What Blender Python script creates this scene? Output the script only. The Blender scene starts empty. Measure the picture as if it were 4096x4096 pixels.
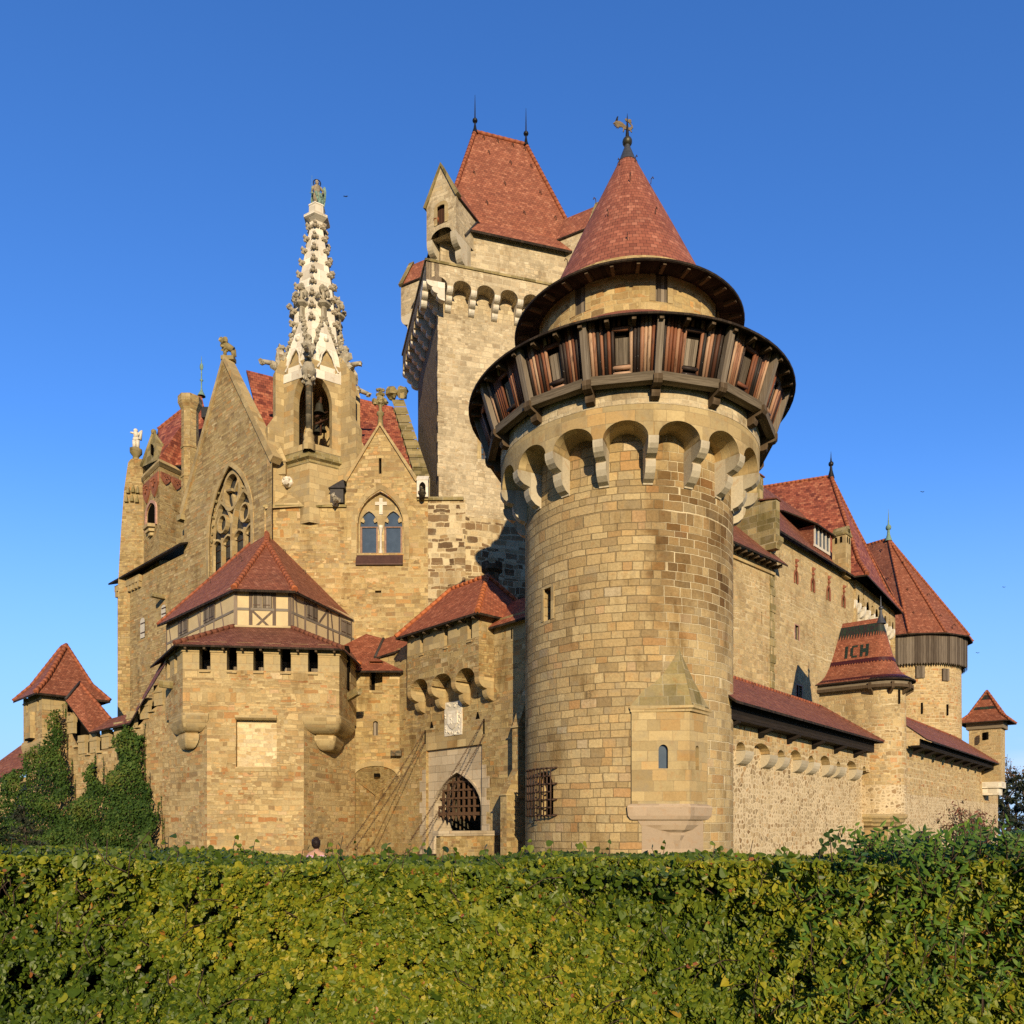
import bpy, bmesh, math, random
import numpy as np
from mathutils import Vector, Matrix

# ------------------------------------------------------------------ camera, sky, sun, exposure
SC = bpy.context.scene
COL = SC.collection
Rd = math.radians
F = 3140.0      # focal length measured in pixels of the 4096 px photograph
CX = 2048.0
HY = 3300.0     # horizon row
EYE = 2.05
cam_data = bpy.data.cameras.new('camera')
cam_data.sensor_width = 36.0
cam_data.lens = F / 4096.0 * 36.0
cam_data.shift_y = (HY - 2048.0) / 4096.0
cam_data.clip_end = 3000.0
cam_data.clip_start = 0.05
cam = bpy.data.objects.new('camera', cam_data)
COL.objects.link(cam)
cam.location = (0, 0, EYE)
cam.rotation_euler = (Rd(90), 0, 0)
SC.camera = cam

SUN_EL, SUN_AZ = 15.0, 9.0     # degrees: height, and to the right of straight behind the camera
world = bpy.data.worlds.new("World")
SC.world = world
world.use_nodes = True
wn = world.node_tree
wn.nodes.clear()
w_out = wn.nodes.new('ShaderNodeOutputWorld')
w_bg = wn.nodes.new('ShaderNodeBackground')
w_sky = wn.nodes.new('ShaderNodeTexSky')
w_sky.sky_type = 'NISHITA'
w_sky.sun_disc = False
w_sky.sun_elevation = Rd(SUN_EL)
w_sky.sun_rotation = Rd(180 - SUN_AZ)
w_sky.altitude = 0
w_sky.air_density = 1.0
w_sky.dust_density = 0.0
w_sky.ozone_density = 4.0
w_bg.inputs['Strength'].default_value = 0.15
w_hs = wn.nodes.new('ShaderNodeHueSaturation')
w_hs.inputs['Saturation'].default_value = 1.12
w_mul = wn.nodes.new('ShaderNodeMix'); w_mul.data_type = 'RGBA'; w_mul.blend_type = 'MULTIPLY'
w_mul.inputs[0].default_value = 1.0
w_mul.inputs[7].default_value = (1.10, 1.20, 1.55, 1)
wn.links.new(w_sky.outputs[0], w_hs.inputs['Color'])
wn.links.new(w_hs.outputs[0], w_mul.inputs[6])
# the low sky stays a clear pale blue, as on a dry autumn afternoon
w_tc = wn.nodes.new('ShaderNodeTexCoord'); w_sep = wn.nodes.new('ShaderNodeSeparateXYZ')
w_mr = wn.nodes.new('ShaderNodeMapRange'); w_mr.interpolation_type = 'SMOOTHSTEP'
w_mr.inputs[1].default_value = -0.02; w_mr.inputs[2].default_value = 0.42; w_mr.inputs[3].default_value = 0.85; w_mr.inputs[4].default_value = 0.0
w_low = wn.nodes.new('ShaderNodeMix'); w_low.data_type = 'RGBA'
w_low.inputs[7].default_value = (2.0, 3.5, 6.0, 1)
wn.links.new(w_tc.outputs['Generated'], w_sep.inputs[0])
wn.links.new(w_sep.outputs[2], w_mr.inputs[0])
wn.links.new(w_mr.outputs[0], w_low.inputs[0])
wn.links.new(w_mul.outputs[2], w_low.inputs[6])
# thin pale cloud low on the right, and the unseen sky behind the viewer dimmed to cut fill light
w_nz = wn.nodes.new('ShaderNodeTexNoise'); w_nz.inputs['Scale'].default_value = 2.2; w_nz.inputs['Detail'].default_value = 5.0
w_map = wn.nodes.new('ShaderNodeMapping'); w_map.inputs['Scale'].default_value = (1.0, 1.0, 5.0)
wn.links.new(w_tc.outputs['Generated'], w_map.inputs[0]); wn.links.new(w_map.outputs[0], w_nz.inputs['Vector'])


def w_range(sock, a, b, lo, hi):
    n = wn.nodes.new('ShaderNodeMapRange'); n.interpolation_type = 'SMOOTHSTEP'
    for i, v in enumerate((a, b, lo, hi)): n.inputs[i + 1].default_value = v
    wn.links.new(sock, n.inputs[0]); return n.outputs[0]


def w_math(op, a, b):
    n = wn.nodes.new('ShaderNodeMath'); n.operation = op
    wn.links.new(a, n.inputs[0]); wn.links.new(b, n.inputs[1]); return n.outputs[0]


cl = w_math('MULTIPLY', w_math('MULTIPLY', w_range(w_nz.outputs[0], .40, .66, 0, .75), w_range(w_sep.outputs[2], .08, .17, 1, 0)), w_range(w_sep.outputs[0], .42, .54, 0, 1))
w_cl = wn.nodes.new('ShaderNodeMix'); w_cl.data_type = 'RGBA'
w_cl.inputs[7].default_value = (5.0, 5.6, 6.4, 1)
wn.links.new(cl, w_cl.inputs[0]); wn.links.new(w_low.outputs[2], w_cl.inputs[6])
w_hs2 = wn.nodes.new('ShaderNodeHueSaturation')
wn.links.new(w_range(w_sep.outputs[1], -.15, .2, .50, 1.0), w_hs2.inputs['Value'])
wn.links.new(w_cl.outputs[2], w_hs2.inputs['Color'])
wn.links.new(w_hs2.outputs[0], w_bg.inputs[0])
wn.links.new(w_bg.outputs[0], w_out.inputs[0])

sun_data = bpy.data.lights.new('sun', 'SUN')
sun_data.energy = 5.0
sun_data.angle = Rd(0.5)
sun_data.color = (1.0, 0.79, 0.50)
sun = bpy.data.objects.new('sun', sun_data)
COL.objects.link(sun)
L_dir = Vector((-math.sin(Rd(SUN_AZ)) * math.cos(Rd(SUN_EL)), math.cos(Rd(SUN_AZ)) * math.cos(Rd(SUN_EL)), -math.sin(Rd(SUN_EL))))
sun.rotation_euler = L_dir.to_track_quat('-Z', 'Y').to_euler()
sun.location = (20, -40, 40)

SC.view_settings.view_transform = 'Standard'
SC.view_settings.look = 'None'
SC.view_settings.exposure = 0.12
SC.view_settings.gamma = 1.0
SC.render.engine = 'CYCLES'
SC.cycles.max_bounces = 6
SC.cycles.diffuse_bounces = 3
SC.cycles.glossy_bounces = 2
SC.cycles.transmission_bounces = 3
SC.cycles.transparent_max_bounces = 4
SC.cycles.use_denoising = False

rng = random.Random(11)
npr = np.random.default_rng(5)


# ------------------------------------------------------------------ geometry helpers
def ray(px):
    return (px - CX) / F


def zd(py, d):
    return EYE + (HY - py) / F * d


def P(px, py, d):
    """The point seen at (px, py) of the photograph, d metres in front of the viewer."""
    return Vector((ray(px) * d, d, zd(py, d)))


class Pl:
    """A vertical wall plane: s runs along it, o outwards (towards the viewer's side), z up."""
    def __init__(self, o, d):
        l = math.hypot(d[0], d[1])
        self.o = (o[0], o[1]); self.d = (d[0] / l, d[1] / l)
        n = (-self.d[1], self.d[0])
        if n[0] * -o[0] + n[1] * -o[1] < 0:
            n = (-n[0], -n[1])
        self.n = n

    def pt(self, s, z, o=0.0):
        return Vector((self.o[0] + self.d[0] * s + self.n[0] * o, self.o[1] + self.d[1] * s + self.n[1] * o, z))

    def s(self, px, o=0.0):
        r = ray(px)
        x0 = self.o[0] + self.n[0] * o; y0 = self.o[1] + self.n[1] * o
        return (r * y0 - x0) / (self.d[0] - r * self.d[1])

    def z(self, px, py, o=0.0):
        return zd(py, self.o[1] + self.d[1] * self.s(px, o) + self.n[1] * o)

    def at(self, px, py, o=0.0):
        return self.pt(self.s(px, o), self.z(px, py, o), o)

    def M(self, s=0.0, z=0.0, o=0.0):
        p = self.pt(s, z, o)
        return Matrix(((self.d[0], self.n[0], 0, p.x), (self.d[1], self.n[1], 0, p.y), (0, 0, 1, p.z), (0, 0, 0, 1)))


def frame(p, a):
    """Matrix at p, local x along angle a (degrees, from +X)."""
    return Matrix.Translation(Vector(p)) @ Matrix.Rotation(Rd(a), 4, 'Z')


class MB:
    """Collects faces; build() links them as ONE mesh object."""
    def __init__(self):
        self.v = []; self.key = {}; self.f = []; self.uv = []; self.mi = []; self.sm = []
        self.M = None

    def vert(self, p):
        if self.M is not None:
            p = self.M @ Vector(p)
        k = (round(p[0], 4), round(p[1], 4), round(p[2], 4))
        i = self.key.get(k)
        if i is None:
            i = len(self.v); self.key[k] = i; self.v.append(k)
        return i

    @staticmethod
    def auto(pts):
        n = Vector((0, 0, 0))
        for i in range(len(pts)):
            a = Vector(pts[i]); b = Vector(pts[(i + 1) % len(pts)])
            n += a.cross(b)
        if n.length < 1e-12:
            return [(p[0], p[1]) for p in pts]
        n.normalize()
        if abs(n.z) > 0.995:
            u = Vector((1, 0, 0)); w = Vector((0, 1, 0))
        else:
            if n.z < -0.02:
                n = -n
            u = Vector((0, 0, 1)).cross(n).normalized(); w = n.cross(u)
        return [(Vector(p).dot(u), Vector(p).dot(w)) for p in pts]

    def poly(self, pts, uv=None, mi=0, sm=False):
        if uv is None:
            uv = self.auto(pts)
        idx = []; uu = []
        for p, t in zip(pts, uv):
            i = self.vert(p)
            if idx and (i == idx[-1]):
                continue
            idx.append(i); uu.append(t)
        if len(idx) > 1 and idx[0] == idx[-1]:
            idx.pop(); uu.pop()
        if len(set(idx)) < 3 or len(set(idx)) != len(idx):
            return
        self.f.append(idx); self.uv += uu; self.mi.append(mi); self.sm.append(sm)

    def box(self, x0, x1, y0, y1, z0, z1, mi=0, uvs=None):
        a = [(x0, y0), (x1, y0), (x1, y1), (x0, y1)]
        self.prism(a, z0, z1, mi)

    def prism(self, xy, z0, z1, mi=0, top=None, cap=True):
        """xy polygon from z0 to z1; top: other polygon of the same length for a taper."""
        t = top or xy
        n = len(xy)
        acc = 0.0
        for i in range(n):
            j = (i + 1) % n
            self.poly([(xy[i][0], xy[i][1], z0), (xy[j][0], xy[j][1], z0), (t[j][0], t[j][1], z1), (t[i][0], t[i][1], z1)], mi=mi)
        if cap:
            self.poly([(p[0], p[1], z1) for p in t], mi=mi)
            self.poly([(p[0], p[1], z0) for p in reversed(xy)], mi=mi)

    def extrude(self, prof, w0, w1, axis='x', mi=0, sm=False):
        """prof: list of (a, z); extruded along local x from w0 to w1, a = local y (axis 'x'); or axis 'y': a = local x."""
        n = len(prof)
        def q(a, z, w):
            return (w, a, z) if axis == 'x' else (a, w, z)
        acc = 0.0
        for i in range(n):
            j = (i + 1) % n
            l = math.hypot(prof[j][0] - prof[i][0], prof[j][1] - prof[i][1])
            self.poly([q(*prof[i], w0), q(*prof[j], w0), q(*prof[j], w1), q(*prof[i], w1)],
                      uv=[(w0, acc), (w0, acc + l), (w1, acc + l), (w1, acc)], mi=mi, sm=sm)
            acc += l
        self.poly([q(a, z, w0) for a, z in prof], uv=[(a, z) for a, z in prof], mi=mi)
        self.poly([q(a, z, w1) for a, z in reversed(prof)], uv=[(a, z) for a, z in reversed(prof)], mi=mi)

    def lathe(self, c, prof, n=48, a0=0.0, a1=360.0, ur=None, sm=True, mi=0, scale=(1, 1)):
        """prof: list of (r, z). u = arc length at radius ur (or the widest r)."""
        ur = ur or max(r for r, z in prof)
        acc = 0.0
        for k in range(len(prof) - 1):
            (r0, z0), (r1, z1) = prof[k], prof[k + 1]
            l = math.hypot(r1 - r0, z1 - z0)
            for i in range(n):
                t0 = Rd(a0 + (a1 - a0) * i / n); t1 = Rd(a0 + (a1 - a0) * (i + 1) / n)
                c0, s0, c1, s1 = math.cos(t0) * scale[0], math.sin(t0) * scale[1], math.cos(t1) * scale[0], math.sin(t1) * scale[1]
                self.poly([(c[0] + r0 * c0, c[1] + r0 * s0, z0), (c[0] + r0 * c1, c[1] + r0 * s1, z0),
                           (c[0] + r1 * c1, c[1] + r1 * s1, z1), (c[0] + r1 * c0, c[1] + r1 * s0, z1)],
                          uv=[(t0 * ur, acc), (t1 * ur, acc), (t1 * ur, acc + l), (t0 * ur, acc + l)], sm=sm, mi=mi)
            acc += l

    def tube(self, p0, p1, r0, r1=None, n=8, cap=True, mi=0, u0=0.0, sm=True):
        r1 = r0 if r1 is None else r1
        p0 = Vector(p0); p1 = Vector(p1)
        d = p1 - p0; l = d.length
        if l < 1e-6:
            return
        d.normalize()
        a = d.orthogonal().normalized(); b = d.cross(a)
        A = []; B = []
        for i in range(n):
            t = 2 * math.pi * i / n
            o = a * math.cos(t) + b * math.sin(t)
            A.append(p0 + o * r0); B.append(p1 + o * r1)
        for i in range(n):
            j = (i + 1) % n
            self.poly([A[i], A[j], B[j], B[i]], uv=[(u0 + i / n, 0), (u0 + (i + 1) / n, 0), (u0 + (i + 1) / n, l), (u0 + i / n, l)], sm=sm, mi=mi)
        if cap:
            self.poly(B, mi=mi); self.poly(list(reversed(A)), mi=mi)

    def path(self, pts, r0, r1=None, n=8, mi=0):
        r1 = r0 if r1 is None else r1
        m = len(pts) - 1
        for i in range(m):
            self.tube(pts[i], pts[i + 1], r0 + (r1 - r0) * i / m, r0 + (r1 - r0) * (i + 1) / m, n, mi=mi)

    def ball(self, c, r, n=12, m=8, sq=(1, 1, 1), mi=0):
        for k in range(m):
            a0 = -math.pi / 2 + math.pi * k / m; a1 = -math.pi / 2 + math.pi * (k + 1) / m
            for i in range(n):
                t0 = 2 * math.pi * i / n; t1 = 2 * math.pi * (i + 1) / n
                q = lambda a, t: (c[0] + r * sq[0] * math.cos(a) * math.cos(t), c[1] + r * sq[1] * math.cos(a) * math.sin(t), c[2] + r * sq[2] * math.sin(a))
                self.poly([q(a0, t0), q(a0, t1), q(a1, t1), q(a1, t0)], sm=True, mi=mi)

    def lump(self, c, r, seed=0, n=7, m=5, amp=0.35, sq=(1, 1, 1)):
        """A knobbly carved lump (crocket, leaf capital)."""
        g = random.Random(seed)
        R = {}
        def q(k, i):
            i %= n
            if k in (0, m):
                i = 0
            if (k, i) not in R:
                R[(k, i)] = r * (1 + g.uniform(-amp, amp))
            a = -math.pi / 2 + math.pi * k / m; t = 2 * math.pi * i / n
            rr = R[(k, i)]
            return (c[0] + rr * sq[0] * math.cos(a) * math.cos(t), c[1] + rr * sq[1] * math.cos(a) * math.sin(t), c[2] + rr * sq[2] * math.sin(a))
        for k in range(m):
            for i in range(n):
                self.poly([q(k, i), q(k, i + 1), q(k + 1, i + 1), q(k + 1, i)])

    def roof(self, polys, th=0.12, under=1):
        """Tiled slopes with thickness; edges and underside take material index `under`."""
        for pts in polys:
            pts = [Vector(p) for p in pts]
            low = [p - Vector((0, 0, th)) for p in pts]
            for i in range(1, len(pts) - 1):
                self.poly([pts[0], pts[i], pts[i + 1]])
                self.poly([low[0], low[i + 1], low[i]], mi=under)
            for i in range(len(pts)):
                j = (i + 1) % len(pts)
                self.poly([pts[i], low[i], low[j], pts[j]], mi=under)

    def ridge(self, p0, p1, r=0.1, seg=0.36):
        p0 = Vector(p0); p1 = Vector(p1)
        l = (p1 - p0).length
        k = max(1, round(l / seg))
        for i in range(k):
            a = p0.lerp(p1, i / k); b = p0.lerp(p1, min(1.0, (i + 1.12) / k))
            self.tube(a, b, r * 1.12, r * 0.92, 8, u0=rng.randint(0, 400))

    def mesh(self, name, mats):
        me = bpy.data.meshes.new(name)
        me.from_pydata(self.v, [], self.f)
        uvl = me.uv_layers.new(name='UVMap')
        if self.uv:
            uvl.data.foreach_set('uv', np.array(self.uv, dtype=np.float32).ravel())
        if not isinstance(mats, (list, tuple)):
            mats = [mats]
        for m in mats:
            me.materials.append(m)
        me.polygons.foreach_set('material_index', [min(i, len(mats) - 1) for i in self.mi])
        me.polygons.foreach_set('use_smooth', self.sm)
        me.update()
        return me

    def build(self, name, mats, parent=None):
        return link_mesh(name, self.mesh(name, mats), parent)


def ridges(name, mat, parent, lines):
    """One row of ridge tiles per line (p, q, ..., radius)."""
    up = Vector((0, 0, .04))
    for ln in lines:
        b = MB()
        pts = ln[:-1]
        for p, q in zip(pts, pts[1:]): b.ridge(Vector(p) + up, Vector(q) + up, ln[-1])
        b.build(name, mat, parent)


WM = {}     # world matrices by object


def link_mesh(name, me, parent=None, M=None):
    o = bpy.data.objects.new(name, me)
    COL.objects.link(o)
    M = M or Matrix.Identity(4)
    if parent is not None:
        o.parent = parent
        o.matrix_parent_inverse = WM[parent.name].inverted()
    o.matrix_basis = M
    WM[o.name] = M
    return o


def thing(name, label, cat, loc, group=None):
    """An Empty at the thing's base; its parts become its children."""
    o = bpy.data.objects.new(name, None)
    COL.objects.link(o)
    o.empty_display_size = 0.5
    o.location = loc
    WM[o.name] = Matrix.Translation(Vector(loc))
    return tag(o, label, cat, group, 'thing')


def tag(o, label, cat=None, group=None, kind=None):
    if label: o['label'] = label
    if cat: o['category'] = cat
    if group: o['group'] = group
    if kind: o['kind'] = kind
    return o


def struct(o):
    o['kind'] = 'structure'
    return o


# --- walls made of strips, with openings
def rect(sa, sb, za, zb):
    if sa > sb: sa, sb = sb, sa
    return dict(a=sa, b=sb, zb=za, top=lambda s: zb, n=1)


def arch(sa, sb, za, zs, zt, kind='round', n=12, c=0.9):
    if sa > sb: sa, sb = sb, sa
    m = (sa + sb) / 2; h = (sb - sa) / 2
    def top(s):
        t = min(1.0, abs(s - m) / h)
        if kind == 'round':
            f = math.sqrt(max(0, 1 - t * t))
        else:
            g = lambda t: math.sqrt(max(0, 1 - ((t + c) / (1 + c)) ** 2))
            f = g(t) / g(0)
        return zs + (zt - zs) * f
    return dict(a=sa, b=sb, zb=za, top=top, n=n)


def hole_samples(h):
    n = h['n']
    if n == 1:
        return [h['a'], h['b']]
    m = (h['a'] + h['b']) / 2; r = (h['b'] - h['a']) / 2
    return [m - r * math.cos(math.pi * i / n) for i in range(n + 1)]


def strips(mb, mf, s0, s1, zlo, zhi, holes=(), ds=1e9, extra=(), o=0.0, reveal=0.3, sm=False, mi=0, rmi=None):
    """Wall surface mf(s, z, o) from s0 to s1 with openings and their reveals."""
    if s0 > s1: s0, s1 = s1, s0
    fl = zlo if callable(zlo) else (lambda s: zlo)
    fh = zhi if callable(zhi) else (lambda s: zhi)
    bp = {s0, s1}
    k = max(1, math.ceil((s1 - s0) / ds))
    for i in range(1, k):
        bp.add(s0 + (s1 - s0) * i / k)
    for e in extra:
        if s0 < e < s1: bp.add(e)
    for h in holes:
        for e in hole_samples(h):
            if s0 - 1e-9 <= e <= s1 + 1e-9: bp.add(min(max(e, s0), s1))
    bp = sorted(bp)
    bp = [bp[0]] + [b for a, b in zip(bp, bp[1:]) if b - a > 1e-6]
    for a, b in zip(bp, bp[1:]):
        m = (a + b) / 2
        la, lb = fl(a), fl(b)
        for h in sorted((h for h in holes if h['a'] < m < h['b']), key=lambda h: h['zb']):
            if h['zb'] > min(la, lb) + 1e-6:
                mb.poly([mf(a, la, o), mf(b, lb, o), mf(b, h['zb'], o), mf(a, h['zb'], o)], uv=[(a, la), (b, lb), (b, h['zb']), (a, h['zb'])], sm=sm, mi=mi)
            la, lb = h['top'](a), h['top'](b)
        ha, hb = fh(a), fh(b)
        if ha > la + 1e-6 or hb > lb + 1e-6:
            mb.poly([mf(a, la, o), mf(b, lb, o), mf(b, hb, o), mf(a, ha, o)], uv=[(a, la), (b, lb), (b, hb), (a, ha)], sm=sm, mi=mi)
    if reveal:
        for h in holes:
            d = h.get('reveal', reveal)
            out = [(h['a'], h['zb'])] + [(s, h['top'](s)) for s in hole_samples(h)] + [(h['b'], h['zb'])]
            n = len(out); acc = 0.0
            for i in range(n):
                p, q = out[i], out[(i + 1) % n]
                l = math.hypot(p[0] - q[0], p[1] - q[1])
                if l < 1e-6: continue
                mb.poly([mf(p[0], p[1], o), mf(p[0], p[1], o - d), mf(q[0], q[1], o - d), mf(q[0], q[1], o)],
                        uv=[(0, acc), (d, acc), (d, acc + l), (0, acc + l)], mi=mi if rmi is None else rmi)
                acc += l


def pane(mb, mf, h, o, grow=0.0, mi=0):
    g = dict(h)
    strips(mb, mf, h['a'] - 0, h['b'] + 0, h['zb'], h['top'], extra=hole_samples(h), o=o, reveal=0, mi=mi)


def outline(mb, mf, h, r, o, dep, bottom=True):
    """A square moulding of width r round an opening, standing dep proud of o."""
    c = [(s, h['top'](s)) for s in hole_samples(h)]
    pts = [(h['a'], h['zb'])] + c + [(h['b'], h['zb'])]
    if c and abs(c[0][1] - h['zb']) < 1e-6: pts = pts[1:]
    band(mb, mf, pts, r, o, dep)


def band(mb, mf, pts, r, o, dep):
    """A bar of width r and depth dep following points (s, z) on a wall."""
    n = len(pts)
    if n < 2: return
    nr = []
    for i in range(n):
        a = pts[max(0, i - 1)]; b = pts[min(n - 1, i + 1)]
        l = math.hypot(b[0] - a[0], b[1] - a[1]) or 1
        nr.append((-(b[1] - a[1]) / l, (b[0] - a[0]) / l))
    A = [(p[0] + q[0] * r / 2, p[1] + q[1] * r / 2) for p, q in zip(pts, nr)]
    B = [(p[0] - q[0] * r / 2, p[1] - q[1] * r / 2) for p, q in zip(pts, nr)]
    for i in range(n - 1):
        f = lambda p, d: mf(p[0], p[1], o + d)
        mb.poly([f(A[i], dep), f(A[i + 1], dep), f(B[i + 1], dep), f(B[i], dep)])
        mb.poly([f(A[i], 0), f(A[i + 1], 0), f(A[i + 1], dep), f(A[i], dep)])
        mb.poly([f(B[i], 0), f(B[i + 1], 0), f(B[i + 1], dep), f(B[i], dep)])
    for i in (0, n - 1):
        mb.poly([f(A[i], 0), f(A[i], dep), f(B[i], dep), f(B[i], 0)])

# ------------------------------------------------------------------ materials (all procedural)
class NT:
    def __init__(self, name):
        self.m = bpy.data.materials.new(name)
        self.m.use_nodes = True
        self.t = self.m.node_tree
        self.t.nodes.clear()
        self.out = self.t.nodes.new('ShaderNodeOutputMaterial')
        self.bs = self.t.nodes.new('ShaderNodeBsdfPrincipled')
        self.t.links.new(self.bs.outputs[0], self.out.inputs[0])

    def n(self, typ, ins=None, **props):
        nd = self.t.nodes.new(typ)
        for k, v in props.items():
            setattr(nd, k, v)
        for k, v in (ins or {}).items():
            self.put(nd.inputs[k], v)
        return nd

    def put(self, sock, v):
        if hasattr(v, 'is_output'):
            self.t.links.new(v, sock)
        else:
            if isinstance(v, (tuple, list)) and len(v) == 3 and sock.type == 'RGBA':
                v = (*v, 1)
            sock.default_value = v

    def ma(self, op, a, b=None, c=None, clamp=False):
        nd = self.t.nodes.new('ShaderNodeMath'); nd.operation = op; nd.use_clamp = clamp
        for i, x in enumerate((a, b, c)):
            if x is not None: self.put(nd.inputs[i], x)
        return nd.outputs[0]

    def vm(self, op, a, b=None):
        nd = self.t.nodes.new('ShaderNodeVectorMath'); nd.operation = op
        self.put(nd.inputs[0], a)
        if b is not None: self.put(nd.inputs[1], b)
        return nd.outputs[0]

    def mix(self, f, a, b, mode='MIX'):
        nd = self.t.nodes.new('ShaderNodeMix'); nd.data_type = 'RGBA'; nd.blend_type = mode
        self.put(nd.inputs[0], f); self.put(nd.inputs[6], a); self.put(nd.inputs[7], b)
        return nd.outputs[2]

    def noise(self, vec, scale, detail=2.0, rough=0.5, dim='3D', w=None):
        nd = self.t.nodes.new('ShaderNodeTexNoise'); nd.noise_dimensions = dim
        if vec is not None: self.put(nd.inputs['Vector'], vec)
        if w is not None: self.put(nd.inputs['W'], w)
        nd.inputs['Scale'].default_value = scale; nd.inputs['Detail'].default_value = detail; nd.inputs['Roughness'].default_value = rough
        return nd

    def white(self, vec=None, dim='3D', w=None):
        nd = self.t.nodes.new('ShaderNodeTexWhiteNoise'); nd.noise_dimensions = dim
        if vec is not None: self.put(nd.inputs['Vector'], vec)
        if w is not None: self.put(nd.inputs['W'], w)
        return nd

    def ramp(self, f, stops, interp='LINEAR'):
        nd = self.t.nodes.new('ShaderNodeValToRGB')
        nd.color_ramp.interpolation = interp
        e = nd.color_ramp.elements
        while len(e) < len(stops): e.new(0.5)
        for i, (p, c) in enumerate(stops):
            e[i].position = p; e[i].color = (*c, 1)
        self.put(nd.inputs[0], f)
        return nd.outputs[0]

    def sstep(self, x, a, b, lo=0.0, hi=1.0):
        nd = self.t.nodes.new('ShaderNodeMapRange'); nd.interpolation_type = 'SMOOTHSTEP'
        self.put(nd.inputs[0], x); self.put(nd.inputs[1], a); self.put(nd.inputs[2], b)
        self.put(nd.inputs[3], lo); self.put(nd.inputs[4], hi)
        return nd.outputs[0]

    def finish(self, col, rough=0.9, height=None, bump=0.4, dist=0.03, spec=0.2, metal=0.0):
        self.put(self.bs.inputs['Base Color'], col)
        self.put(self.bs.inputs['Roughness'], rough)
        self.bs.inputs['Specular IOR Level'].default_value = spec
        self.bs.inputs['Metallic'].default_value = metal
        if height is not None:
            b = self.n('ShaderNodeBump', {'Height': height, 'Strength': bump, 'Distance': dist})
            self.t.links.new(b.outputs[0], self.bs.inputs['Normal'])
        return self.m

    def uv(self):
        return self.t.nodes.new('ShaderNodeTexCoord').outputs['UV']

    def pos(self):
        return self.t.nodes.new('ShaderNodeNewGeometry').outputs['Position']

    def xyz(self, v):
        nd = self.t.nodes.new('ShaderNodeSeparateXYZ'); self.put(nd.inputs[0], v)
        return nd.outputs

    def comb(self, x, y, z=0.0):
        nd = self.t.nodes.new('ShaderNodeCombineXYZ')
        self.put(nd.inputs[0], x); self.put(nd.inputs[1], y); self.put(nd.inputs[2], z)
        return nd.outputs[0]


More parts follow.
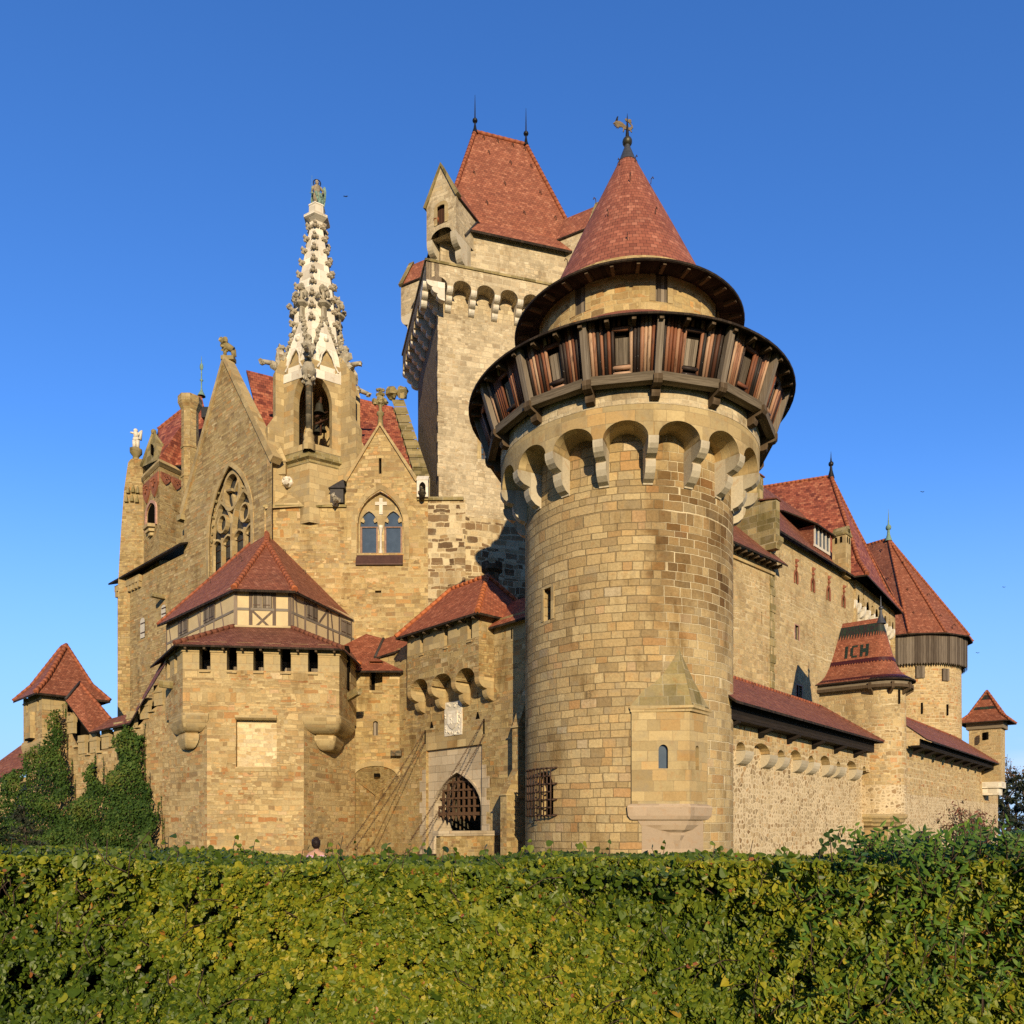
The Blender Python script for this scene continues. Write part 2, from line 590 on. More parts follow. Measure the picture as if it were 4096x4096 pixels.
def stone_mat(name, bw, bh, stops, mortar, mw=0.014, irr=0.02, hvar=0.35, wvar=0.5, bump=0.6, stain=(0.45, 0.38, 0.28), stain_amt=0.55,
              mlow=0.5, rubble=False, dist=0.03, patch=None, fine=0.42, extra=None, phase=0.0, grey_amt=0.5):
    """Masonry: every block its own colour, joints of mortar, stains and grain."""
    t = NT(name)
    uv = t.uv()
    x0, y0, _ = t.xyz(uv)
    nz = t.noise(uv, 2.3, 3)
    off = t.vm('MULTIPLY', t.vm('SUBTRACT', nz.outputs['Color'], (0.5, 0.5, 0.5)), (irr * 4, irr * 4, 0))
    nz2 = t.noise(uv, 14.0, 2)
    off2 = t.vm('MULTIPLY', t.vm('SUBTRACT', nz2.outputs['Color'], (0.5, 0.5, 0.5)), (irr * 1.2, irr * 1.2, 0))
    nz0 = t.noise(uv, 0.7, 2)
    off0 = t.vm('MULTIPLY', t.vm('SUBTRACT', nz0.outputs['Color'], (0.5, 0.5, 0.5)), (irr * 5, irr * 5, 0))
    uw = t.vm('ADD', t.vm('ADD', t.vm('ADD', uv, off), off2), off0)
    x, y, _ = t.xyz(uw)
    fineN = t.noise(uv, 11.0, 5, 0.65).outputs[0]
    grain = t.noise(uv, 60.0, 3, 0.6).outputs[0]
    if rubble:
        vec = t.comb(t.ma('DIVIDE', x, bw), t.ma('DIVIDE', y, bh))
        v1n = t.n('ShaderNodeTexVoronoi', {'Vector': vec, 'Scale': 1.0, 'Randomness': 0.8}, voronoi_dimensions='2D', feature='F1')
        ve = t.n('ShaderNodeTexVoronoi', {'Vector': vec, 'Scale': 1.0, 'Randomness': 0.8}, voronoi_dimensions='2D', feature='DISTANCE_TO_EDGE')
        c1 = t.xyz(v1n.outputs['Color'])
        v1, cb, cc = c1[0], c1[1], c1[2]
        d = t.ma('MULTIPLY', ve.outputs['Distance'], bh)
        d = t.ma('ADD', d, t.ma('MULTIPLY', t.ma('SUBTRACT', fineN, 0.5), mw * 2.0))
        if rubble == 'loose':
            thr = t.ma('MULTIPLY_ADD', t.ma('POWER', cc, 1.6), mw * 2.4, mw * 0.35)
            mask = t.sstep(d, thr, t.ma('ADD', thr, mw * 0.5))
        else:
            mask = t.sstep(d, mw * 0.5, mw * 1.3)
    else:
        if phase:   # building phases: some fields are laid in smaller stones
            pn = t.noise(uv, 0.42, 3, 0.6).outputs[0]
            k = t.ma('MULTIPLY_ADD', t.ma('GREATER_THAN', pn, 0.52), phase, 1.0)
            x = t.ma('MULTIPLY', x, k); y = t.ma('MULTIPLY', y, k)
        hn = t.noise(None, 1.0, 2, dim='1D', w=t.ma('MULTIPLY', y, 0.32 / bh))
        y2 = t.ma('ADD', t.ma('DIVIDE', y, bh), t.ma('MULTIPLY', t.ma('SUBTRACT', hn.outputs[0], 0.5), hvar * 4))
        row = t.ma('FLOOR', y2); fv = t.ma('FRACT', y2)
        rw = t.white(dim='1D', w=row).outputs['Value']
        x2 = t.ma('ADD', t.ma('MULTIPLY', t.ma('DIVIDE', x, bw), t.ma('MULTIPLY_ADD', rw, 0.6, 0.7)), t.ma('MULTIPLY', rw, 31.7))
        wnz = t.noise(t.comb(t.ma('MULTIPLY', x2, 0.55), t.ma('MULTIPLY', row, 7.13)), 1.0, 1)
        x3 = t.ma('ADD', x2, t.ma('MULTIPLY', t.ma('SUBTRACT', wnz.outputs[0], 0.5), wvar * 4))
        colm = t.ma('FLOOR', x3); fu = t.ma('FRACT', x3)
        wn_ = t.white(t.comb(colm, row))
        v1 = wn_.outputs['Value']
        c1 = t.xyz(wn_.outputs['Color'])
        cb, cc = c1[1], c1[2]
        du = t.ma('MULTIPLY', t.ma('MINIMUM', fu, t.ma('SUBTRACT', 1.0, fu)), bw)
        dv = t.ma('MULTIPLY', t.ma('MINIMUM', fv, t.ma('SUBTRACT', 1.0, fv)), bh)
        d = t.ma('MINIMUM', du, dv)
        d = t.ma('ADD', d, t.ma('MULTIPLY', t.ma('SUBTRACT', fineN, 0.5), mw * 0.8))
        mask = t.sstep(d, mw * 0.45, mw * 1.1)
    col = t.ramp(v1, stops)
    # veins and clouds inside a block
    vein = t.noise(t.vm('ADD', uv, t.comb(t.ma('MULTIPLY', cb, 9.0), t.ma('MULTIPLY', cc, 9.0))), 3.2, 4, 0.6).outputs[0]
    col = t.mix(t.sstep(vein, 0.54, 0.70, 0.0, 0.32), col, (0.40, 0.205, 0.075))
    br = t.ma('MULTIPLY', t.ma('MULTIPLY_ADD', cb, 0.34, 0.83), t.ma('MULTIPLY_ADD', fineN, fine * 2, 1.0 - fine))
    col = t.mix(1.0, col, t.comb(br, br, br), 'MULTIPLY')
    grey = t.noise(t.vm('ADD', uv, t.comb(t.ma('MULTIPLY', cb, 1.5), t.ma('MULTIPLY', cc, 1.5), 3.7)), 0.9, 4, 0.65).outputs[0]
    col = t.mix(t.sstep(grey, 0.48, 0.70, 0.0, grey_amt), col, (0.270, 0.232, 0.160))
    if extra is not None:
        col = extra(t, col, x0, y0, cc)
    low = t.noise(uv, 0.33, 3, 0.6).outputs[0]
    if patch is not None:
        low2 = patch(t, x0, y0, low)
    else:
        low2 = t.sstep(low, 0.38, 0.62)
    ms = [c for p, c in stops]
    avg = tuple(sum(c[i] for c in ms) / len(ms) * 0.62 for i in range(3))
    mcol = t.mix(t.ma('MULTIPLY_ADD', low2, 1.0 - mlow, mlow, clamp=True), avg, mortar)
    mcol = t.mix(1.0, mcol, t.comb(*([t.ma('MULTIPLY_ADD', fineN, 0.5, 0.75)] * 3)), 'MULTIPLY')
    col = t.mix(mask, mcol, col)
    st = t.noise(t.comb(t.ma('MULTIPLY', x0, 1.0), t.ma('MULTIPLY', y0, 0.45)), 0.8, 5, 0.62).outputs[0]
    col = t.mix(t.ma('MULTIPLY', t.sstep(st, 0.50, 0.72), stain_amt), col, t.mix(1.0, col, stain, 'MULTIPLY'))
    spk = t.noise(uv, 5.0, 6, 0.75).outputs[0]
    col = t.mix(t.ma('MULTIPLY', t.sstep(spk, 0.60, 0.70), 0.45), col, t.mix(1.0, col, (0.5, 0.46, 0.4), 'MULTIPLY'))
    h = t.ma('ADD', t.ma('MULTIPLY', mask, t.ma('MULTIPLY_ADD', cc, 0.4, 0.6)), t.ma('ADD', t.ma('MULTIPLY', fineN, 0.7), t.ma('MULTIPLY', grain, 0.18)))
    return t.finish(col, 0.92, h, bump, dist, 0.15)


TAN = [(0.0, (0.285, 0.190, 0.092)), (0.12, (0.385, 0.280, 0.135)), (0.42, (0.445, 0.335, 0.165)), (0.66, (0.500, 0.390, 0.205)),
       (0.84, (0.455, 0.295, 0.125)), (0.94, (0.380, 0.180, 0.070)), (1.0, (0.555, 0.455, 0.270))]
TANTOWER = [(0.0, (0.310, 0.225, 0.115)), (0.15, (0.375, 0.275, 0.135)), (0.45, (0.425, 0.320, 0.160)), (0.70, (0.465, 0.365, 0.195)),
            (0.88, (0.420, 0.295, 0.135)), (0.96, (0.385, 0.230, 0.100)), (1.0, (0.470, 0.400, 0.260))]
CHAP = [(0.0, (0.270, 0.180, 0.085)), (0.18, (0.380, 0.265, 0.120)), (0.55, (0.455, 0.345, 0.160)), (0.78, (0.500, 0.385, 0.195)), (0.9, (0.440, 0.235, 0.080)), (1.0, (0.55, 0.44, 0.25))]
KEEP = [(0.0, (0.365, 0.290, 0.185)), (0.15, (0.470, 0.385, 0.250)), (0.6, (0.520, 0.435, 0.285)), (0.85, (0.570, 0.490, 0.340)), (1.0, (0.440, 0.345, 0.200))]
KEEPLOW = [(0.0, (0.110, 0.070, 0.038)), (0.25, (0.210, 0.135, 0.070)), (0.5, (0.330, 0.235, 0.120)), (0.75, (0.480, 0.385, 0.225)), (1.0, (0.560, 0.470, 0.300))]
RUBW = [(0.0, (0.20, 0.135, 0.070)), (0.12, (0.36, 0.265, 0.145)), (0.45, (0.50, 0.395, 0.235)), (0.75, (0.56, 0.455, 0.285)), (0.9, (0.40, 0.265, 0.13)), (1.0, (0.28, 0.19, 0.10))]


def tower_patch(t, x, y, low):
    # the tower's outer right side was repointed: pale joints there, tight ones elsewhere (u is arc length)
    e = t.ma('ADD', x, t.ma('MULTIPLY', t.ma('SUBTRACT', low, 0.5), 1.6))
    return t.sstep(e, 1.0, 1.5)


def tower_extra(t, col, x, y, rnd):
    # darker, sooted blocks high on the right side
    lowz = t.noise(t.comb(x, y), 0.6, 4, 0.65).outputs[0]
    up = t.ma('MULTIPLY', t.sstep(t.ma('ADD', y, t.ma('MULTIPLY', t.ma('SUBTRACT', lowz, .5), 5.0)), 8.6, 10.6), t.sstep(y, 15.6, 14.6))
    side = t.sstep(t.ma('ADD', x, t.ma('MULTIPLY', t.ma('SUBTRACT', lowz, 0.5), 2.2)), 0.5, 1.1)
    f = t.ma('MULTIPLY', t.ma('MULTIPLY', up, side), t.ma('MULTIPLY_ADD', rnd, 0.75, 0.25))
    return t.mix(f, col, t.mix(1.0, col, (0.40, 0.31, 0.23), 'MULTIPLY'))


M = {}
M['tower'] = stone_mat('tower_ashlar', 0.50, 0.30, TANTOWER, (0.62, 0.52, 0.33), mw=0.017, irr=0.014, hvar=0.3, wvar=0.6, bump=1.0, fine=0.45, stain_amt=0.8, mlow=0.0, patch=tower_patch, extra=tower_extra)
M['tan'] = stone_mat('tan_rubble_courses', 0.40, 0.185, TAN, (0.50, 0.39, 0.20), mw=0.020, irr=0.035, hvar=0.75, wvar=0.8, mlow=0.25, phase=0.55)
M['gate'] = stone_mat('gate_courses', 0.40, 0.19, [(p, (c[0] * .86, c[1] * .86, c[2] * .84)) for p, c in CHAP], (0.48, 0.38, 0.19), mw=0.020, irr=0.03, hvar=0.6, wvar=0.7, mlow=0.2, stain_amt=0.75, phase=0.55)
M['chapel'] = stone_mat('chapel_courses', 0.46, 0.23, CHAP, (0.52, 0.41, 0.21), mw=0.020, irr=0.035, hvar=0.6, wvar=0.7, mlow=0.3, phase=0.55)
M['gable'] = stone_mat('gable_courses', 0.42, 0.17, [(p, (c[0] * .9, c[1] * .92, c[2] * .95)) for p, c in CHAP], (0.40, 0.31, 0.16), mw=0.018, irr=0.02, hvar=0.4, wvar=0.6, mlow=0.1)
M['keep'] = stone_mat('keep_limestone', 0.40, 0.24, KEEP, (0.56, 0.48, 0.33), mw=0.022, irr=0.03, hvar=0.45, wvar=0.6, mlow=0.3, stain=(0.50, 0.45, 0.38), stain_amt=0.7, phase=0.55)
M['keep_dark'] = stone_mat('keep_lower_patchwork', 0.46, 0.28, KEEPLOW, (0.60, 0.50, 0.31), mw=0.030, irr=0.05, hvar=0.9, wvar=0.8, mlow=0.6)
M['rubble'] = stone_mat('white_pointed_rubble', 0.27, 0.215, RUBW, (0.62, 0.51, 0.335), mw=0.026, irr=0.02, rubble='loose', mlow=0.9, bump=0.8, stain_amt=0.3)
M['rubble_tan'] = stone_mat('tan_pointed_rubble', 0.40, 0.24, [(p, (c[0] * 1.05, c[1] * 1.05, c[2] * 1.08)) for p, c in TAN], (0.60, 0.49, 0.30), mw=0.035, irr=0.04, hvar=0.6, wvar=0.8, mlow=0.7, stain_amt=0.3, phase=0.55)
M['palace'] = stone_mat('palace_courses', 0.42, 0.23, [(p, (c[0] * .5 + .235, c[1] * .5 + .185, c[2] * .5 + .105)) for p, c in CHAP], (0.60, 0.50, 0.31), mw=0.024, irr=0.05, hvar=0.7, wvar=0.8, mlow=0.45, phase=0.55)
M['dressed'] = stone_mat('dressed_sandstone', 0.75, 0.36, [(0.0, (0.36, 0.27, 0.135)), (0.5, (0.45, 0.35, 0.18)), (0.85, (0.48, 0.38, 0.20)), (1.0, (0.42, 0.27, 0.11))], (0.36, 0.28, 0.16), mw=0.010, irr=0.006, hvar=0.2, wvar=0.3, bump=0.35, fine=0.22, mlow=0.3)
M['corbel'] = stone_mat('pale_corbel_stone', 2.0, 2.0, [(0.0, (0.46, 0.41, 0.30)), (1.0, (0.55, 0.49, 0.37))], (0.4, 0.36, 0.28), mw=0.006, irr=0.005, bump=0.3, fine=0.25, stain=(0.55, 0.5, 0.45), stain_amt=0.6, grey_amt=0.12)
M['pale'] = stone_mat('pale_limestone', 0.9, 0.5, [(0.0, (0.62, 0.57, 0.47)), (0.6, (0.72, 0.68, 0.58)), (1.0, (0.76, 0.72, 0.62))], (0.45, 0.40, 0.30), mw=0.008, irr=0.005, bump=0.25, fine=0.15, stain=(0.5, 0.46, 0.38), stain_amt=0.55, grey_amt=0.12)
M['crocket'] = stone_mat('weathered_grey_stone', 0.9, 0.9, [(0.0, (0.30, 0.27, 0.20)), (1.0, (0.46, 0.42, 0.33))], (0.2, 0.18, 0.14), mw=0.004, irr=0.005, bump=0.8, fine=0.5, stain=(0.35, 0.32, 0.27), stain_amt=0.8, grey_amt=0.12)
M['granite'] = stone_mat('grey_granite', 0.95, 0.42, [(0.0, (0.42, 0.345, 0.24)), (0.5, (0.49, 0.41, 0.29)), (1.0, (0.53, 0.45, 0.325))], (0.20, 0.17, 0.12), mw=0.012, irr=0.004, hvar=0.2, wvar=0.3, bump=0.3, fine=0.15, mlow=0.7, grey_amt=0.12)
M['pink'] = stone_mat('pink_granite', 3.0, 1.5, [(0.0, (0.38, 0.295, 0.205)), (1.0, (0.44, 0.345, 0.245))], (0.35, 0.26, 0.2), mw=0.006, irr=0.004, bump=0.2, fine=0.14, grey_amt=0.12)
M['red_stone'] = stone_mat('red_sandstone', 0.6, 0.5, [(0.0, (0.23, 0.085, 0.05)), (1.0, (0.33, 0.13, 0.08))], (0.2, 0.08, 0.05), mw=0.006, irr=0.01, bump=0.6, grey_amt=0.12)
M['pinkred'] = stone_mat('rose_stone', 0.5, 0.3, [(0.0, (0.42, 0.24, 0.19)), (1.0, (0.50, 0.31, 0.25))], (0.35, 0.22, 0.16), mw=0.006, irr=0.01, bump=0.4, grey_amt=0.12)
M['moss_stone'] = stone_mat('mossy_dark_stone', 0.6, 0.45, [(0.0, (0.17, 0.14, 0.06)), (0.6, (0.27, 0.22, 0.10)), (1.0, (0.36, 0.29, 0.14))], (0.45, 0.40, 0.26), mw=0.016, irr=0.01, bump=0.6, stain=(0.5, 0.5, 0.3), stain_amt=0.8)
M['black_stone'] = stone_mat('near_black_stone', 0.6, 0.45, [(0.0, (0.05, 0.045, 0.03)), (1.0, (0.09, 0.08, 0.055))], (0.05, 0.05, 0.04), mw=0.01, irr=0.01, bump=0.6)  # near-black stone for the chimney, gate passage and small details
M['blind'] = stone_mat('light_infill_stone', 0.36, 0.18, [(0.0, (0.50, 0.36, 0.18)), (0.6, (0.62, 0.50, 0.30)), (1.0, (0.66, 0.55, 0.35))], (0.62, 0.52, 0.33), mw=0.02, irr=0.04, hvar=0.5, wvar=0.7, bump=0.4, stain_amt=0.3, grey_amt=0.12)


def weather_face(t, col, x, y, fineN):
    return col


def shingle_mat():
    t = NT('grey_shingle_cladding')
    uv = t.uv(); x, y, _ = t.xyz(uv)
    st = t.noise(t.comb(t.ma('MULTIPLY', x, 7.0), t.ma('MULTIPLY', y, 1.6)), 1.0, 5, 0.7).outputs[0]
    col = t.ramp(st, [(0.25, (0.085, 0.065, 0.045)), (0.5, (0.21, 0.165, 0.115)), (0.75, (0.33, 0.27, 0.19))])
    return t.finish(col, 0.95, st, 1.0, 0.12, 0.1)


M['shingle'] = shingle_mat()


def tile_mat(name, stops, bw=0.17, bh=0.145, lichen=0.35, bump=0.9, glaze=None):
    t = NT(name)
    uv = t.uv(); x0, y0, _ = t.xyz(uv)
    wob = t.noise(uv, 1.7, 2).outputs[0]
    y = t.ma('ADD', t.ma('DIVIDE', y0, bh), t.ma('MULTIPLY', wob, 0.25))
    row = t.ma('FLOOR', y); fv = t.ma('FRACT', y)
    x = t.ma('ADD', t.ma('DIVIDE', x0, bw), t.ma('MULTIPLY', t.ma('MODULO', row, 2.0), 0.5))
    colm = t.ma('FLOOR', x); fu = t.ma('FRACT', x)
    wn_ = t.white(t.comb(colm, row)); cs = t.xyz(wn_.outputs['Color'])
    col = t.ramp(wn_.outputs['Value'], stops)
    rw = t.white(dim='1D', w=row).outputs['Value']
    b = t.ma('MULTIPLY', t.ma('MULTIPLY_ADD', cs[1], 0.22, 0.88), t.ma('MULTIPLY_ADD', rw, 0.16, 0.92))
    col = t.mix(1.0, col, t.comb(b, b, b), 'MULTIPLY')
    big = t.noise(t.comb(t.ma('MULTIPLY', x0, 1.0), t.ma('MULTIPLY', y0, 0.4)), 0.9, 5, 0.65).outputs[0]
    col = t.mix(t.ma('MULTIPLY', t.sstep(big, 0.48, 0.70), lichen), col, (0.13, 0.055, 0.035))
    li = t.noise(uv, 4.5, 5, 0.7).outputs[0]
    col = t.mix(t.ma('MULTIPLY', t.sstep(li, 0.62, 0.74), lichen * 0.9), col, (0.21, 0.13, 0.075))
    du = t.ma('MINIMUM', fu, t.ma('SUBTRACT', 1.0, fu))
    joint = t.sstep(du, 0.02, 0.07)
    col = t.mix(t.ma('MULTIPLY', t.ma('SUBTRACT', 1.0, joint), 0.5), col, (0.06, 0.025, 0.018))
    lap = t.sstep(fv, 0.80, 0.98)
    col = t.mix(t.ma('MULTIPLY', lap, 0.62), col, (0.05, 0.02, 0.015))   # overlap shadow painted into the colour under each lap
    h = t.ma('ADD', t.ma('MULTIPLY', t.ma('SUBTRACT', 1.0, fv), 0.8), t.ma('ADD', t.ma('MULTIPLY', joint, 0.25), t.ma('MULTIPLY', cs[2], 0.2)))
    return t.finish(col, 0.75, h, bump, 0.045, 0.3)


CLAY = [(0.0, (0.230, 0.074, 0.040)), (0.4, (0.280, 0.094, 0.050)), (0.8, (0.320, 0.115, 0.062)), (1.0, (0.395, 0.160, 0.092))]
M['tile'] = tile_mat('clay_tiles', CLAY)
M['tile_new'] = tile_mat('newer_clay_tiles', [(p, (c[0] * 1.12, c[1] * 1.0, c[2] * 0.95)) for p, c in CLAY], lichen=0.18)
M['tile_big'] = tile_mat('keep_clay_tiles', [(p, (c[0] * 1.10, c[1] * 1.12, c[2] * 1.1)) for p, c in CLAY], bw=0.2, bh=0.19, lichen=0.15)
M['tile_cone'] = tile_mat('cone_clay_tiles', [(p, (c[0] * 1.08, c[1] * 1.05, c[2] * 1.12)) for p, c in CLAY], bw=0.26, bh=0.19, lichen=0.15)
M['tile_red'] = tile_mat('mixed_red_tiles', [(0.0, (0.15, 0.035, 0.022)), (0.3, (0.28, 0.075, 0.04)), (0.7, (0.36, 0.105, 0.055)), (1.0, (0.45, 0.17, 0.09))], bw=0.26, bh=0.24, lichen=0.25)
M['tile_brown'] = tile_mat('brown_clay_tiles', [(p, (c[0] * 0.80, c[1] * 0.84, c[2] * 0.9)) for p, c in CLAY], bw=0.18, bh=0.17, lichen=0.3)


def simple(name, col, rough=0.6, spec=0.3, metal=0.0, var=0.3, scale=6.0, bump=0.0, col2=None):
    t = NT(name)
    nz = t.noise(t.n('ShaderNodeTexCoord').outputs['Object'], scale, 5, 0.65).outputs[0]
    c2 = col2 or tuple(c * (1 - var) for c in col)
    c = t.mix(t.sstep(nz, 0.35, 0.65), c2, col)
    return t.finish(c, rough, nz if bump else None, bump, 0.02, spec, metal)


M['ridge'] = simple('ridge_tiles', (0.36, 0.115, 0.055), 0.65, 0.3, var=0.35, scale=3.0, bump=0.3)
M['ridge_new'] = simple('new_orange_ridge_tiles', (0.50, 0.155, 0.055), 0.6, 0.3, var=0.3, scale=3.0, bump=0.2)
M['ridge_old'] = simple('old_brown_ridge_tiles', (0.22, 0.085, 0.05), 0.8, 0.2, var=0.4, scale=4.0, bump=0.4)
M['glass'] = simple('dark_window_glass', (0.07, 0.10, 0.14), 0.12, 0.6, var=0.2, scale=2.0)
M['dark_glass'] = simple('dim_leaded_glass', (0.05, 0.055, 0.06), 0.35, 0.4, var=0.5, scale=9.0)
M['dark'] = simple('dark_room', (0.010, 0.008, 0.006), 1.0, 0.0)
M['iron'] = simple('rusty_iron', (0.060, 0.040, 0.028), 0.65, 0.4, metal=0.3, var=0.5, scale=20, col2=(0.10, 0.05, 0.028))
M['lead'] = simple('lead_sheet', (0.10, 0.105, 0.115), 0.5, 0.5, metal=0.5, var=0.3, scale=8)
M['black_metal'] = simple('blackened_metal', (0.03, 0.03, 0.032), 0.45, 0.5, metal=0.6)
M['gilt'] = simple('dull_gilt_copper', (0.19, 0.14, 0.075), 0.5, 0.5, metal=0.5, var=0.4, scale=14)
M['verdigris'] = simple('green_copper', (0.22, 0.38, 0.31), 0.7, 0.3, var=0.5, scale=14, col2=(0.12, 0.16, 0.13))
M['bronze'] = simple('bronze', (0.07, 0.065, 0.045), 0.5, 0.5, metal=0.5)
M['copper'] = simple('brown_copper_sheet', (0.085, 0.038, 0.026), 0.5, 0.4, metal=0.2, var=0.3)
M['flash'] = simple('lead_flashing', (0.055, 0.050, 0.048), 0.6, 0.3)
M['plaster'] = simple('cream_plaster', (0.62, 0.50, 0.29), 0.9, 0.15, var=0.12, scale=1.6, bump=0.15)
M['statue'] = simple('angel_patina', (0.42, 0.34, 0.24), 0.8, 0.2, var=0.5, scale=5, col2=(0.20, 0.18, 0.13))
M['frame'] = simple('pinkish_window_frame', (0.34, 0.21, 0.15), 0.7, 0.2)
M['white'] = simple('white_shutter', (0.62, 0.58, 0.50), 0.8, 0.2, var=0.2, scale=12)


def wood_mat(name, stops, pw=0.14, bump=0.5, grain=22.0, horiz=False, gap=True, rough=0.85):
    t = NT(name)
    x, y, _ = t.xyz(t.uv())
    if horiz: x, y = y, x
    pid = t.ma('FLOOR', t.ma('DIVIDE', x, pw)); fu = t.ma('FRACT', t.ma('DIVIDE', x, pw))
    wn_ = t.white(dim='1D', w=pid); cs = t.xyz(wn_.outputs['Color'])
    g = t.noise(t.comb(t.ma('MULTIPLY', x, grain), t.ma('ADD', t.ma('MULTIPLY', y, 1.1), t.ma('MULTIPLY', cs[0], 50.0))), 1.0, 5, 0.65).outputs[0]
    f = t.ma('ADD', t.ma('MULTIPLY', g, 0.75), t.ma('MULTIPLY', t.ma('SUBTRACT', cs[1], 0.5), 0.45))
    col = t.ramp(f, stops)
    du = t.ma('MINIMUM', fu, t.ma('SUBTRACT', 1.0, fu))
    j = t.sstep(du, 0.02, 0.06)
    if gap: col = t.mix(t.ma('SUBTRACT', 1.0, j), col, (0.012, 0.010, 0.008))
    h = t.ma('ADD', t.ma('MULTIPLY', g, 0.6), t.ma('MULTIPLY', j, 0.5 if gap else 0.0))
    return t.finish(col, rough, h, bump, 0.02, 0.2)


GREYW = [(0.2, (0.10, 0.080, 0.060)), (0.5, (0.24, 0.200, 0.155)), (0.8, (0.38, 0.33, 0.26))]
M['wood_grey'] = wood_mat('weathered_grey_boards', GREYW)
M['wood_beam'] = wood_mat('weathered_grey_beam', [(0.2, (0.16, 0.13, 0.10)), (0.5, (0.33, 0.285, 0.225)), (0.8, (0.47, 0.415, 0.34))], pw=9.0, gap=False)
M['wood_beam_h'] = wood_mat('weathered_lying_beam', [(0.2, (0.10, 0.080, 0.055)), (0.5, (0.235, 0.195, 0.14)), (0.8, (0.36, 0.30, 0.22))], pw=9.0, gap=False, horiz=True)
M['timber'] = wood_mat('half_timber', [(0.2, (0.12, 0.09, 0.07)), (0.5, (0.27, 0.215, 0.165)), (0.8, (0.38, 0.31, 0.24))], pw=9.0, gap=False)
M['timber_h'] = wood_mat('half_timber_rail', [(0.2, (0.12, 0.10, 0.08)), (0.5, (0.24, 0.21, 0.17)), (0.8, (0.34, 0.30, 0.25))], pw=9.0, gap=False, horiz=True)
M['wood_dark'] = wood_mat('tarred_dark_boards', [(0.2, (0.010, 0.008, 0.007)), (0.5, (0.020, 0.015, 0.012)), (0.85, (0.045, 0.034, 0.027))], pw=0.22, horiz=True)
M['soffit'] = wood_mat('dark_eave_boards', [(0.2, (0.016, 0.011, 0.008)), (0.5, (0.036, 0.025, 0.017)), (0.85, (0.07, 0.05, 0.035))], pw=0.2)
M['bracket'] = wood_mat('brown_bracket', [(0.2, (0.08, 0.055, 0.032)), (0.5, (0.17, 0.125, 0.08)), (0.8, (0.29, 0.22, 0.15))], pw=9.0, gap=False)
M['palisade'] = wood_mat('grey_palisade', [(0.2, (0.075, 0.058, 0.045)), (0.5, (0.17, 0.14, 0.11)), (0.8, (0.28, 0.24, 0.19))], pw=0.22)
M['door_red'] = wood_mat('red_brown_boards', [(0.2, (0.05, 0.022, 0.012)), (0.5, (0.11, 0.05, 0.03)), (0.8, (0.17, 0.08, 0.05))])


def log_mat():
    t = NT('bark_stripped_logs')
    x, y, _ = t.xyz(t.uv())
    pid = t.ma('FLOOR', x)
    cs = t.xyz(t.white(dim='1D', w=pid).outputs['Color'])
    c = t.ramp(cs[0], [(0.0, (0.014, 0.011, 0.010)), (0.36, (0.035, 0.020, 0.015)), (0.42, (0.13, 0.045, 0.022)), (0.66, (0.21, 0.075, 0.036)), (0.82, (0.36, 0.19, 0.115)), (1.0, (0.48, 0.33, 0.22))])
    g = t.noise(t.comb(t.ma('MULTIPLY', x, 5.0), t.ma('ADD', t.ma('MULTIPLY', y, 1.6), t.ma('MULTIPLY', cs[1], 33.0))), 1.0, 5, 0.7).outputs[0]
    c = t.mix(t.sstep(g, 0.52, 0.66, 0.0, 0.75), c, (0.045, 0.022, 0.014))
    sp = t.noise(t.comb(t.ma('MULTIPLY', x, 9.0), t.ma('MULTIPLY', y, 9.0)), 1.0, 3, 0.6).outputs[0]
    c = t.mix(t.ma('MULTIPLY', t.sstep(sp, 0.68, 0.72), t.ma('LESS_THAN', cs[0], 0.3)), c, (0.45, 0.44, 0.43))
    return t.finish(c, 0.6, g, 0.6, 0.02, 0.3)


M['log'] = log_mat()


def leaf_mat(name, stops, trans=0.35, rough=0.42, spec=0.45):
    t = NT(name)
    a = t.n('ShaderNodeAttribute', attribute_name='tint')
    col = t.ramp(a.outputs['Fac'], stops)
    nz = t.noise(t.pos(), 60.0, 3, 0.6).outputs[0]
    col = t.mix(1.0, col, t.comb(*([t.ma('MULTIPLY_ADD', nz, 0.6, 0.7)] * 3)), 'MULTIPLY')
    t.finish(col, rough, None, spec=spec)
    tr = t.n('ShaderNodeBsdfTranslucent', {'Color': t.mix(1.0, col, (1.1, 1.25, 0.5), 'MULTIPLY')})
    mx = t.n('ShaderNodeMixShader', {0: trans, 1: t.bs.outputs[0], 2: tr.outputs[0]})
    t.t.links.new(mx.outputs[0], t.out.inputs[0])
    return t.m


HEDGE = [(0.0, (0.020, 0.042, 0.006)), (0.3, (0.064, 0.108, 0.010)), (0.6, (0.150, 0.190, 0.015)), (0.8, (0.27, 0.265, 0.020)), (0.90, (0.36, 0.30, 0.026)), (0.955, (0.33, 0.16, 0.03)), (1.0, (0.22, 0.06, 0.03))]
M['hedge_leaf'] = leaf_mat('hedge_leaves', HEDGE, 0.16, 0.45, 0.3)
M['elder_leaf'] = leaf_mat('elder_leaves', [(0.0, (0.03, 0.075, 0.010)), (0.5, (0.075, 0.15, 0.016)), (1.0, (0.16, 0.25, 0.028))], 0.2, 0.5, 0.25)
M['ivy_leaf'] = leaf_mat('ivy_leaves', [(0.0, (0.022, 0.050, 0.010)), (0.5, (0.045, 0.090, 0.016)), (0.9, (0.085, 0.135, 0.024)), (1.0, (0.14, 0.15, 0.03))], 0.12, 0.6, 0.15)
M['pine_leaf'] = leaf_mat('pine_needles', [(0.0, (0.012, 0.028, 0.012)), (0.6, (0.030, 0.055, 0.022)), (0.95, (0.06, 0.08, 0.03)), (1.0, (0.20, 0.10, 0.03))], 0.1, 0.7, 0.1)
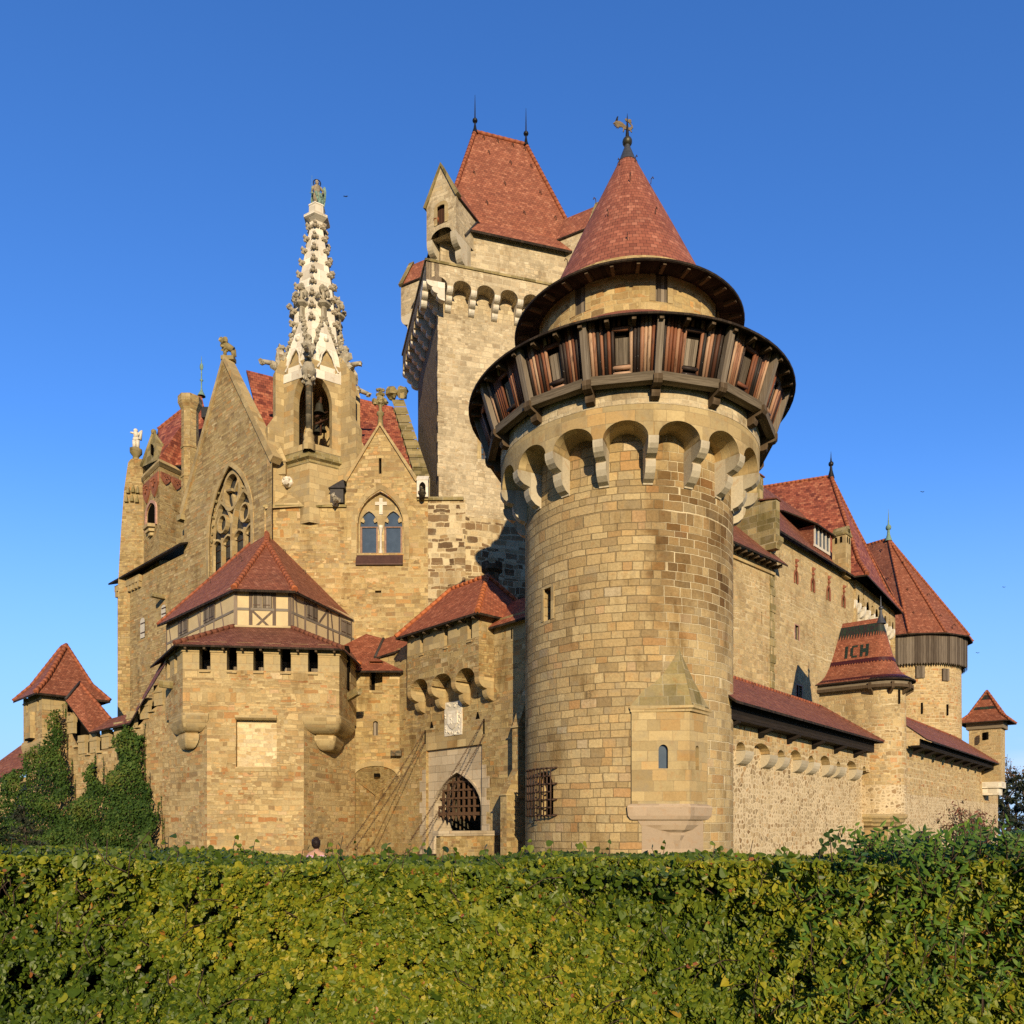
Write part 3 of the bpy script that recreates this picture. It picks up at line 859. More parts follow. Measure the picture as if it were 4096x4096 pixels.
M['dark_leaf'] = leaf_mat('dark_conifer', [(0.0, (0.010, 0.017, 0.009)), (0.7, (0.022, 0.034, 0.015)), (1.0, (0.05, 0.055, 0.02))], 0.08, 0.7)
M['autumn_leaf'] = leaf_mat('reddened_leaves', [(0.0, (0.05, 0.065, 0.018)), (0.5, (0.16, 0.055, 0.03)), (1.0, (0.30, 0.11, 0.06))], 0.25, 0.5)
M['rust_leaf'] = leaf_mat('rust_leaves', [(0.0, (0.12, 0.06, 0.03)), (1.0, (0.30, 0.16, 0.06))], 0.2, 0.6)
M['twig'] = simple('brown_twigs', (0.10, 0.065, 0.045), 0.85, 0.2, var=0.5, scale=8)
M['bark'] = simple('grey_bark', (0.085, 0.065, 0.050), 0.9, 0.1, var=0.5, scale=5, bump=0.5)
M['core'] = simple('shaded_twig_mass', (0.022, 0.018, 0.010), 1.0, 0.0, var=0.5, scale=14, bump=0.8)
M['grass'] = simple('rough_grass', (0.07, 0.10, 0.025), 0.95, 0.1, var=0.5, scale=1.5, bump=0.5)
M['skin'] = simple('skin', (0.50, 0.29, 0.20), 0.6, 0.3, var=0.08)
M['pink_cloth'] = simple('pink_shirt_cloth', (0.62, 0.36, 0.52), 0.9, 0.1, var=0.1)
M['blue_cloth'] = simple('dark_trousers_cloth', (0.03, 0.035, 0.06), 0.9, 0.1)
M['navy_cap'] = simple('navy_cap_cloth', (0.008, 0.010, 0.022), 0.8, 0.2)
M['hair'] = simple('dark_brown_hair', (0.022, 0.012, 0.010), 0.6, 0.3, var=0.4, scale=30)
M['feather'] = simple('black_feathers', (0.010, 0.010, 0.012), 0.6, 0.3)
M['tile_red2'] = tile_mat('turret_clay_tiles', [(p, (c[0] * 1.12, c[1] * 1.1, c[2] * 1.05)) for p, c in CLAY], bw=0.14, bh=0.115, lichen=0.25)


def glaze_mat(name, stops, bw=.13):
    t = NT(name)
    x, y, _ = t.xyz(t.uv())
    v = t.white(t.comb(t.ma('FLOOR', t.ma('DIVIDE', x, bw)), t.ma('FLOOR', t.ma('DIVIDE', y, .12)))).outputs['Value']
    return t.finish(t.ramp(v, stops, 'CONSTANT'), 0.45, None, spec=0.35)


M['glaze_red'] = glaze_mat('wine_glazed_tiles', [(0.0, (0.045, 0.010, 0.012)), (0.5, (0.085, 0.016, 0.014)), (0.85, (0.03, 0.012, 0.02))])
M['glaze_green'] = glaze_mat('green_glazed_tiles', [(0.0, (0.022, 0.034, 0.022)), (0.45, (0.035, 0.055, 0.030)), (0.7, (0.05, 0.015, 0.018)), (0.9, (0.018, 0.016, 0.026))])
M['glaze_letter'] = glaze_mat('dark_green_letter_tiles', [(0.0, (0.020, 0.034, 0.024)), (0.6, (0.028, 0.042, 0.028))])

M['rust_wood'] = wood_mat('rust_stained_oak', [(0.2, (0.09, 0.05, 0.028)), (0.5, (0.20, 0.115, 0.065)), (0.8, (0.29, 0.18, 0.11))], pw=9.0, gap=False)

# ------------------------------------------------------------------ ground
def ground():
    mb = MB()
    n = 24
    S = 900.0
    def h(x, y):
        return -0.02 if math.hypot(x, y) < 140 else -0.02 - (math.hypot(x, y) - 140) * 0.02
    xs = [-S + 2 * S * i / n for i in range(n + 1)]
    for i in range(n):
        for j in range(n):
            q = [(xs[i], xs[j]), (xs[i + 1], xs[j]), (xs[i + 1], xs[j + 1]), (xs[i], xs[j + 1])]
            mb.poly([(x, y, h(x, y)) for x, y in q])
    struct(mb.build('ground', M['grass']))


ground()

# ------------------------------------------------------------------ the great round tower
AX = Vector((4.70, 32.0, 0))
_v = Vector((AX.x, AX.y, 0)).normalized()
VD = _v                                  # from the viewer to the axis
RD = Vector((_v.y, -_v.x, 0))            # to the right


def tw(th, r, z, dz=0.0):
    """Point on the tower: th degrees, 0 = towards the viewer, positive to the right."""
    t = Rd(th)
    return AX - VD * (math.cos(t) * r) + RD * (math.sin(t) * r) + Vector((0, 0, z))


def tframe(th, z=0.0):
    """Local frame on the tower: x = outward (radial), y = tangential."""
    t = Rd(th)
    o = -VD * math.cos(t) + RD * math.sin(t)
    tg = VD * math.sin(t) + RD * math.cos(t)
    return Matrix(((o.x, tg.x, 0, AX.x), (o.y, tg.y, 0, AX.y), (0, 0, 1, z), (0, 0, 0, 1)))


ZH = EYE
RS, RDm = 4.16, 5.15


def build_round_tower():
    T = thing('round_tower', 'big round stone tower with a timber hoarding gallery and red cone roof', 'tower', (AX.x, AX.y, 0))
    # shaft, with its openings
    cyl = lambda r0: (lambda s, z, o=0.0: tw(math.degrees(s / r0), r0 + o, z))
    mf = cyl(RS)
    sA = lambda th: Rd(th) * RS
    hw = rect(sA(-49.5), sA(-41.5), zd(2463, 28.9), zd(2328, 28.9)); hw['reveal'] = 0.5
    hg = arch(sA(-57), sA(-41), zd(3262, 29.2), zd(3150, 29.2), zd(3085, 29.2), 'round'); hg['reveal'] = 0.6
    mb = MB()
    strips(mb, mf, -math.pi * RS, math.pi * RS, -0.3, ZH + 14.3, [hw, hg], ds=0.11, reveal=0.5)
    wall = mb.build('shaft_wall', M['tower'], T)
    for h in (hw, hg):
        b = MB(); pane(b, mf, h, -0.45)
        w = b.build('window', M['dark'], wall)
    # dressed frame and shutters of the upper window
    b = MB()
    outline(b, mf, hw, 0.16, -0.02, 0.05)
    b.build('window_surround', M['dressed'], wall)
    b = MB()
    for k in range(3):
        s = hw['a'] + (hw['b'] - hw['a']) * (0.62 + 0.13 * k)
        b.tube(mf(s, hw['zb'], -0.25), mf(s, hw['top'](s), -0.25), 0.012, n=6)
    for k in range(5):
        z = hw['zb'] + (hw['top'](0) - hw['zb']) * (k + 0.5) / 5
        b.tube(mf(hw['a'], z, -0.25), mf(hw['b'], z, -0.25), 0.012, n=6)
    b.build('window_bars', M['iron'], wall)
    # wrought iron cage over the lower window
    b = MB()
    z0, z1 = zd(3268, 28.9), zd(3066, 28.9)
    for k in range(9):
        s = sA(-61.5) + (sA(-40.2) - sA(-61.5)) * k / 8
        b.tube(mf(s, z0, 0.20), mf(s, z1, 0.20), 0.028, n=6)
    for k in range(7):
        z = z0 + 0.06 + (z1 - z0 - 0.1) * k / 6
        for i in range(6):
            a = sA(-62) + (sA(-39.6) - sA(-62)) * i / 6; c = sA(-62) + (sA(-39.6) - sA(-62)) * (i + 1) / 6
            b.tube(mf(a, z, 0.225), mf(c, z, 0.225), 0.030, n=6)
        if k % 2 == 0:
            for e in (-63, -38.6):
                b.tube(mf(sA(e), z, 0.24), mf(sA(e), z, -0.05), 0.035, n=6)
                b.tube(mf(sA(e) - 0.07, z, 0.10), mf(sA(e) + 0.12, z + 0.03, 0.10), 0.05, 0.02, n=6)
    b.tube(mf(sA(-51), z0, 0.22), mf(sA(-51), z0 - 0.16, 0.22), 0.04, 0.02)
    b.tube(mf(sA(-48.2), z0 - 0.13, 0.22), mf(sA(-53.6), z0 - 0.13, 0.22), 0.022)
    b.build('window_cage', M['iron'], T)

    # machicolated drum: arches between 17 corbels
    NC = 17; ST = 360.0 / NC; TH0 = 9.9
    zs, zc, ztop = ZH + 13.32, ZH + 13.88, ZH + 15.2
    md = cyl(RDm)
    hwid = 0.175 / RDm
    mb = MB(); sf = MB()
    for k in range(NC):
        a = Rd(TH0 + ST * k); c = a + Rd(ST)
        s0, s1 = (a + hwid) * RDm, (c - hwid) * RDm
        ar = arch(s0, s1, zs, zs, zc, 'round', n=14)
        strips(mb, md, a * RDm, c * RDm, lambda s, ar=ar: ar['top'](s) if ar['a'] < s < ar['b'] else zs, ztop, ds=0.11, extra=hole_samples(ar))
        hs = hole_samples(ar)
        for p, q in zip(hs, hs[1:]):
            tp, tq = p / RDm, q / RDm
            zp, zq = ar['top'](p), ar['top'](q)
            r2 = RS - 0.02
            sf.poly([md(p, zp, 0), md(q, zq, 0), tw(math.degrees(tq), r2, zq), tw(math.degrees(tp), r2, zp)], uv=[(p, 0), (q, 0), (q, 1), (p, 1)], sm=True)
        # underside of the piers
        sf.poly([md(a * RDm - hwid * RDm, zs, 0), md(a * RDm + hwid * RDm, zs, 0), tw(math.degrees(a + hwid), RS, zs), tw(math.degrees(a - hwid), RS, zs)])
    # ring of arch stones a little proud
    dr = mb.build('machicolation_drum', M['dressed'], T)
    sf.build('arch_soffit', M['dressed'], dr)
    vb = MB()
    for k in range(NC):
        a = Rd(TH0 + ST * k)
        n = 7
        s0, s1 = (a + hwid) * RDm, (a + Rd(ST) - hwid) * RDm
        ar = arch(s0, s1, zs, zs, zc, 'round')
        m = (s0 + s1) / 2; hw_ = (s1 - s0) / 2
    b = MB()
    b.lathe(AX, [(RDm + 0.012, ZH + 14.42), (RDm + 0.012, ztop + 0.02)], 96, ur=RDm)
    b.build('pale_band', M['keep'], dr)
    # corbels
    prof = [(-0.15, 12.05), (0.05, 12.05), (0.06, 12.10), (0.25, 12.17), (0.42, 12.31), (0.52, 12.49), (0.55, 12.66), (0.55, 12.71), (0.49, 12.73), (0.49, 12.77),
            (0.56, 12.79), (0.75, 12.84), (0.91, 12.95), (1.0, 13.08), (1.03, 13.24), (1.03, 13.325), (-0.15, 13.325)]
    prof = [(r + RS, z + ZH) for r, z in prof]
    b = MB(); b.extrude(prof, -0.18, 0.18, axis='y')
    me = b.mesh('corbel', M['corbel'])
    for k in range(NC):
        link_mesh('corbel', me, T, tframe(TH0 + ST * k))
    # timber hoarding: 15 posts
    NP = 15; SP = 24.0; PH0 = 10.2
    zb, zt = ZH + 15.12, ZH + 16.74
    Rb, Rt = 5.52, 6.08
    deck = MB()
    deck.lathe(AX, [(RDm - 0.1, zb - 0.10), (Rb + 0.06, zb - 0.10)], 15, a0=0)
    for k in range(NP):
        a, c = PH0 + SP * k, PH0 + SP * (k + 1)
        f = MB(); f.M = tframe(a)
        f.poly([(0, 0, 0), (0.001, 0, 0), (0, 0.001, 0)]) if False else None
        # post, leaning outwards
        f.prism([(Rb - 0.02, -0.115), (Rb + 0.24, -0.115), (Rb + 0.24, 0.115), (Rb - 0.02, 0.115)], zb - 0.02, zt + 0.03,
                top=[(Rt - 0.02, -0.115), (Rt + 0.22, -0.115), (Rt + 0.22, 0.115), (Rt - 0.02, 0.115)])
        f.build('hoarding_post', M['wood_beam'], T)
        # bracket below: two rounded noses
        f = MB(); f.M = tframe(a)
        pr = [(RDm - 0.1, zb - 0.62), (RDm + 0.12, zb - 0.62), (RDm + 0.25, zb - 0.58), (RDm + 0.30, zb - 0.48), (RDm + 0.30, zb - 0.36), (RDm + 0.42, zb - 0.35), (RDm + 0.58, zb - 0.30), (RDm + 0.66, zb - 0.20), (RDm + 0.66, zb - 0.03), (RDm - 0.1, zb - 0.03)]
        f.extrude(pr, -0.15, 0.15, axis='y')
        f.build('bracket', M['bracket'], T)
        # sill beam between posts
        A = tw(a, Rb + 0.08, zb); B = tw(c, Rb + 0.08, zb)
        dirv = (B - A).normalized(); out = Vector((dirv.y, -dirv.x, 0))
        if out.dot(A - AX) < 0: out = -out
        l = (B - A).length
        f = MB(); f.M = Matrix(((dirv.x, out.x, 0, A.x), (dirv.y, out.y, 0, A.y), (0, 0, 1, zb), (0, 0, 0, 1)))
        f.box(-0.02, l + 0.02, -0.16, 0.14, -0.20, 0.10)
        f.build('sill_beam', M['wood_beam_h'], T)
        # palisade of logs with a shuttered hatch
        A0 = tw(a, Rb + 0.02, zb + 0.08); B0 = tw(c, Rb + 0.02, zb + 0.08)
        A1 = tw(a, Rt + 0.02, zt + 0.1); B1 = tw(c, Rt + 0.02, zt + 0.1)
        f = MB(); nlog = 18
        zf = lambda z: (z - zb - 0.08) / (zt - zb + 0.02)
        pt = lambda u, w: (A0.lerp(B0, u)).lerp(A1.lerp(B1, u), w)
        for i in range(nlog):
            u = 0.055 + 0.89 * (i + 0.5) / nlog
            r = 0.066 + rng.uniform(-0.008, 0.008)
            uid = rng.randint(0, 5000)
            j = Vector((rng.uniform(-.01, .01), rng.uniform(-.01, .01), 0))
            if 0.38 < u < 0.62:
                f.tube(pt(u, -0.02) + j, pt(u, 0.10) + j, r, n=8, u0=uid + 0.02) if False else None
            else:
                f.tube(pt(u, -0.03) + j, pt(u, 1.02) + j, r, n=8, u0=uid + 0.02)
        for w0 in (0.06, 0.17):
            uid = rng.randint(0, 5000)
            f.tube(pt(0.37, w0), pt(0.63, w0), 0.075, n=8, u0=uid + 0.02)
        f.tube(pt(0.37, 0.83), pt(0.63, 0.83), 0.08, n=8, u0=rng.randint(0, 5000) + 0.02)
        for i in range(4):
            f.tube(pt(0.395 + 0.07 * i, 0.88), pt(0.395 + 0.07 * i, 1.02), 0.06, n=8, u0=rng.randint(0, 5000) + 0.02)
        lw = f.build('log_wall', M['log'], T)
        inn = (AX - (A0 + B0) / 2); inn.z = 0; inn.normalize()
        f = MB()
        q = [pt(0.02, -0.02), pt(0.98, -0.02), pt(0.98, 1.02), pt(0.02, 1.02)]
        f.poly([p + inn * 0.12 for p in q])
        f.build('inner_boarding', M['dark'], lw)
        f = MB()
        f.poly([pt(0.41, 0.24) + inn * .06, pt(0.59, 0.24) + inn * .06, pt(0.59, 0.70) + inn * .06, pt(0.41, 0.70) + inn * .06])
        f.poly([pt(0.41, 0.24) + inn * .09, pt(0.59, 0.24) + inn * .09, pt(0.59, 0.70) + inn * .09, pt(0.41, 0.70) + inn * .09])
        f.build('hatch_shutter', M['wood_grey'], lw)
    deck.build('gallery_deck', M['soffit'], T)
    # skirt roof
    ze = ZH + 16.72
    skirt = [(6.43, ze), (5.0, ze + 0.98), (3.55, ze + 1.98)]
    mb = MB()
    mb.lathe(AX, skirt, 72, ur=5.5)
    sk = mb.build('skirt_roof', M['tile_cone'], T)
    mb = MB()
    mb.lathe(AX, [(6.43, ze), (6.43, ze - 0.07), (5.9, ze + 0.25), (3.6, ze + 1.85)], 72)
    mb.build('skirt_soffit', M['soffit'], sk)
    b = MB(); b.box(5.95, 6.36, -0.07, 0.07, ze - 0.16, ze - 0.02)
    me = b.mesh('rafter_end', M['bracket'])
    for k in range(44):
        link_mesh('rafter_end', me, sk, tframe(k * 360 / 44 + 2))
    # upper drum
    z0, z1 = ZH + 17.6, ZH + 20.6
    R2 = 3.63
    mu = cyl(R2)
    hs = []
    for px, th in ((2301, -28.5), (2664, 19.8), (0, 70), (0, -76)):
        s = Rd(th) * R2
        h = rect(s - 0.34, s + 0.34, ZH + 18.95, ZH + 20.45); h['reveal'] = 0.12
        hs.append(h)
    mb = MB()
    strips(mb, mu, -math.pi * R2, math.pi * R2, z0, z1, hs, ds=0.11, reveal=0.12)
    ud = mb.build('upper_drum', M['chapel'], T)
    for h in hs:
        f = MB(); pane(f, mu, h, -0.06); f.build('shutter', M['wood_grey'], ud)
        f = MB(); outline(f, mu, h, 0.22, -0.03, 0.05); f.build('shutter_surround', M['dressed'], ud)
    # cone
    zc0 = ZH + 19.82
    cone = [(4.56, zc0), (3.5, zc0 + 0.56), (3.12, ZH + 21.2), (2.84, ZH + 21.85), (1.95, ZH + 23.72), (0.36, ZH + 26.98)]
    mb = MB(); mb.lathe(AX, cone, 72, ur=3.0)
    cr = mb.build('cone_roof', M['tile_cone'], T)
    mb = MB(); mb.lathe(AX, [(4.56, zc0), (4.56, zc0 - 0.08), (3.5, zc0 + 0.14)], 72)
    mb.build('cone_soffit', M['soffit'], cr)
    b = MB(); b.box(4.0, 4.48, -0.06, 0.06, zc0 - 0.14, zc0 - 0.02)
    me = b.mesh('rafter_end', M['bracket'])
    for k in range(30):
        link_mesh('rafter_end', me, cr, tframe(k * 12 + 5))
    # dark eaves line
    mb = MB(); mb.lathe(AX, [(4.58, zc0 - 0.06), (4.60, zc0 + 0.0), (4.55, zc0 + 0.03)], 72); mb.build('eave_edge', M['soffit'], cr)
    mb = MB(); mb.lathe(AX, [(6.45, ze - 0.06), (6.47, ze + 0.0), (6.42, ze + 0.03)], 72); mb.build('eave_edge', M['soffit'], sk)
    # snow hooks
    b = MB(); b.path([(0, 0, 0), (0.02, 0, 0.18), (0.10, 0, 0.22), (0.14, 0, 0.12)], 0.016, n=5)
    me = b.mesh('roof_hook', M['iron'])
    for th, r, z in ((-20, 2.12, 23.35), (30, 2.12, 23.35), (5, 1.3, 25.22), (-50, 1.6, 24.65), (50, 1.2, 25.4), (-30, .6, 26.5), (35, .55, 26.6), (-58, 2.74, 22.05), (0, 2.9, 21.7)):
        link_mesh('roof_hook', me, cr, tframe(th, ZH + z) @ Matrix.Translation((r, 0, 0)))
    mb = MB()
    mb.lathe(AX, [(0.42, ZH + 26.9), (0.30, ZH + 27.15), (0.20, ZH + 27.42), (0.12, ZH + 27.62), (0.10, ZH + 27.75)], 24)
    mb.build('lead_cap', M['lead'], cr)

    # oriel with pyramid roof, corbelled out low on the tower
    c0 = tw(2.0, RS + 0.10, 0); c1 = P(2758, 3000, 27.62); c2 = tw(47.5, RS - 0.05, 0)
    A = Vector((c0.x, c0.y, 0)); B = Vector((c1.x, c1.y, 0)); D = Vector((c2.x, c2.y, 0))
    Ain = tw(2.0, RS - 0.3, 0); Din = tw(47.5, RS - 0.5, 0)
    zc_, zb_, zt_ = zd(2835, 27.7), zd(3215, 27.7), zd(2590, 28.2)
    plA = Pl((B.x, B.y), (A.x - B.x, A.y - B.y)); plB = Pl((B.x, B.y), (D.x - B.x, D.y - B.y))
    lA = (A - B).length; lB = (D - B).length
    ha = arch(plA.s(2672), plA.s(2634), zd(3074, 27.7), zd(3000, 27.7), zd(2978, 27.7)); ha['reveal'] = 0.25
    hb = arch(plB.s(2782), plB.s(2796), zd(3080, 28), zd(2996, 28), zd(2982, 28)); hb['reveal'] = 0.25
    mb = MB()
    strips(mb, plA.pt, 0, lA, zb_, zc_, [ha], reveal=.25)
    strips(mb, plB.pt, 0, lB, zb_, zc_, [hb], reveal=.25)
    mb.poly([A + Vector((0, 0, zb_)), Ain + Vector((0, 0, zb_)), Ain + Vector((0, 0, zc_)), A + Vector((0, 0, zc_))])
    orl = mb.build('oriel', M['dressed'], T)
    b = MB(); pane(b, plA.pt, ha, -0.16); b.build('oriel_window', M['glass'], orl)
    b = MB(); pane(b, plB.pt, hb, -0.16); b.build('oriel_window', M['dark'], orl)
    # cornice + pyramid
    def off(p, k): return p + (p - (AX + Vector((0, 0, 0)))).normalized() * k
    G = (A + B + D) / 3
    def grow(k): return [A + (A - G).normalized() * k * 0.4, B + (B - G).normalized() * k, D + (D - G).normalized() * k * 0.6]
    mb = MB()
    rings = [(0.0, zc_ - 0.12), (0.10, zc_ - 0.10), (0.10, zc_ - 0.03), (0.19, zc_ + 0.02), (0.19, zc_ + 0.10), (0.10, zc_ + 0.12)]
    for (k0, za), (k1, zb2) in zip(rings, rings[1:]):
        p, q = grow(k0), grow(k1)
        for i in range(2):
            mb.poly([p[i] + Vector((0, 0, za)), p[i + 1] + Vector((0, 0, za)), q[i + 1] + Vector((0, 0, zb2)), q[i] + Vector((0, 0, zb2))])
    mb.build('oriel_cornice', M['dressed'], orl)
    ap = tw(26, RS - 0.02, zt_)
    p = [v + Vector((0, 0, zc_ + 0.10)) for v in grow(0.12)]
    mb = MB()
    mb.poly([p[0], p[1], ap]); mb.poly([p[1], p[2], ap])
    mb.build('oriel_roof', M['moss_stone'], orl)
    # moulded corbel foot
    mb = MB()
    def ringf(t):
        m = tw(25, RS - 0.05, 0)
        return [m.lerp(A, t), m.lerp(B, t), m.lerp(D, t)]
    seq = [(1.0, zb_ + 0.0), (1.08, zb_ - 0.06), (1.10, zb_ - 0.12), (1.08, zb_ - 0.42), (1.02, zb_ - 0.55), (0.95, zb_ - 0.58), (0.86, zb_ - 0.60), (0.80, zb_ - 0.75), (0.62, zb_ - 0.92), (0.42, zb_ - 0.99),
           (0.36, zb_ - 1.02), (0.35, zb_ - 1.12), (0.26, zb_ - 1.3), (0.20, zb_ - 1.6), (0.17, zb_ - 2.0)]
    for (k0, za), (k1, zb2) in zip(seq, seq[1:]):
        pp, qq = ringf(k0), ringf(k1)
        for i in range(2):
            mb.poly([pp[i] + Vector((0, 0, za)), pp[i + 1] + Vector((0, 0, za)), qq[i + 1] + Vector((0, 0, zb2)), qq[i] + Vector((0, 0, zb2))])
    mb.build('oriel_corbel', M['pink'], orl)
    mb = MB()
    strips(mb, cyl(RS + 0.012), sA(7), sA(41), zb_ - 2.2, zb_ - 0.55, ds=0.2, sm=True)
    mb.build('oriel_backing', M['pink'], orl)
    return T


build_round_tower()


def weathercock():
    z = ZH + 27.72
    W = thing('weathercock', 'gilded rooster weathercock on the ball and spike above the round tower', 'weathervane', (AX.x, AX.y, z))
    b = MB(); b.ball((AX.x, AX.y, z + 0.12), 0.20, 16, 10, (1, 1, 0.95)); b.build('ball', M['bronze'], W)
    b = MB(); b.lathe(AX, [(0.085, z + 0.25), (0.06, z + 0.55), (0.035, z + 0.85), (0.02, z + 1.1), (0.006, z + 1.28)], 10); b.build('spike', M['black_metal'], W)
    s = 0.1346 / 1783 * 1783 * 32.0 / F      # zoomed sheet pixels to metres
    ox, oz = 935, 640
    def q(x, y): return ((x - ox) * s, (oz - y) * s)
    outl = [(515, 430), (600, 370), (700, 385), (800, 450), (880, 540), (930, 590), (1000, 620), (1050, 600), (1060, 560), (1020, 520), (985, 465), (955, 440), (890, 410), (862, 350), (905, 335), (960, 375),
            (1010, 370), (1050, 400), (1060, 470), (1040, 490), (1020, 470), (1060, 530), (1098, 580), (1102, 640), (1060, 685), (1040, 700), (1075, 755), (1045, 760), (1015, 700), (960, 685), (890, 655), (850, 650), (830, 720), (800, 715), (815, 640), (800, 590), (760, 560), (700, 560), (650, 605), (665, 560), (600, 570), (640, 520), (565, 520), (625, 480), (540, 485), (600, 440), (520, 440)]
    pts = [q(*p) for p in outl]
    zc = z + 0.66
    rt = RD
    b = MB()
    tess = tessellate([(Vector((x, y, 0)) for x, y in pts)])
    d = VD * 0.02
    w = lambda p, k: Vector((AX.x, AX.y, zc)) + rt * p[0] + Vector((0, 0, p[1])) + d * k
    for tr in tess:
        b.poly([w(pts[i], -1) for i in tr]); b.poly([w(pts[i], 1) for i in reversed(tr)])
    for i in range(len(pts)):
        j = (i + 1) % len(pts)
        b.poly([w(pts[i], -1), w(pts[j], -1), w(pts[j], 1), w(pts[i], 1)])
    b.build('rooster', M['gilt'], W)
    # a crow on its tail
    t = q(620, 365)
    c = Vector((AX.x, AX.y, zc)) + rt * t[0] + Vector((0, 0, t[1]))
    b = MB()
    b.ball(c + rt * 0.02 + Vector((0, 0, 0.075)), 0.045, 10, 8, (0.9, 0.8, 1.6))
    b.ball(c + rt * 0.045 + Vector((0, 0, 0.155)), 0.026, 8, 6)
    b.tube(c + rt * 0.045 + Vector((0, 0, 0.16)), c + rt * 0.055 + Vector((0, 0, 0.20)), 0.010, 0.002, 6)
    b.tube(c + rt * 0.0 + Vector((0, 0, 0.06)), c - rt * 0.06 + Vector((0, 0, -0.02)), 0.028, 0.012, 6)
    b.tube(c + Vector((0, 0, 0.03)), c + Vector((0, 0, -0.02)), 0.008, n=5)
    o = b.build('crow', M['feather']); tag(o, 'small black crow perched on the tail of the weathercock', 'bird')


def tessellate(loops):
    from mathutils.geometry import tessellate_polygon
    return tessellate_polygon([list(l) for l in loops])


weathercock()

# ------------------------------------------------------------------ gatehouse
GP_ = Pl((0.80, 34.0), (-0.668, 0.743))


def arch_corbel_wall(name, pl, s0, s1, o, zs, zc, ztop, n, mat, cmat, parent, prof, cw=0.36, holes=(), edge=True, soff=None):
    """A wall carried forward by o on n arches between n+1 corbels."""
    step = (s1 - s0) / n
    ars = []
    for k in range(n):
        a = s0 + step * k + (cw / 2 if (k or not edge) else cw); b = s0 + step * (k + 1) - (cw / 2 if (k < n - 1 or not edge) else cw)
        ars.append(arch(a, b, zs, zs, zc, 'round', n=12))
    def lo(s):
        for a in ars:
            if a['a'] < s < a['b']: return a['top'](s)
        return zs
    ex = []
    for a in ars: ex += hole_samples(a)
    mb = MB()
    strips(mb, pl.pt, s0, s1, lo, ztop, holes, extra=ex, o=o, reveal=0.35)
    mb.poly([pl.pt(s0, zs, o), pl.pt(s0, zs, 0), pl.pt(s0, ztop, 0), pl.pt(s0, ztop, o)])
    mb.poly([pl.pt(s1, zs, o), pl.pt(s1, zs, 0), pl.pt(s1, ztop, 0), pl.pt(s1, ztop, o)])
    w = mb.build(name, mat, parent)
    mb = MB()
    for a in ars:
        hs = hole_samples(a)
        for p, q in zip(hs, hs[1:]):
            mb.poly([pl.pt(p, a['top'](p), o), pl.pt(q, a['top'](q), o), pl.pt(q, a['top'](q), -0.05), pl.pt(p, a['top'](p), -0.05)])
    for k in range(n + 1):
        c = s0 + step * k
        mb.poly([pl.pt(max(s0, c - cw), zs, o), pl.pt(min(s1, c + cw), zs, o), pl.pt(min(s1, c + cw), zs, 0), pl.pt(max(s0, c - cw), zs, 0)])
    mb.build('arch_soffit', soff or mat, w)
    b = MB(); b.extrude(prof, -cw / 2, cw / 2, axis='x')
    me = b.mesh('corbel', cmat)
    for k in range(n + 1):
        c = s0 + step * k
        if edge: c = min(max(c, s0 + cw / 2), s1 - cw / 2)
        link_mesh('corbel', me, parent, pl.M(c, 0, 0))
    return w


def lobes(o, z1, h, n=2, back=-0.15):
    """Side profile (o, z) of a corbel of n rounded courses reaching out o under z1, h tall."""
    p = [(back, z1 - h)]
    for k in range(n):
        r0, r1 = o * k / n + (0.02 if k == 0 else 0), o * (k + 1) / n
        za, zb = z1 - h * (n - k) / n, z1 - h * (n - k - 1) / n
        hh = (zb - za)
        p.append((r0 + 0.01, za + 0.02))
        for i in range(1, 6):
            t = math.pi / 2 * i / 5
            p.append((r0 + (r1 - r0) * math.sin(t) * 1.0, za + 0.03 + hh * 0.72 * (1 - math.cos(t))))
        p.append((r1, zb - hh * 0.10))
        if k < n - 1:
            p.append((r1 - 0.05, zb - hh * 0.08)); p.append((r1 - 0.05, zb))
    p.append((o, z1 + 0.004)); p.append((back, z1 + 0.004))
    return p


def merlon_mesh(w, h, d, name='merlon', mat='dressed'):
    """A merlon w wide, d thick, with sloped coping and a string course; local x along, y outward."""
    b = MB()
    b.box(-w / 2, w / 2, -d, 0, 0, h * 0.62)
    b.extrude([(-d - 0.03, h * 0.62), (0.05, h * 0.62), (0.06, h * 0.68), (0.005, h * 0.74), (0.005, h), (-d - 0.03, h)], -w / 2 - 0.015, w / 2 + 0.015, axis='x')
    return b.mesh(name, M[mat])


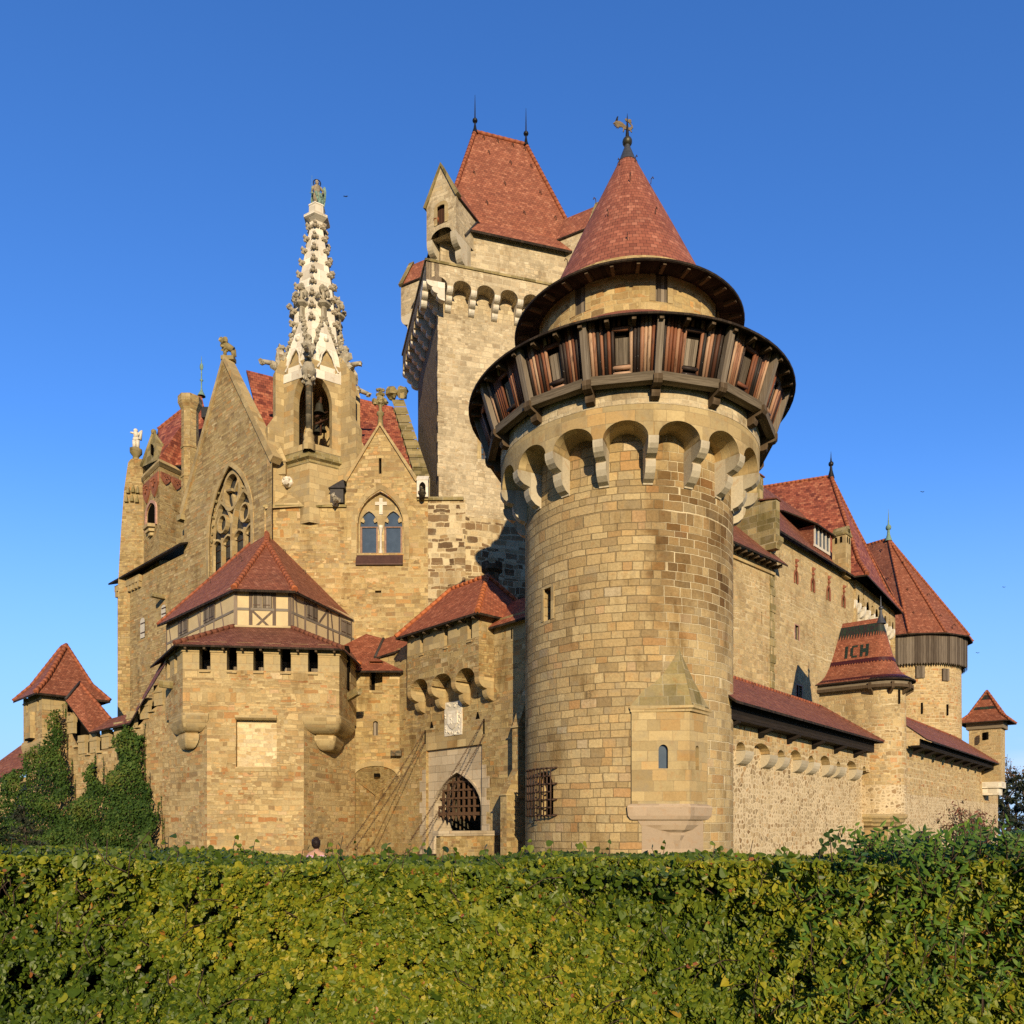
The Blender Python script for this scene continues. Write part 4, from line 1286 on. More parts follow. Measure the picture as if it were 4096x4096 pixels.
def build_gatehouse():
    G = GP_
    T = thing('gatehouse', 'gatehouse between bastion and round tower with pointed granite gateway and tiled roof', 'gatehouse', G.pt(5, 0, 0))
    s_end = G.s(1500)
    # lower gate wall with the recess of the drawbridge
    sL, sR = G.s(1704), G.s(1928)
    zl = G.z(1815, 2990)      # under the lintel
    port = arch(G.s(1727), G.s(1921), -0.3, G.z(1800, 3235), G.z(1819, 3085), 'point', n=14, c=1.3)
    rec = rect(sL, sR, -0.3, zl); rec['reveal'] = 0.16
    kh = []
    for px, y0, y1 in ((1727, 2815, 2890), (1911, 2770, 2852)):
        s = G.s(px)
        h = rect(s - 0.035, s + 0.035, G.z(px, y1), G.z(px, y0)); h['reveal'] = 0.3; kh.append(h)
    ztop = G.z(1760, 2545)
    mb = MB()
    strips(mb, G.pt, -1.0, s_end, -0.3, ztop, [rec] + kh, reveal=0.25)
    gw = mb.build('gate_wall', M['gate'], T)
    for h in kh:
        f = MB(); pane(f, G.pt, h, -0.22); f.build('slot_shadow', M['dark'], gw)
        # the widening foot of each arrow slot
        f = MB(); s = (h['a'] + h['b']) / 2; z = h['zb']
        A = [G.pt(s - 0.04, z + 0.05, 0.004), G.pt(s + 0.04, z + 0.05, 0.004), G.pt(s + 0.16, z - 0.28, 0.004), G.pt(s - 0.16, z - 0.28, 0.004)]
        B = [G.pt(s - 0.04, z + 0.05, -0.25), G.pt(s + 0.04, z + 0.05, -0.25), G.pt(s + 0.16, z - 0.28, 0.0), G.pt(s - 0.16, z - 0.28, 0.0)]
        f.poly([A[0], A[1], A[2], A[3]]) 
        f.build('slot_foot', M['dark'], gw)
    mb = MB()
    strips(mb, G.pt, sR - 0.02, sL + 0.02, -0.3, zl + 0.02, [port], o=-0.155, reveal=1.1)
    pw = mb.build('portal_frame', M['granite'], T)
    f = MB()
    outline(f, G.pt, port, 0.10, -0.16, 0.07); f.build('portal_moulding', M['granite'], pw)
    p2 = arch(G.s(1738), G.s(1917), -0.3, G.z(1800, 3240), G.z(1819, 3100), 'point', n=14, c=1.3)
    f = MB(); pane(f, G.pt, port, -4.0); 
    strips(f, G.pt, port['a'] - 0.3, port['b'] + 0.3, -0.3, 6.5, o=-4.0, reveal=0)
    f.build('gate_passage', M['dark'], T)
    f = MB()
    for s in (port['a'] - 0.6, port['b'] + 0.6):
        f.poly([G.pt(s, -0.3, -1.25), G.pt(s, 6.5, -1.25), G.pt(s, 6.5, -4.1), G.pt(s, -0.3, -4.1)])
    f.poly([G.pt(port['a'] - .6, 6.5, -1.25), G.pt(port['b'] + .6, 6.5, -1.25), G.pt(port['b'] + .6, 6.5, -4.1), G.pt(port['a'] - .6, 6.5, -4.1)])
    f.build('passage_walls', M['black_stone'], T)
    # lintel band of dressed stone over the recess
    f = MB(); f.M = G.M()
    zl2 = G.z(1815, 2920)
    f.box(sR, sL, -0.05, 0.012, zl + 0.004, zl2)
    f.build('lintel_band', M['dressed'], T)
    # quoins beside the portal
    for sd in (0, 1):
        f = MB(); f.M = G.M()
        for k in range(9):
            z = -0.1 + 0.55 * k
            if z > zl - 0.5: break
            w = 0.55 if k % 2 else 0.32
            if sd: f.box(sR - w, sR - 0.003, -0.05, 0.010, z, z + 0.55)
            else: f.box(sL + 0.003, sL + w, -0.05, 0.010, z, z + 0.55)
        f.build('quoins', M['granite'], T)
    # heraldic relief plaque: plain carved stand-in shield with scrolls
    f = MB(); f.M = G.M()
    pa, pb = G.s(1850), G.s(1781)
    za, zb = G.z(1815, 2942), G.z(1815, 2806)
    f.box(pa, pb, 0.0, 0.05, za, zb)
    pq = f.build('relief_plaque', M['pale'], T)
    f = MB(); m = (pa + pb) / 2; w = (pb - pa); h = zb - za
    sh = [(m - w * .28, zb - h * .28), (m + w * .28, zb - h * .28), (m + w * .28, za + h * .36), (m + w * .16, za + h * .24), (m, za + h * .18), (m - w * .16, za + h * .24), (m - w * .28, za + h * .36)]
    for i in range(len(sh)):
        j = (i + 1) % len(sh)
        f.poly([G.pt(*sh[i], 0.05), G.pt(*sh[j], 0.05), G.pt(*sh[j], 0.10), G.pt(*sh[i], 0.10)])
    f.poly([G.pt(*p, 0.10) for p in sh])
    g = random.Random(4)
    for k in range(46):
        e = g.choice((0, 1, 2, 3))
        if e == 0: s, z = m + g.uniform(-.4, .4) * w, za + h * g.uniform(.03, .14)
        elif e == 1: s, z = m + g.uniform(-.4, .4) * w, zb - h * g.uniform(.03, .22)
        else: s, z = m + (-1 if e == 2 else 1) * w * g.uniform(.33, .44), za + h * g.uniform(.1, .9)
        p = G.pt(s, z, 0.05); f.lump(p, g.uniform(.035, .07), seed=k, n=6, m=4)
    for k in range(9):
        p = G.pt(m + g.uniform(-.2, .2) * w, za + h * g.uniform(.32, .66), 0.10); f.lump(p, g.uniform(.03, .05), seed=k + 70, n=6, m=4)
    f.build('relief_carving', M['pale'], pq)
    # portcullis
    f = MB()
    s0, s1 = G.s(1912, -0.50), G.s(1748, -0.50)
    zb2 = G.z(1830, 3262, -0.50); zt = G.z(1819, 3080, -0.50)
    o = -0.50
    T2 = None
    pc = MB(); pc.M = G.M()
    n = 8
    for k in range(n):
        s = s0 + (s1 - s0) * (k + 0.5) / n
        pc.box(s - 0.055, s + 0.055, o, o + 0.09, zb2, zt + 0.6)
        pc.M = None
        a = G.pt(s, zb2 - 0.28, o + 0.04)
        q = [G.pt(s - 0.085, zb2 + 0.02, o - 0.01), G.pt(s + 0.085, zb2 + 0.02, o - 0.01), G.pt(s + 0.085, zb2 + 0.02, o + 0.10), G.pt(s - 0.085, zb2 + 0.02, o + 0.10)]
        for i in range(4): pc.poly([q[i], q[(i + 1) % 4], a])
        pc.M = G.M()
    k = 0; z = zb2 + 0.0
    while z < zt + 0.6:
        pc.box(s0 - 0.2, s1 + 0.2, o + 0.02, o + 0.11, z, z + (0.16 if k == 0 else 0.09)); z += 0.40; k += 1
    pco = pc.build('portcullis', M['rust_wood'], None)
    tag(pco, 'half raised wooden portcullis with iron spikes in the pointed gateway', 'portcullis')

    # pavilion on arches above the gate
    o = 0.9
    s0, s1 = G.s(1915, o), G.s(1629, o)
    zs = G.z(1915, 2703, o); zc = zs + 0.50
    zsill = G.z(1915, 2545, o); zeave = G.z(1915, 2452, o)
    prof = lobes(o, zs, 1.05, 2)
    aw = arch_corbel_wall('pavilion_wall', G, s0, s1, o, zs, zc, zsill, 3, M['gate'], M['dressed'], T, prof, cw=0.30)
    # merlon-like piers with three shuttered gaps
    gaps = [(1888, 1870), (1792, 1776), (1693, 1680)]
    gs = [(G.s(a, o), G.s(b, o)) for a, b in gaps]
    edges = [s0] + [e for p in gs for e in p] + [s1]
    for i in range(0, len(edges), 2):
        a, b = edges[i], edges[i + 1]
        f = MB(); f.M = G.M()
        f.box(a, b, o - 0.45, o + 0.002, zsill - 0.002, zeave + 0.1)
        f.build('merlon', M['dressed'], T)
    for a, b in gs:
        f = MB(); f.M = G.M()
        f.extrude([(o - 0.45, zsill), (o + 0.06, zsill - 0.10), (o + 0.06, zsill - 0.16), (o - 0.45, zsill - 0.16)], a - 0.02, b + 0.02, axis='x')
        f.build('gap_sill', M['dressed'], T)
        f = MB(); f.M = G.M()
        f.box(a, b, o - 0.36, o - 0.30, zsill, zeave)
        f.build('shutter', M['door_red'], T)
    # right cheek and left cheek of the pavilion upper storey
    f = MB()
    for s in (s0, s1):
        f.poly([G.pt(s, zsill, o), G.pt(s, zsill, -3.0), G.pt(s, zeave + .1, -3.0), G.pt(s, zeave + .1, o)])
        f.poly([G.pt(s, zs, 0), G.pt(s, zs, -3.0), G.pt(s, zsill, -3.0), G.pt(s, zsill, 0)])
    f.poly([G.pt(s0, zs, -3.0), G.pt(s1, zs, -3.0), G.pt(s1, zeave + .1, -3.0), G.pt(s0, zeave + .1, -3.0)])
    f.build('pavilion_sides', M['gate'], T)
    # hipped roof
    e = 0.42
    ze = zeave - 0.10
    c = [G.pt(s0 - e, ze, o + e), G.pt(s1 + e, ze, o + e), G.pt(s1 + e, ze, -3.0), G.pt(s0 - e, ze, -3.0)]
    om = -1.1
    r0 = G.at(1950, 2306, om); r1 = G.at(1806, 2352, om)
    r1.z = r0.z
    f = MB()
    f.roof([[c[0], c[1], r1, r0], [c[1], c[2], r1], [c[2], c[3], r0, r1], [c[3], c[0], r0]], 0.10)
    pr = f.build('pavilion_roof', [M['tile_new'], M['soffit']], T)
    ridges('ridge_tiles', M['ridge_new'], pr, [(c[0], r0, .12), (c[1], r1, .11), (r0, r1, .1), (c[3], r0, .1)])
    b = MB(); b.box(-0.05, 0.05, -0.42, 0.0, -0.10, 0.0); me = b.mesh('rafter_end', M['bracket'])
    for k in range(7):
        link_mesh('rafter_end', me, pr, G.M(s0 + (s1 - s0) * k / 6, ze - 0.09, o + e - 0.04))
    # near-black crenellated chimney behind the hip
    cc = P(1968, 2290, 38.6)
    ch = MB()
    zz0, zz1 = zd(2420, 38.6), zd(2254, 38.6)
    oc = lambda r: [(cc.x + r * math.cos(Rd(22.5 + 45 * i)), cc.y + r * math.sin(Rd(22.5 + 45 * i))) for i in range(8)]
    ch.prism(oc(0.36), zz0, zz1 - 0.5, cap=False)
    ch.prism(oc(0.36), zz1 - 0.52, zz1 - 0.38, top=oc(0.55), cap=False)
    ch.prism(oc(0.55), zz1 - 0.38, zz1 - 0.14)
    for i in range(8):
        if i % 2 == 0:
            a = Rd(22.5 + 45 * i); b2 = Rd(22.5 + 45 * (i + 1))
            pts = [(cc.x + r * math.cos(t), cc.y + r * math.sin(t)) for r, t in ((0.545, a), (0.545, b2), (0.35, b2), (0.35, a))]
            ch.prism(pts, zz1 - 0.142, zz1)
    ch.build('chimney', M['black_stone'], T)
    # right wing against the tower
    sa, sb = -0.6, s0 - 0.02
    ze2 = G.z(2030, 2500)
    f = MB(); f.M = G.M()
    gx = (G.s(2026), G.s(2012))
    zsl = G.z(2019, 2572)
    f.box(G.s(2007), sb, -0.45, 0.006, zsl, ze2 + 0.3)
    f.build('merlon', M['dressed'], T)
    f = MB(); f.M = G.M()
    f.box(sa, G.s(2024), -0.45, 0.006, zsl, ze2 + 0.3)
    w = f.build('merlon', M['dressed'], T)
    f = MB(); f.M = G.M(); f.box(G.s(2050), G.s(2045), -0.1, 0.012, zsl + 0.1, zsl + 0.55); f.build('slot_shadow', M['dark'], w)
    f = MB(); f.M = G.M(); f.box(G.s(2024), G.s(2007), -0.4, -0.3, zsl, ze2 + .3); f.build('shutter', M['door_red'], T)
    e2 = 0.35
    A = [G.pt(sa - 0.6, ze2, e2), G.pt(sb + 0.35, ze2, e2)]
    zr = G.z(1985, 2440, -1.2)
    B = [G.pt(sb + 0.35, zr + .25, -1.4), G.pt(sa - 0.6, zr + .25, -1.4)]
    f = MB(); f.roof([[A[0], A[1], B[0], B[1]]], 0.10)
    f.build('wing_roof', [M['tile_new'], M['soffit']], T)
    # stepped buttress where gate wall and tower meet
    f = MB(); f.M = G.M()
    s_m = 0.0
    zq = lambda y, o_: zd(y, G.pt(s_m, 0, o_).y)
    prof = [(-0.1, -0.3), (1.38, -0.3), (1.38, zq(3168, 1.4)), (0.70, zq(3075, .7)), (0.70, zq(2898, .7)), (0.0, zq(2745, 0)), (-0.1, zq(2745, 0))]
    f.extrude(prof, 0.0, 0.40, axis='x')
    bt = f.build('buttress', M['gate'], T)
    f = MB(); f.M = G.M()
    for (oo, yy) in ((1.38, 3172), (0.70, 2900)):
        z = zq(yy, oo)
        f.box(-0.03, 0.43, oo - 0.25, oo + 0.08, z - 0.10, z - 0.03)
    f.build('buttress_drip', M['dressed'], bt)
    # parapet of the bridge at the right of the gateway
    sp = G.s(1983) 
    f = MB(); f.M = G.M()
    zt3 = 1.80
    f.box(sp - 0.30, sp, 0.05, 3.35, -0.3, zt3 - 0.22)
    f.build('bridge_parapet', M['gate'], T)
    f = MB(); f.M = G.M()
    f.box(sp - 0.36, sp + 0.06, 0.05, 3.5, zt3 - 0.218, zt3)
    f.build('parapet_coping', M['granite'], T)
    # drawbridge deck, let down
    f = MB(); f.M = G.M()
    f.box(sp + 0.1, sp + 4.6, 0.02, 5.2, 0.45, 0.62)
    o = f.build('drawbridge', M['bracket']); tag(o, 'plank drawbridge let down in front of the pointed gateway', 'bridge')

    # flanking wall with a gap, slit and squinch
    dF = 41.5
    xw = lambda px: ray(px) * dF
    FP = Pl((xw(1598), dF), (-1, 0))
    fs = FP.s
    zsil = zd(2762, dF); ztp = zd(2690, dF)
    slit = arch(fs(1512), fs(1492), zd(2942, dF), zd(2892, dF), zd(2884, dF), 'round', n=6); slit['reveal'] = 0.25
    gap = rect(fs(1530), fs(1478), zsil, ztp + 0.6); gap['reveal'] = 0.5
    s0f, s1f = 0.0, fs(1408)
    zsq, zcr = zd(3112, dF), zd(3063, dF)
    sq = arch(s0f + 0.02, s1f - 0.02, zsq, zsq, zcr, 'round', n=16)
    mb = MB()
    strips(mb, FP.pt, s0f, s1f, lambda s: sq['top'](s) if sq['a'] < s < sq['b'] else zsq, ztp, [slit, gap], extra=hole_samples(sq), reveal=0.3)
    fl = mb.build('flank_wall', M['gate'], T)
    f = MB(); pane(f, FP.pt, slit, -0.18); f.build('slit_shutter', M['wood_grey'], fl)
    f = MB(); f.M = FP.M(); f.box(fs(1530) - .1, fs(1478) + .1, -1.0, -0.9, zsil - .2, ztp + .6); f.build('gap_shadow', M['dark'], fl)
    f = MB(); f.M = FP.M(); f.box(fs(1531), fs(1477), -0.5, 0.05, zsil - 0.12, zsil + 0.004); f.build('gap_sill', M['dressed'], fl)
    f = MB(); f.M = FP.M()
    f.box(fs(1478), s1f, -0.4, 0.03, zsil + .25, zsil + .31); f.box(s0f, fs(1530), -0.4, 0.03, zsil + .25, zsil + .31)
    f.build('string_course', M['dressed'], fl)
    # concave squinch shell
    apx = P(1500, 3180, 43.25)
    mb = MB()
    hs = hole_samples(sq)
    for p, q in zip(hs, hs[1:]):
        mb.poly([FP.pt(p, sq['top'](p)), FP.pt(q, sq['top'](q)), apx])
    sh = mb.build('squinch_shell', M['gate'], T)
    mb = MB(); band(mb, FP.pt, [(x, sq['top'](x) + .12) for x in hs], .26, -.05, .10); mb.build('squinch_arch', M['dressed'], sh)
    f = MB()
    c_ = P(1510, 3101, 42.1)
    f.box(c_.x - .16, c_.x + .16, c_.y - .2, c_.y + .2, c_.z - .09, c_.z + .09)
    f.build('squinch_slot', M['dark'], sh)
    mb = MB()
    La, Lb = (xw(1400), dF - 0.3), (apx.x, apx.y + 0.25)
    mb.poly([(La[0], La[1], -0.3), (Lb[0], Lb[1], -0.3), (Lb[0], Lb[1], 5.2), (La[0], La[1], 5.2)])
    mb.build('corner_wall', M['gate'], T)
    # small stone spout box
    f = MB(); f.M = FP.M(fs(1588), zd(3015, dF)); f.box(-0.28, 0.28, -0.1, 0.42, -0.14, 0.14); f.build('spout_box', M['black_stone'], fl)
    # two small roofs between bastion and pavilion
    f = MB()
    A_ = [P(1415, 2682, 41.0), P(1614, 2682, 41.0), P(1500, 2628, 42.3), P(1534, 2554, 44.2), P(1465, 2535, 44.4), P(1372, 2582, 43.6)]
    f.roof([[A_[0], A_[1], A_[2], A_[3], A_[4], A_[5]]], 0.1)
    f.build('small_roof', [M['tile_new'], M['soffit']], T)
    f = MB()
    B_ = [P(1500, 2630, 42.2), P(1640, 2585, 41.2), P(1640, 2524, 43.0), P(1534, 2556, 44.1)]
    f.roof([[B_[0], B_[1], B_[2], B_[3]]], 0.1)
    f.build('small_roof', [M['tile_new'], M['soffit']], T)
    f = MB(); f.tube(P(1500, 2630, 42.15), P(1534, 2555, 44.1), 0.09, 0.09, 6); f.build('valley_flashing', M['flash'], T)
    f = MB()
    zt4 = zd(2600, 42.4)
    f.poly([P(1500, 2640, 42.3), P(1632, 2600, 41.6), (P(1632, 2600, 41.6).x, 41.6, 6), (P(1500, 2640, 42.3).x, 42.3, 6)])
    f.build('back_wall', M['gate'], T)

    # four drawbridge chains
    def chain(p0, p1, label):
        c = MB()
        p0 = Vector(p0); p1 = Vector(p1)
        d = p1 - p0; l = d.length
        n = int(l / 0.115)
        dn = d.normalized(); a = dn.orthogonal().normalized(); b2 = dn.cross(a)
        for i in range(n):
            t = (i + 0.5) / n
            m = p0.lerp(p1, t) - Vector((0, 0, 0.10 * math.sin(math.pi * t)))
            e = a if i % 2 else b2
            lk = [m - dn * .075, m - dn * .04 + e * .034, m + dn * .04 + e * .034, m + dn * .075, m + dn * .04 - e * .034, m - dn * .04 - e * .034]
            for k in range(6):
                c.tube(lk[k], lk[(k + 1) % 6], 0.011, n=4, cap=False)
        o = c.build('drawbridge_chain', M['iron']); tag(o, label, 'chain', 'chains of the drawbridge')
    sl, sr = G.s(1701), G.s(1936)
    zL, zR = G.z(1701, 2925), G.z(1936, 2880)
    e1 = P(1384, 3395, G.pt(sl, 0, 4.75).y); e2 = P(1420, 3392, G.pt(sl, 0, 4.3).y)
    e3 = P(1640, 3366, G.pt(sr, 0, 4.3).y); e4 = P(1690, 3346, G.pt(sr, 0, 3.7).y)
    chain(G.pt(sl, zL, 0.02), e1, 'upper of the two rusty chains left of the gateway, ending farthest left')
    chain(G.pt(sl, zL - 0.55, 0.02), e2, 'lower of the two rusty chains left of the gateway')
    chain(G.pt(sr, zR, 0.02), e3, 'upper chain running down across the pointed arch from the right')
    chain(G.pt(sr, zR - 0.75, 0.02), e4, 'lower chain crossing in front of the raised portcullis')
    for s, z in ((sl, zL), (sr, zR)):
        f = MB(); f.M = G.M(); f.box(s - .05, s + .05, -.1, .012, z - .65, z + .05); f.build('chain_slot', M['dark'], T)
    return T


build_gatehouse()

# ------------------------------------------------------------------ bastion with half-timbered storey
def build_bastion():
    T = thing('bastion', 'stone bastion with crenels, skirt roof and half-timbered storey left of the gate', 'bastion', (-11.5, 38, 0))
    d0 = 37.4
    B = Pl((ray(1357) * d0, d0), (-0.9925, -0.122))
    W = B.s(731)
    s_l, s_r = B.s(828), B.s(1215)
    C0 = B.pt(0, 0); C1 = B.pt(W, 0)
    rear_r = Vector((ray(1425) * 41.3, 41.3, 0)); rear_l = Vector((ray(662) * 39.3, 39.3, 0))
    RP = Pl((C0.x, C0.y), (rear_r.x - C0.x, rear_r.y - C0.y))
    LP = Pl((C1.x, C1.y), (rear_l.x - C1.x, rear_l.y - C1.y))
    lr = (rear_r - C0).length; ll = (rear_l - C1).length
    zov = B.z(1280, 2862)           # where the upper body starts to overhang
    zsill = B.z(1000, 2682)
    zeave = B.z(1000, 2592)
    # lower body: front, and chamfers towards the rear corners
    blind = rect(B.s(1107), B.s(944), B.z(1030, 3068), B.z(1030, 2880)); blind['reveal'] = 0.28
    mb = MB()
    strips(mb, B.pt, s_r, s_l, -0.3, zov + 0.02, [blind], reveal=0.28)
    pr, plm = B.pt(s_r, 0), B.pt(s_l, 0)
    rr = Vector((ray(1421) * 41.35, 41.35, 0)); rl = Vector((ray(650) * 39.8, 39.8, 0))
    for a, b in ((pr, rr), (plm, rl)):
        l = (b - a).length
        mb.poly([a + Vector((0, 0, -.3)), b + Vector((0, 0, -.3)), b + Vector((0, 0, zov + .02)), a + Vector((0, 0, zov + .02))], uv=[(0, -.3), (l, -.3), (l, zov), (0, zov)])
    low = mb.build('lower_wall', M['tan'], T)
    f = MB(); pane(f, B.pt, blind, -0.27); f.build('blind_panel', M['blind'], low)
    f = MB(); f.M = B.M()
    f.extrude([(-0.1, blind['top'](0) + 0.0), (0.05, blind['top'](0) + 0.0), (0.18, blind['top'](0) + 0.08), (0.18, blind['top'](0) + 0.20), (-0.1, blind['top'](0) + 0.24)], blind['a'] - 0.02, blind['b'] + 0.02, axis='x')
    f.box(blind['a'] - 0.03, blind['b'] + 0.03, -0.1, 0.03, blind['zb'] - 0.2, blind['zb'])
    f.build('panel_hood', M['dressed'], low)
    # upper body
    mb = MB()
    strips(mb, B.pt, 0, W, zov, zsill, reveal=0)
    strips(mb, RP.pt, 0, lr, zov, zsill, reveal=0)
    strips(mb, LP.pt, 0, ll, zov, zsill, reveal=0)
    mb.build('upper_wall', M['tan'], T)
    # bartizan-like corner corbels
    def corner(Cc, A, Bq):
        m = (A + Bq) / 2
        q = MB()
        rings = [(0.98, zov + 0.02), (1.07, zov + 0.02), (1.07, zov - 0.10), (1.06, zov - 0.28), (1.0, zov - 0.45), (0.89, zov - 0.62), (0.74, zov - 0.76), (0.60, zov - 0.82),
                 (0.52, zov - 0.83), (0.52, zov - 0.88), (0.60, zov - 0.89), (0.59, zov - 1.12), (0.50, zov - 1.34), (0.40, zov - 1.50), (0.26, zov - 1.58), (0.0, zov - 1.60)]
        def ring(t):
            a = m.lerp(A, t); b = m.lerp(Bq, t); c = m.lerp(Cc, t)
            # ease the outer corner
            r = 0.86
            return [a, a.lerp(c, 0.82), a.lerp(c, 0.9).lerp(b.lerp(c, 0.9), 0.0), c.lerp(m, 0.03), b.lerp(c, 0.9), b.lerp(c, .82), b]
        for (t0, za), (t1, zb) in zip(rings, rings[1:]):
            p, r_ = ring(t0), ring(t1)
            for i in range(len(p) - 1):
                q.poly([p[i] + Vector((0, 0, za)), p[i + 1] + Vector((0, 0, za)), r_[i + 1] + Vector((0, 0, zb)), r_[i] + Vector((0, 0, zb))], sm=True)
        return q.build('corner_corbel', M['dressed'], T)
    corner(C0, B.pt(s_r, 0), RP.pt(lr * 0.80, 0))
    corner(C1, B.pt(s_l, 0), LP.pt(ll * 0.72, 0))
    # parapet
    gaps = [(797, 842), (907, 948), (1013, 1055), (1121, 1164), (1232, 1272)]
    cr = sorted([(B.s(b), B.s(a)) for a, b in gaps])
    edges = [-0.0] + [e for p in cr for e in p] + [W]
    h = zeave - zsill + 0.25
    for i in range(0, len(edges), 2):
        a, b = edges[i], edges[i + 1]
        me = merlon_mesh(b - a, h, 0.5)
        link_mesh('merlon', me, T, B.M((a + b) / 2, zsill, 0.004))
    for a, b in cr:
        f = MB(); f.M = B.M()
        f.extrude([(-0.5, zsill + 0.02), (0.10, zsill - 0.09), (0.10, zsill - 0.14), (-0.5, zsill - 0.14)], a, b, axis='x')
        f.build('crenel_sill', M['dressed'], T)
    for pl, l, cuts in ((RP, lr, [(0.0, 0.42), (0.62, 1.0)]), (LP, ll, [(0.0, 0.30), (0.46, 0.72), (0.88, 1.0)])):
        for a, b in cuts:
            me = merlon_mesh(l * (b - a), h, 0.5)
            link_mesh('merlon', me, T, pl.M(l * (a + b) / 2, zsill, 0.004))
    # boarded, dark wall-walk behind the crenels
    f = MB(); f.M = B.M()
    f.box(-0.2, W + 0.3, -1.6, -1.5, zsill - 0.2, zsill + 0.75)
    f.build('inner_boarding', M['wood_grey'], T)
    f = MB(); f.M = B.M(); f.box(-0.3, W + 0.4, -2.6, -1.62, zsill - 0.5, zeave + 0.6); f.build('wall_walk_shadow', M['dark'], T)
    # stone water spouts
    def spout(p, q, name='water_spout'):
        d = (q - p).normalized(); sd = Vector((-d.y, d.x, 0))
        f = MB(); f.M = Matrix(((d.x, sd.x, 0, p.x), (d.y, sd.y, 0, p.y), (d.z, 0, 1, p.z), (0, 0, 0, 1)))
        l = (q - p).length
        f.extrude([(-0.17, 0.0), (-0.17, 0.22), (-0.10, 0.22), (-0.08, 0.08), (0.08, 0.08), (0.10, 0.22), (0.17, 0.22), (0.17, 0.0), (0.10, -0.12), (-0.10, -0.12)], 0, l, axis='x')
        f.build(name, M['moss_stone'], T)
    spout(RP.pt(2.0, B.z(1357, 2772), -0.1), P(1437, 2768, 38.6))
    spout(LP.pt(2.0, LP.z(690, 2745), -0.1), P(636, 2738, 38.0))

    # half-timbered storey
    F1, F2 = Vector((ray(936) * 39.0, 39.0, 0)), Vector((ray(1166) * 39.3, 39.3, 0))
    EL, ER = Vector((ray(667) * 46.2, 46.2, 0)), Vector((ray(1482) * 46.8, 46.8, 0))
    z0, z1 = zd(2515, 39), zd(2350, 38.8)
    fac = [(EL, F1), (F1, F2), (F2, ER)]
    def facet(a, b):
        return Pl((a.x, a.y), (b.x - a.x, b.y - a.y)), (b - a).length
    mb = MB()
    for a, b in fac:
        p, l = facet(a, b); strips(mb, p.pt, 0, l, z0 - 0.6, z1 + 0.15, reveal=0)
    mb.build('plaster_wall', M['plaster'], T)
    def beam(p, s0, z0_, s1, z1_, w=0.16, mat='timber', dep=0.05):
        f = MB(); band(f, p.pt, [(s0, z0_), (s1, z1_)], w, -0.02, dep)
        # grain runs along the beam
        f.build('timber_beam', M[mat], T)
    def shutter(p, s0, s1, za, zb, leaves=2):
        f = MB(); f.M = p.M()
        w = (s1 - s0) / leaves
        for k in range(leaves):
            f.box(s0 + w * k + 0.012, s0 + w * (k + 1) - 0.012, 0.0, 0.055, za, zb)
        s = f.build('shutter', M['wood_grey'], T)
        f = MB(); f.M = p.M()
        for k in range(leaves):
            for z in (za + 0.14, zb - 0.12):
                f.box(s0 + w * k + 0.03, s0 + w * (k + 1) - 0.1, 0.056, 0.07, z - 0.02, z + 0.02)
        f.build('hinge_strap', M['iron'], s)
    zm = z0 + (z1 - z0) * 0.50
    # front facet
    p, l = facet(F1, F2)
    for s in (0.08, l * 0.29, l * 0.70, l - 0.08):
        beam(p, s, z0 - .3, s, z1, 0.17)
    beam(p, 0, zm, l * 0.29, zm, 0.13, 'timber_h'); beam(p, l * 0.70, zm, l, zm, 0.13, 'timber_h'); beam(p, l * 0.29, zm, l * 0.70, zm, 0.13, 'timber_h', 0.055)
    beam(p, l * 0.31, z0 - .05, l * 0.68, zm - .05, 0.11, 'timber', 0.040); beam(p, l * 0.31, zm - .05, l * 0.68, z0 - .05, 0.11, 'timber', 0.045)
    beam(p, 0, z1 - .02, l, z1 - .02, 0.16, 'timber_h', 0.06)
    shutter(p, l * 0.325, l * 0.665, zm + 0.07, z1 - 0.12)
    # left facet (s runs from rear to front)
    p, l = facet(EL, F1)
    beam(p, 0, zm - .1, l, zm - .1, 0.12, 'timber_h'); beam(p, 0, z1 - .05, l, z1 - .05, 0.14, 'timber_h')
    for px in (668, 715, 750, 802, 822, 857):
        s = p.s(px); beam(p, s, z0 - .5, s, z1, 0.14)
    for a, b in ((676, 694), (790, 808), (880, 902)):
        beam(p, p.s(a), z1, p.s(b), z0 - .3, 0.12, 'timber', 0.04)
    shutter(p, p.s(719), p.s(754), zm - 0.02, z1 - 0.2); shutter(p, p.s(817), p.s(862), zm - 0.02, z1 - 0.2)
    # right facet
    p, l = facet(F2, ER)
    beam(p, 0, zm - .1, l, zm - .1, 0.12, 'timber_h'); beam(p, 0, z1 - .05, l, z1 - .05, 0.14, 'timber_h')
    for px in (1171, 1219, 1264, 1310, 1356, 1404):
        s = p.s(px); beam(p, s, z0 - .5, s, z1, 0.14)
    for a, b in ((1181, 1193), (1322, 1338), (1454, 1440)):
        beam(p, p.s(a), z1, p.s(b), z0 - .3, 0.12, 'timber', 0.04)
    beam(p, p.s(1312), z1 - .1, p.s(1272), zm - .1, 0.12, 'timber', 0.04)
    shutter(p, p.s(1225), p.s(1268), zm - 0.02, z1 - 0.2); shutter(p, p.s(1362), p.s(1403), zm - 0.1, z1 - 0.25)

    # skirt roof over the crenels
    I0 = P(890, 2484, 39.2); I1 = P(1201, 2483, 39.4)
    o_ = 0.42
    c0 = B.pt(-0.2, zeave, o_); c1 = B.pt(W + 0.25, zeave, o_)
    F1z, F2z = F1 + Vector((0, 0, zd(2507, 39))), F2 + Vector((0, 0, zd(2512, 39.3)))
    rR = P(1445, 2634, 40.6); 
    rL = P(600, 2650, 41.0)
    rR.z = zeave - 0.05; rL.z = zeave - 0.05
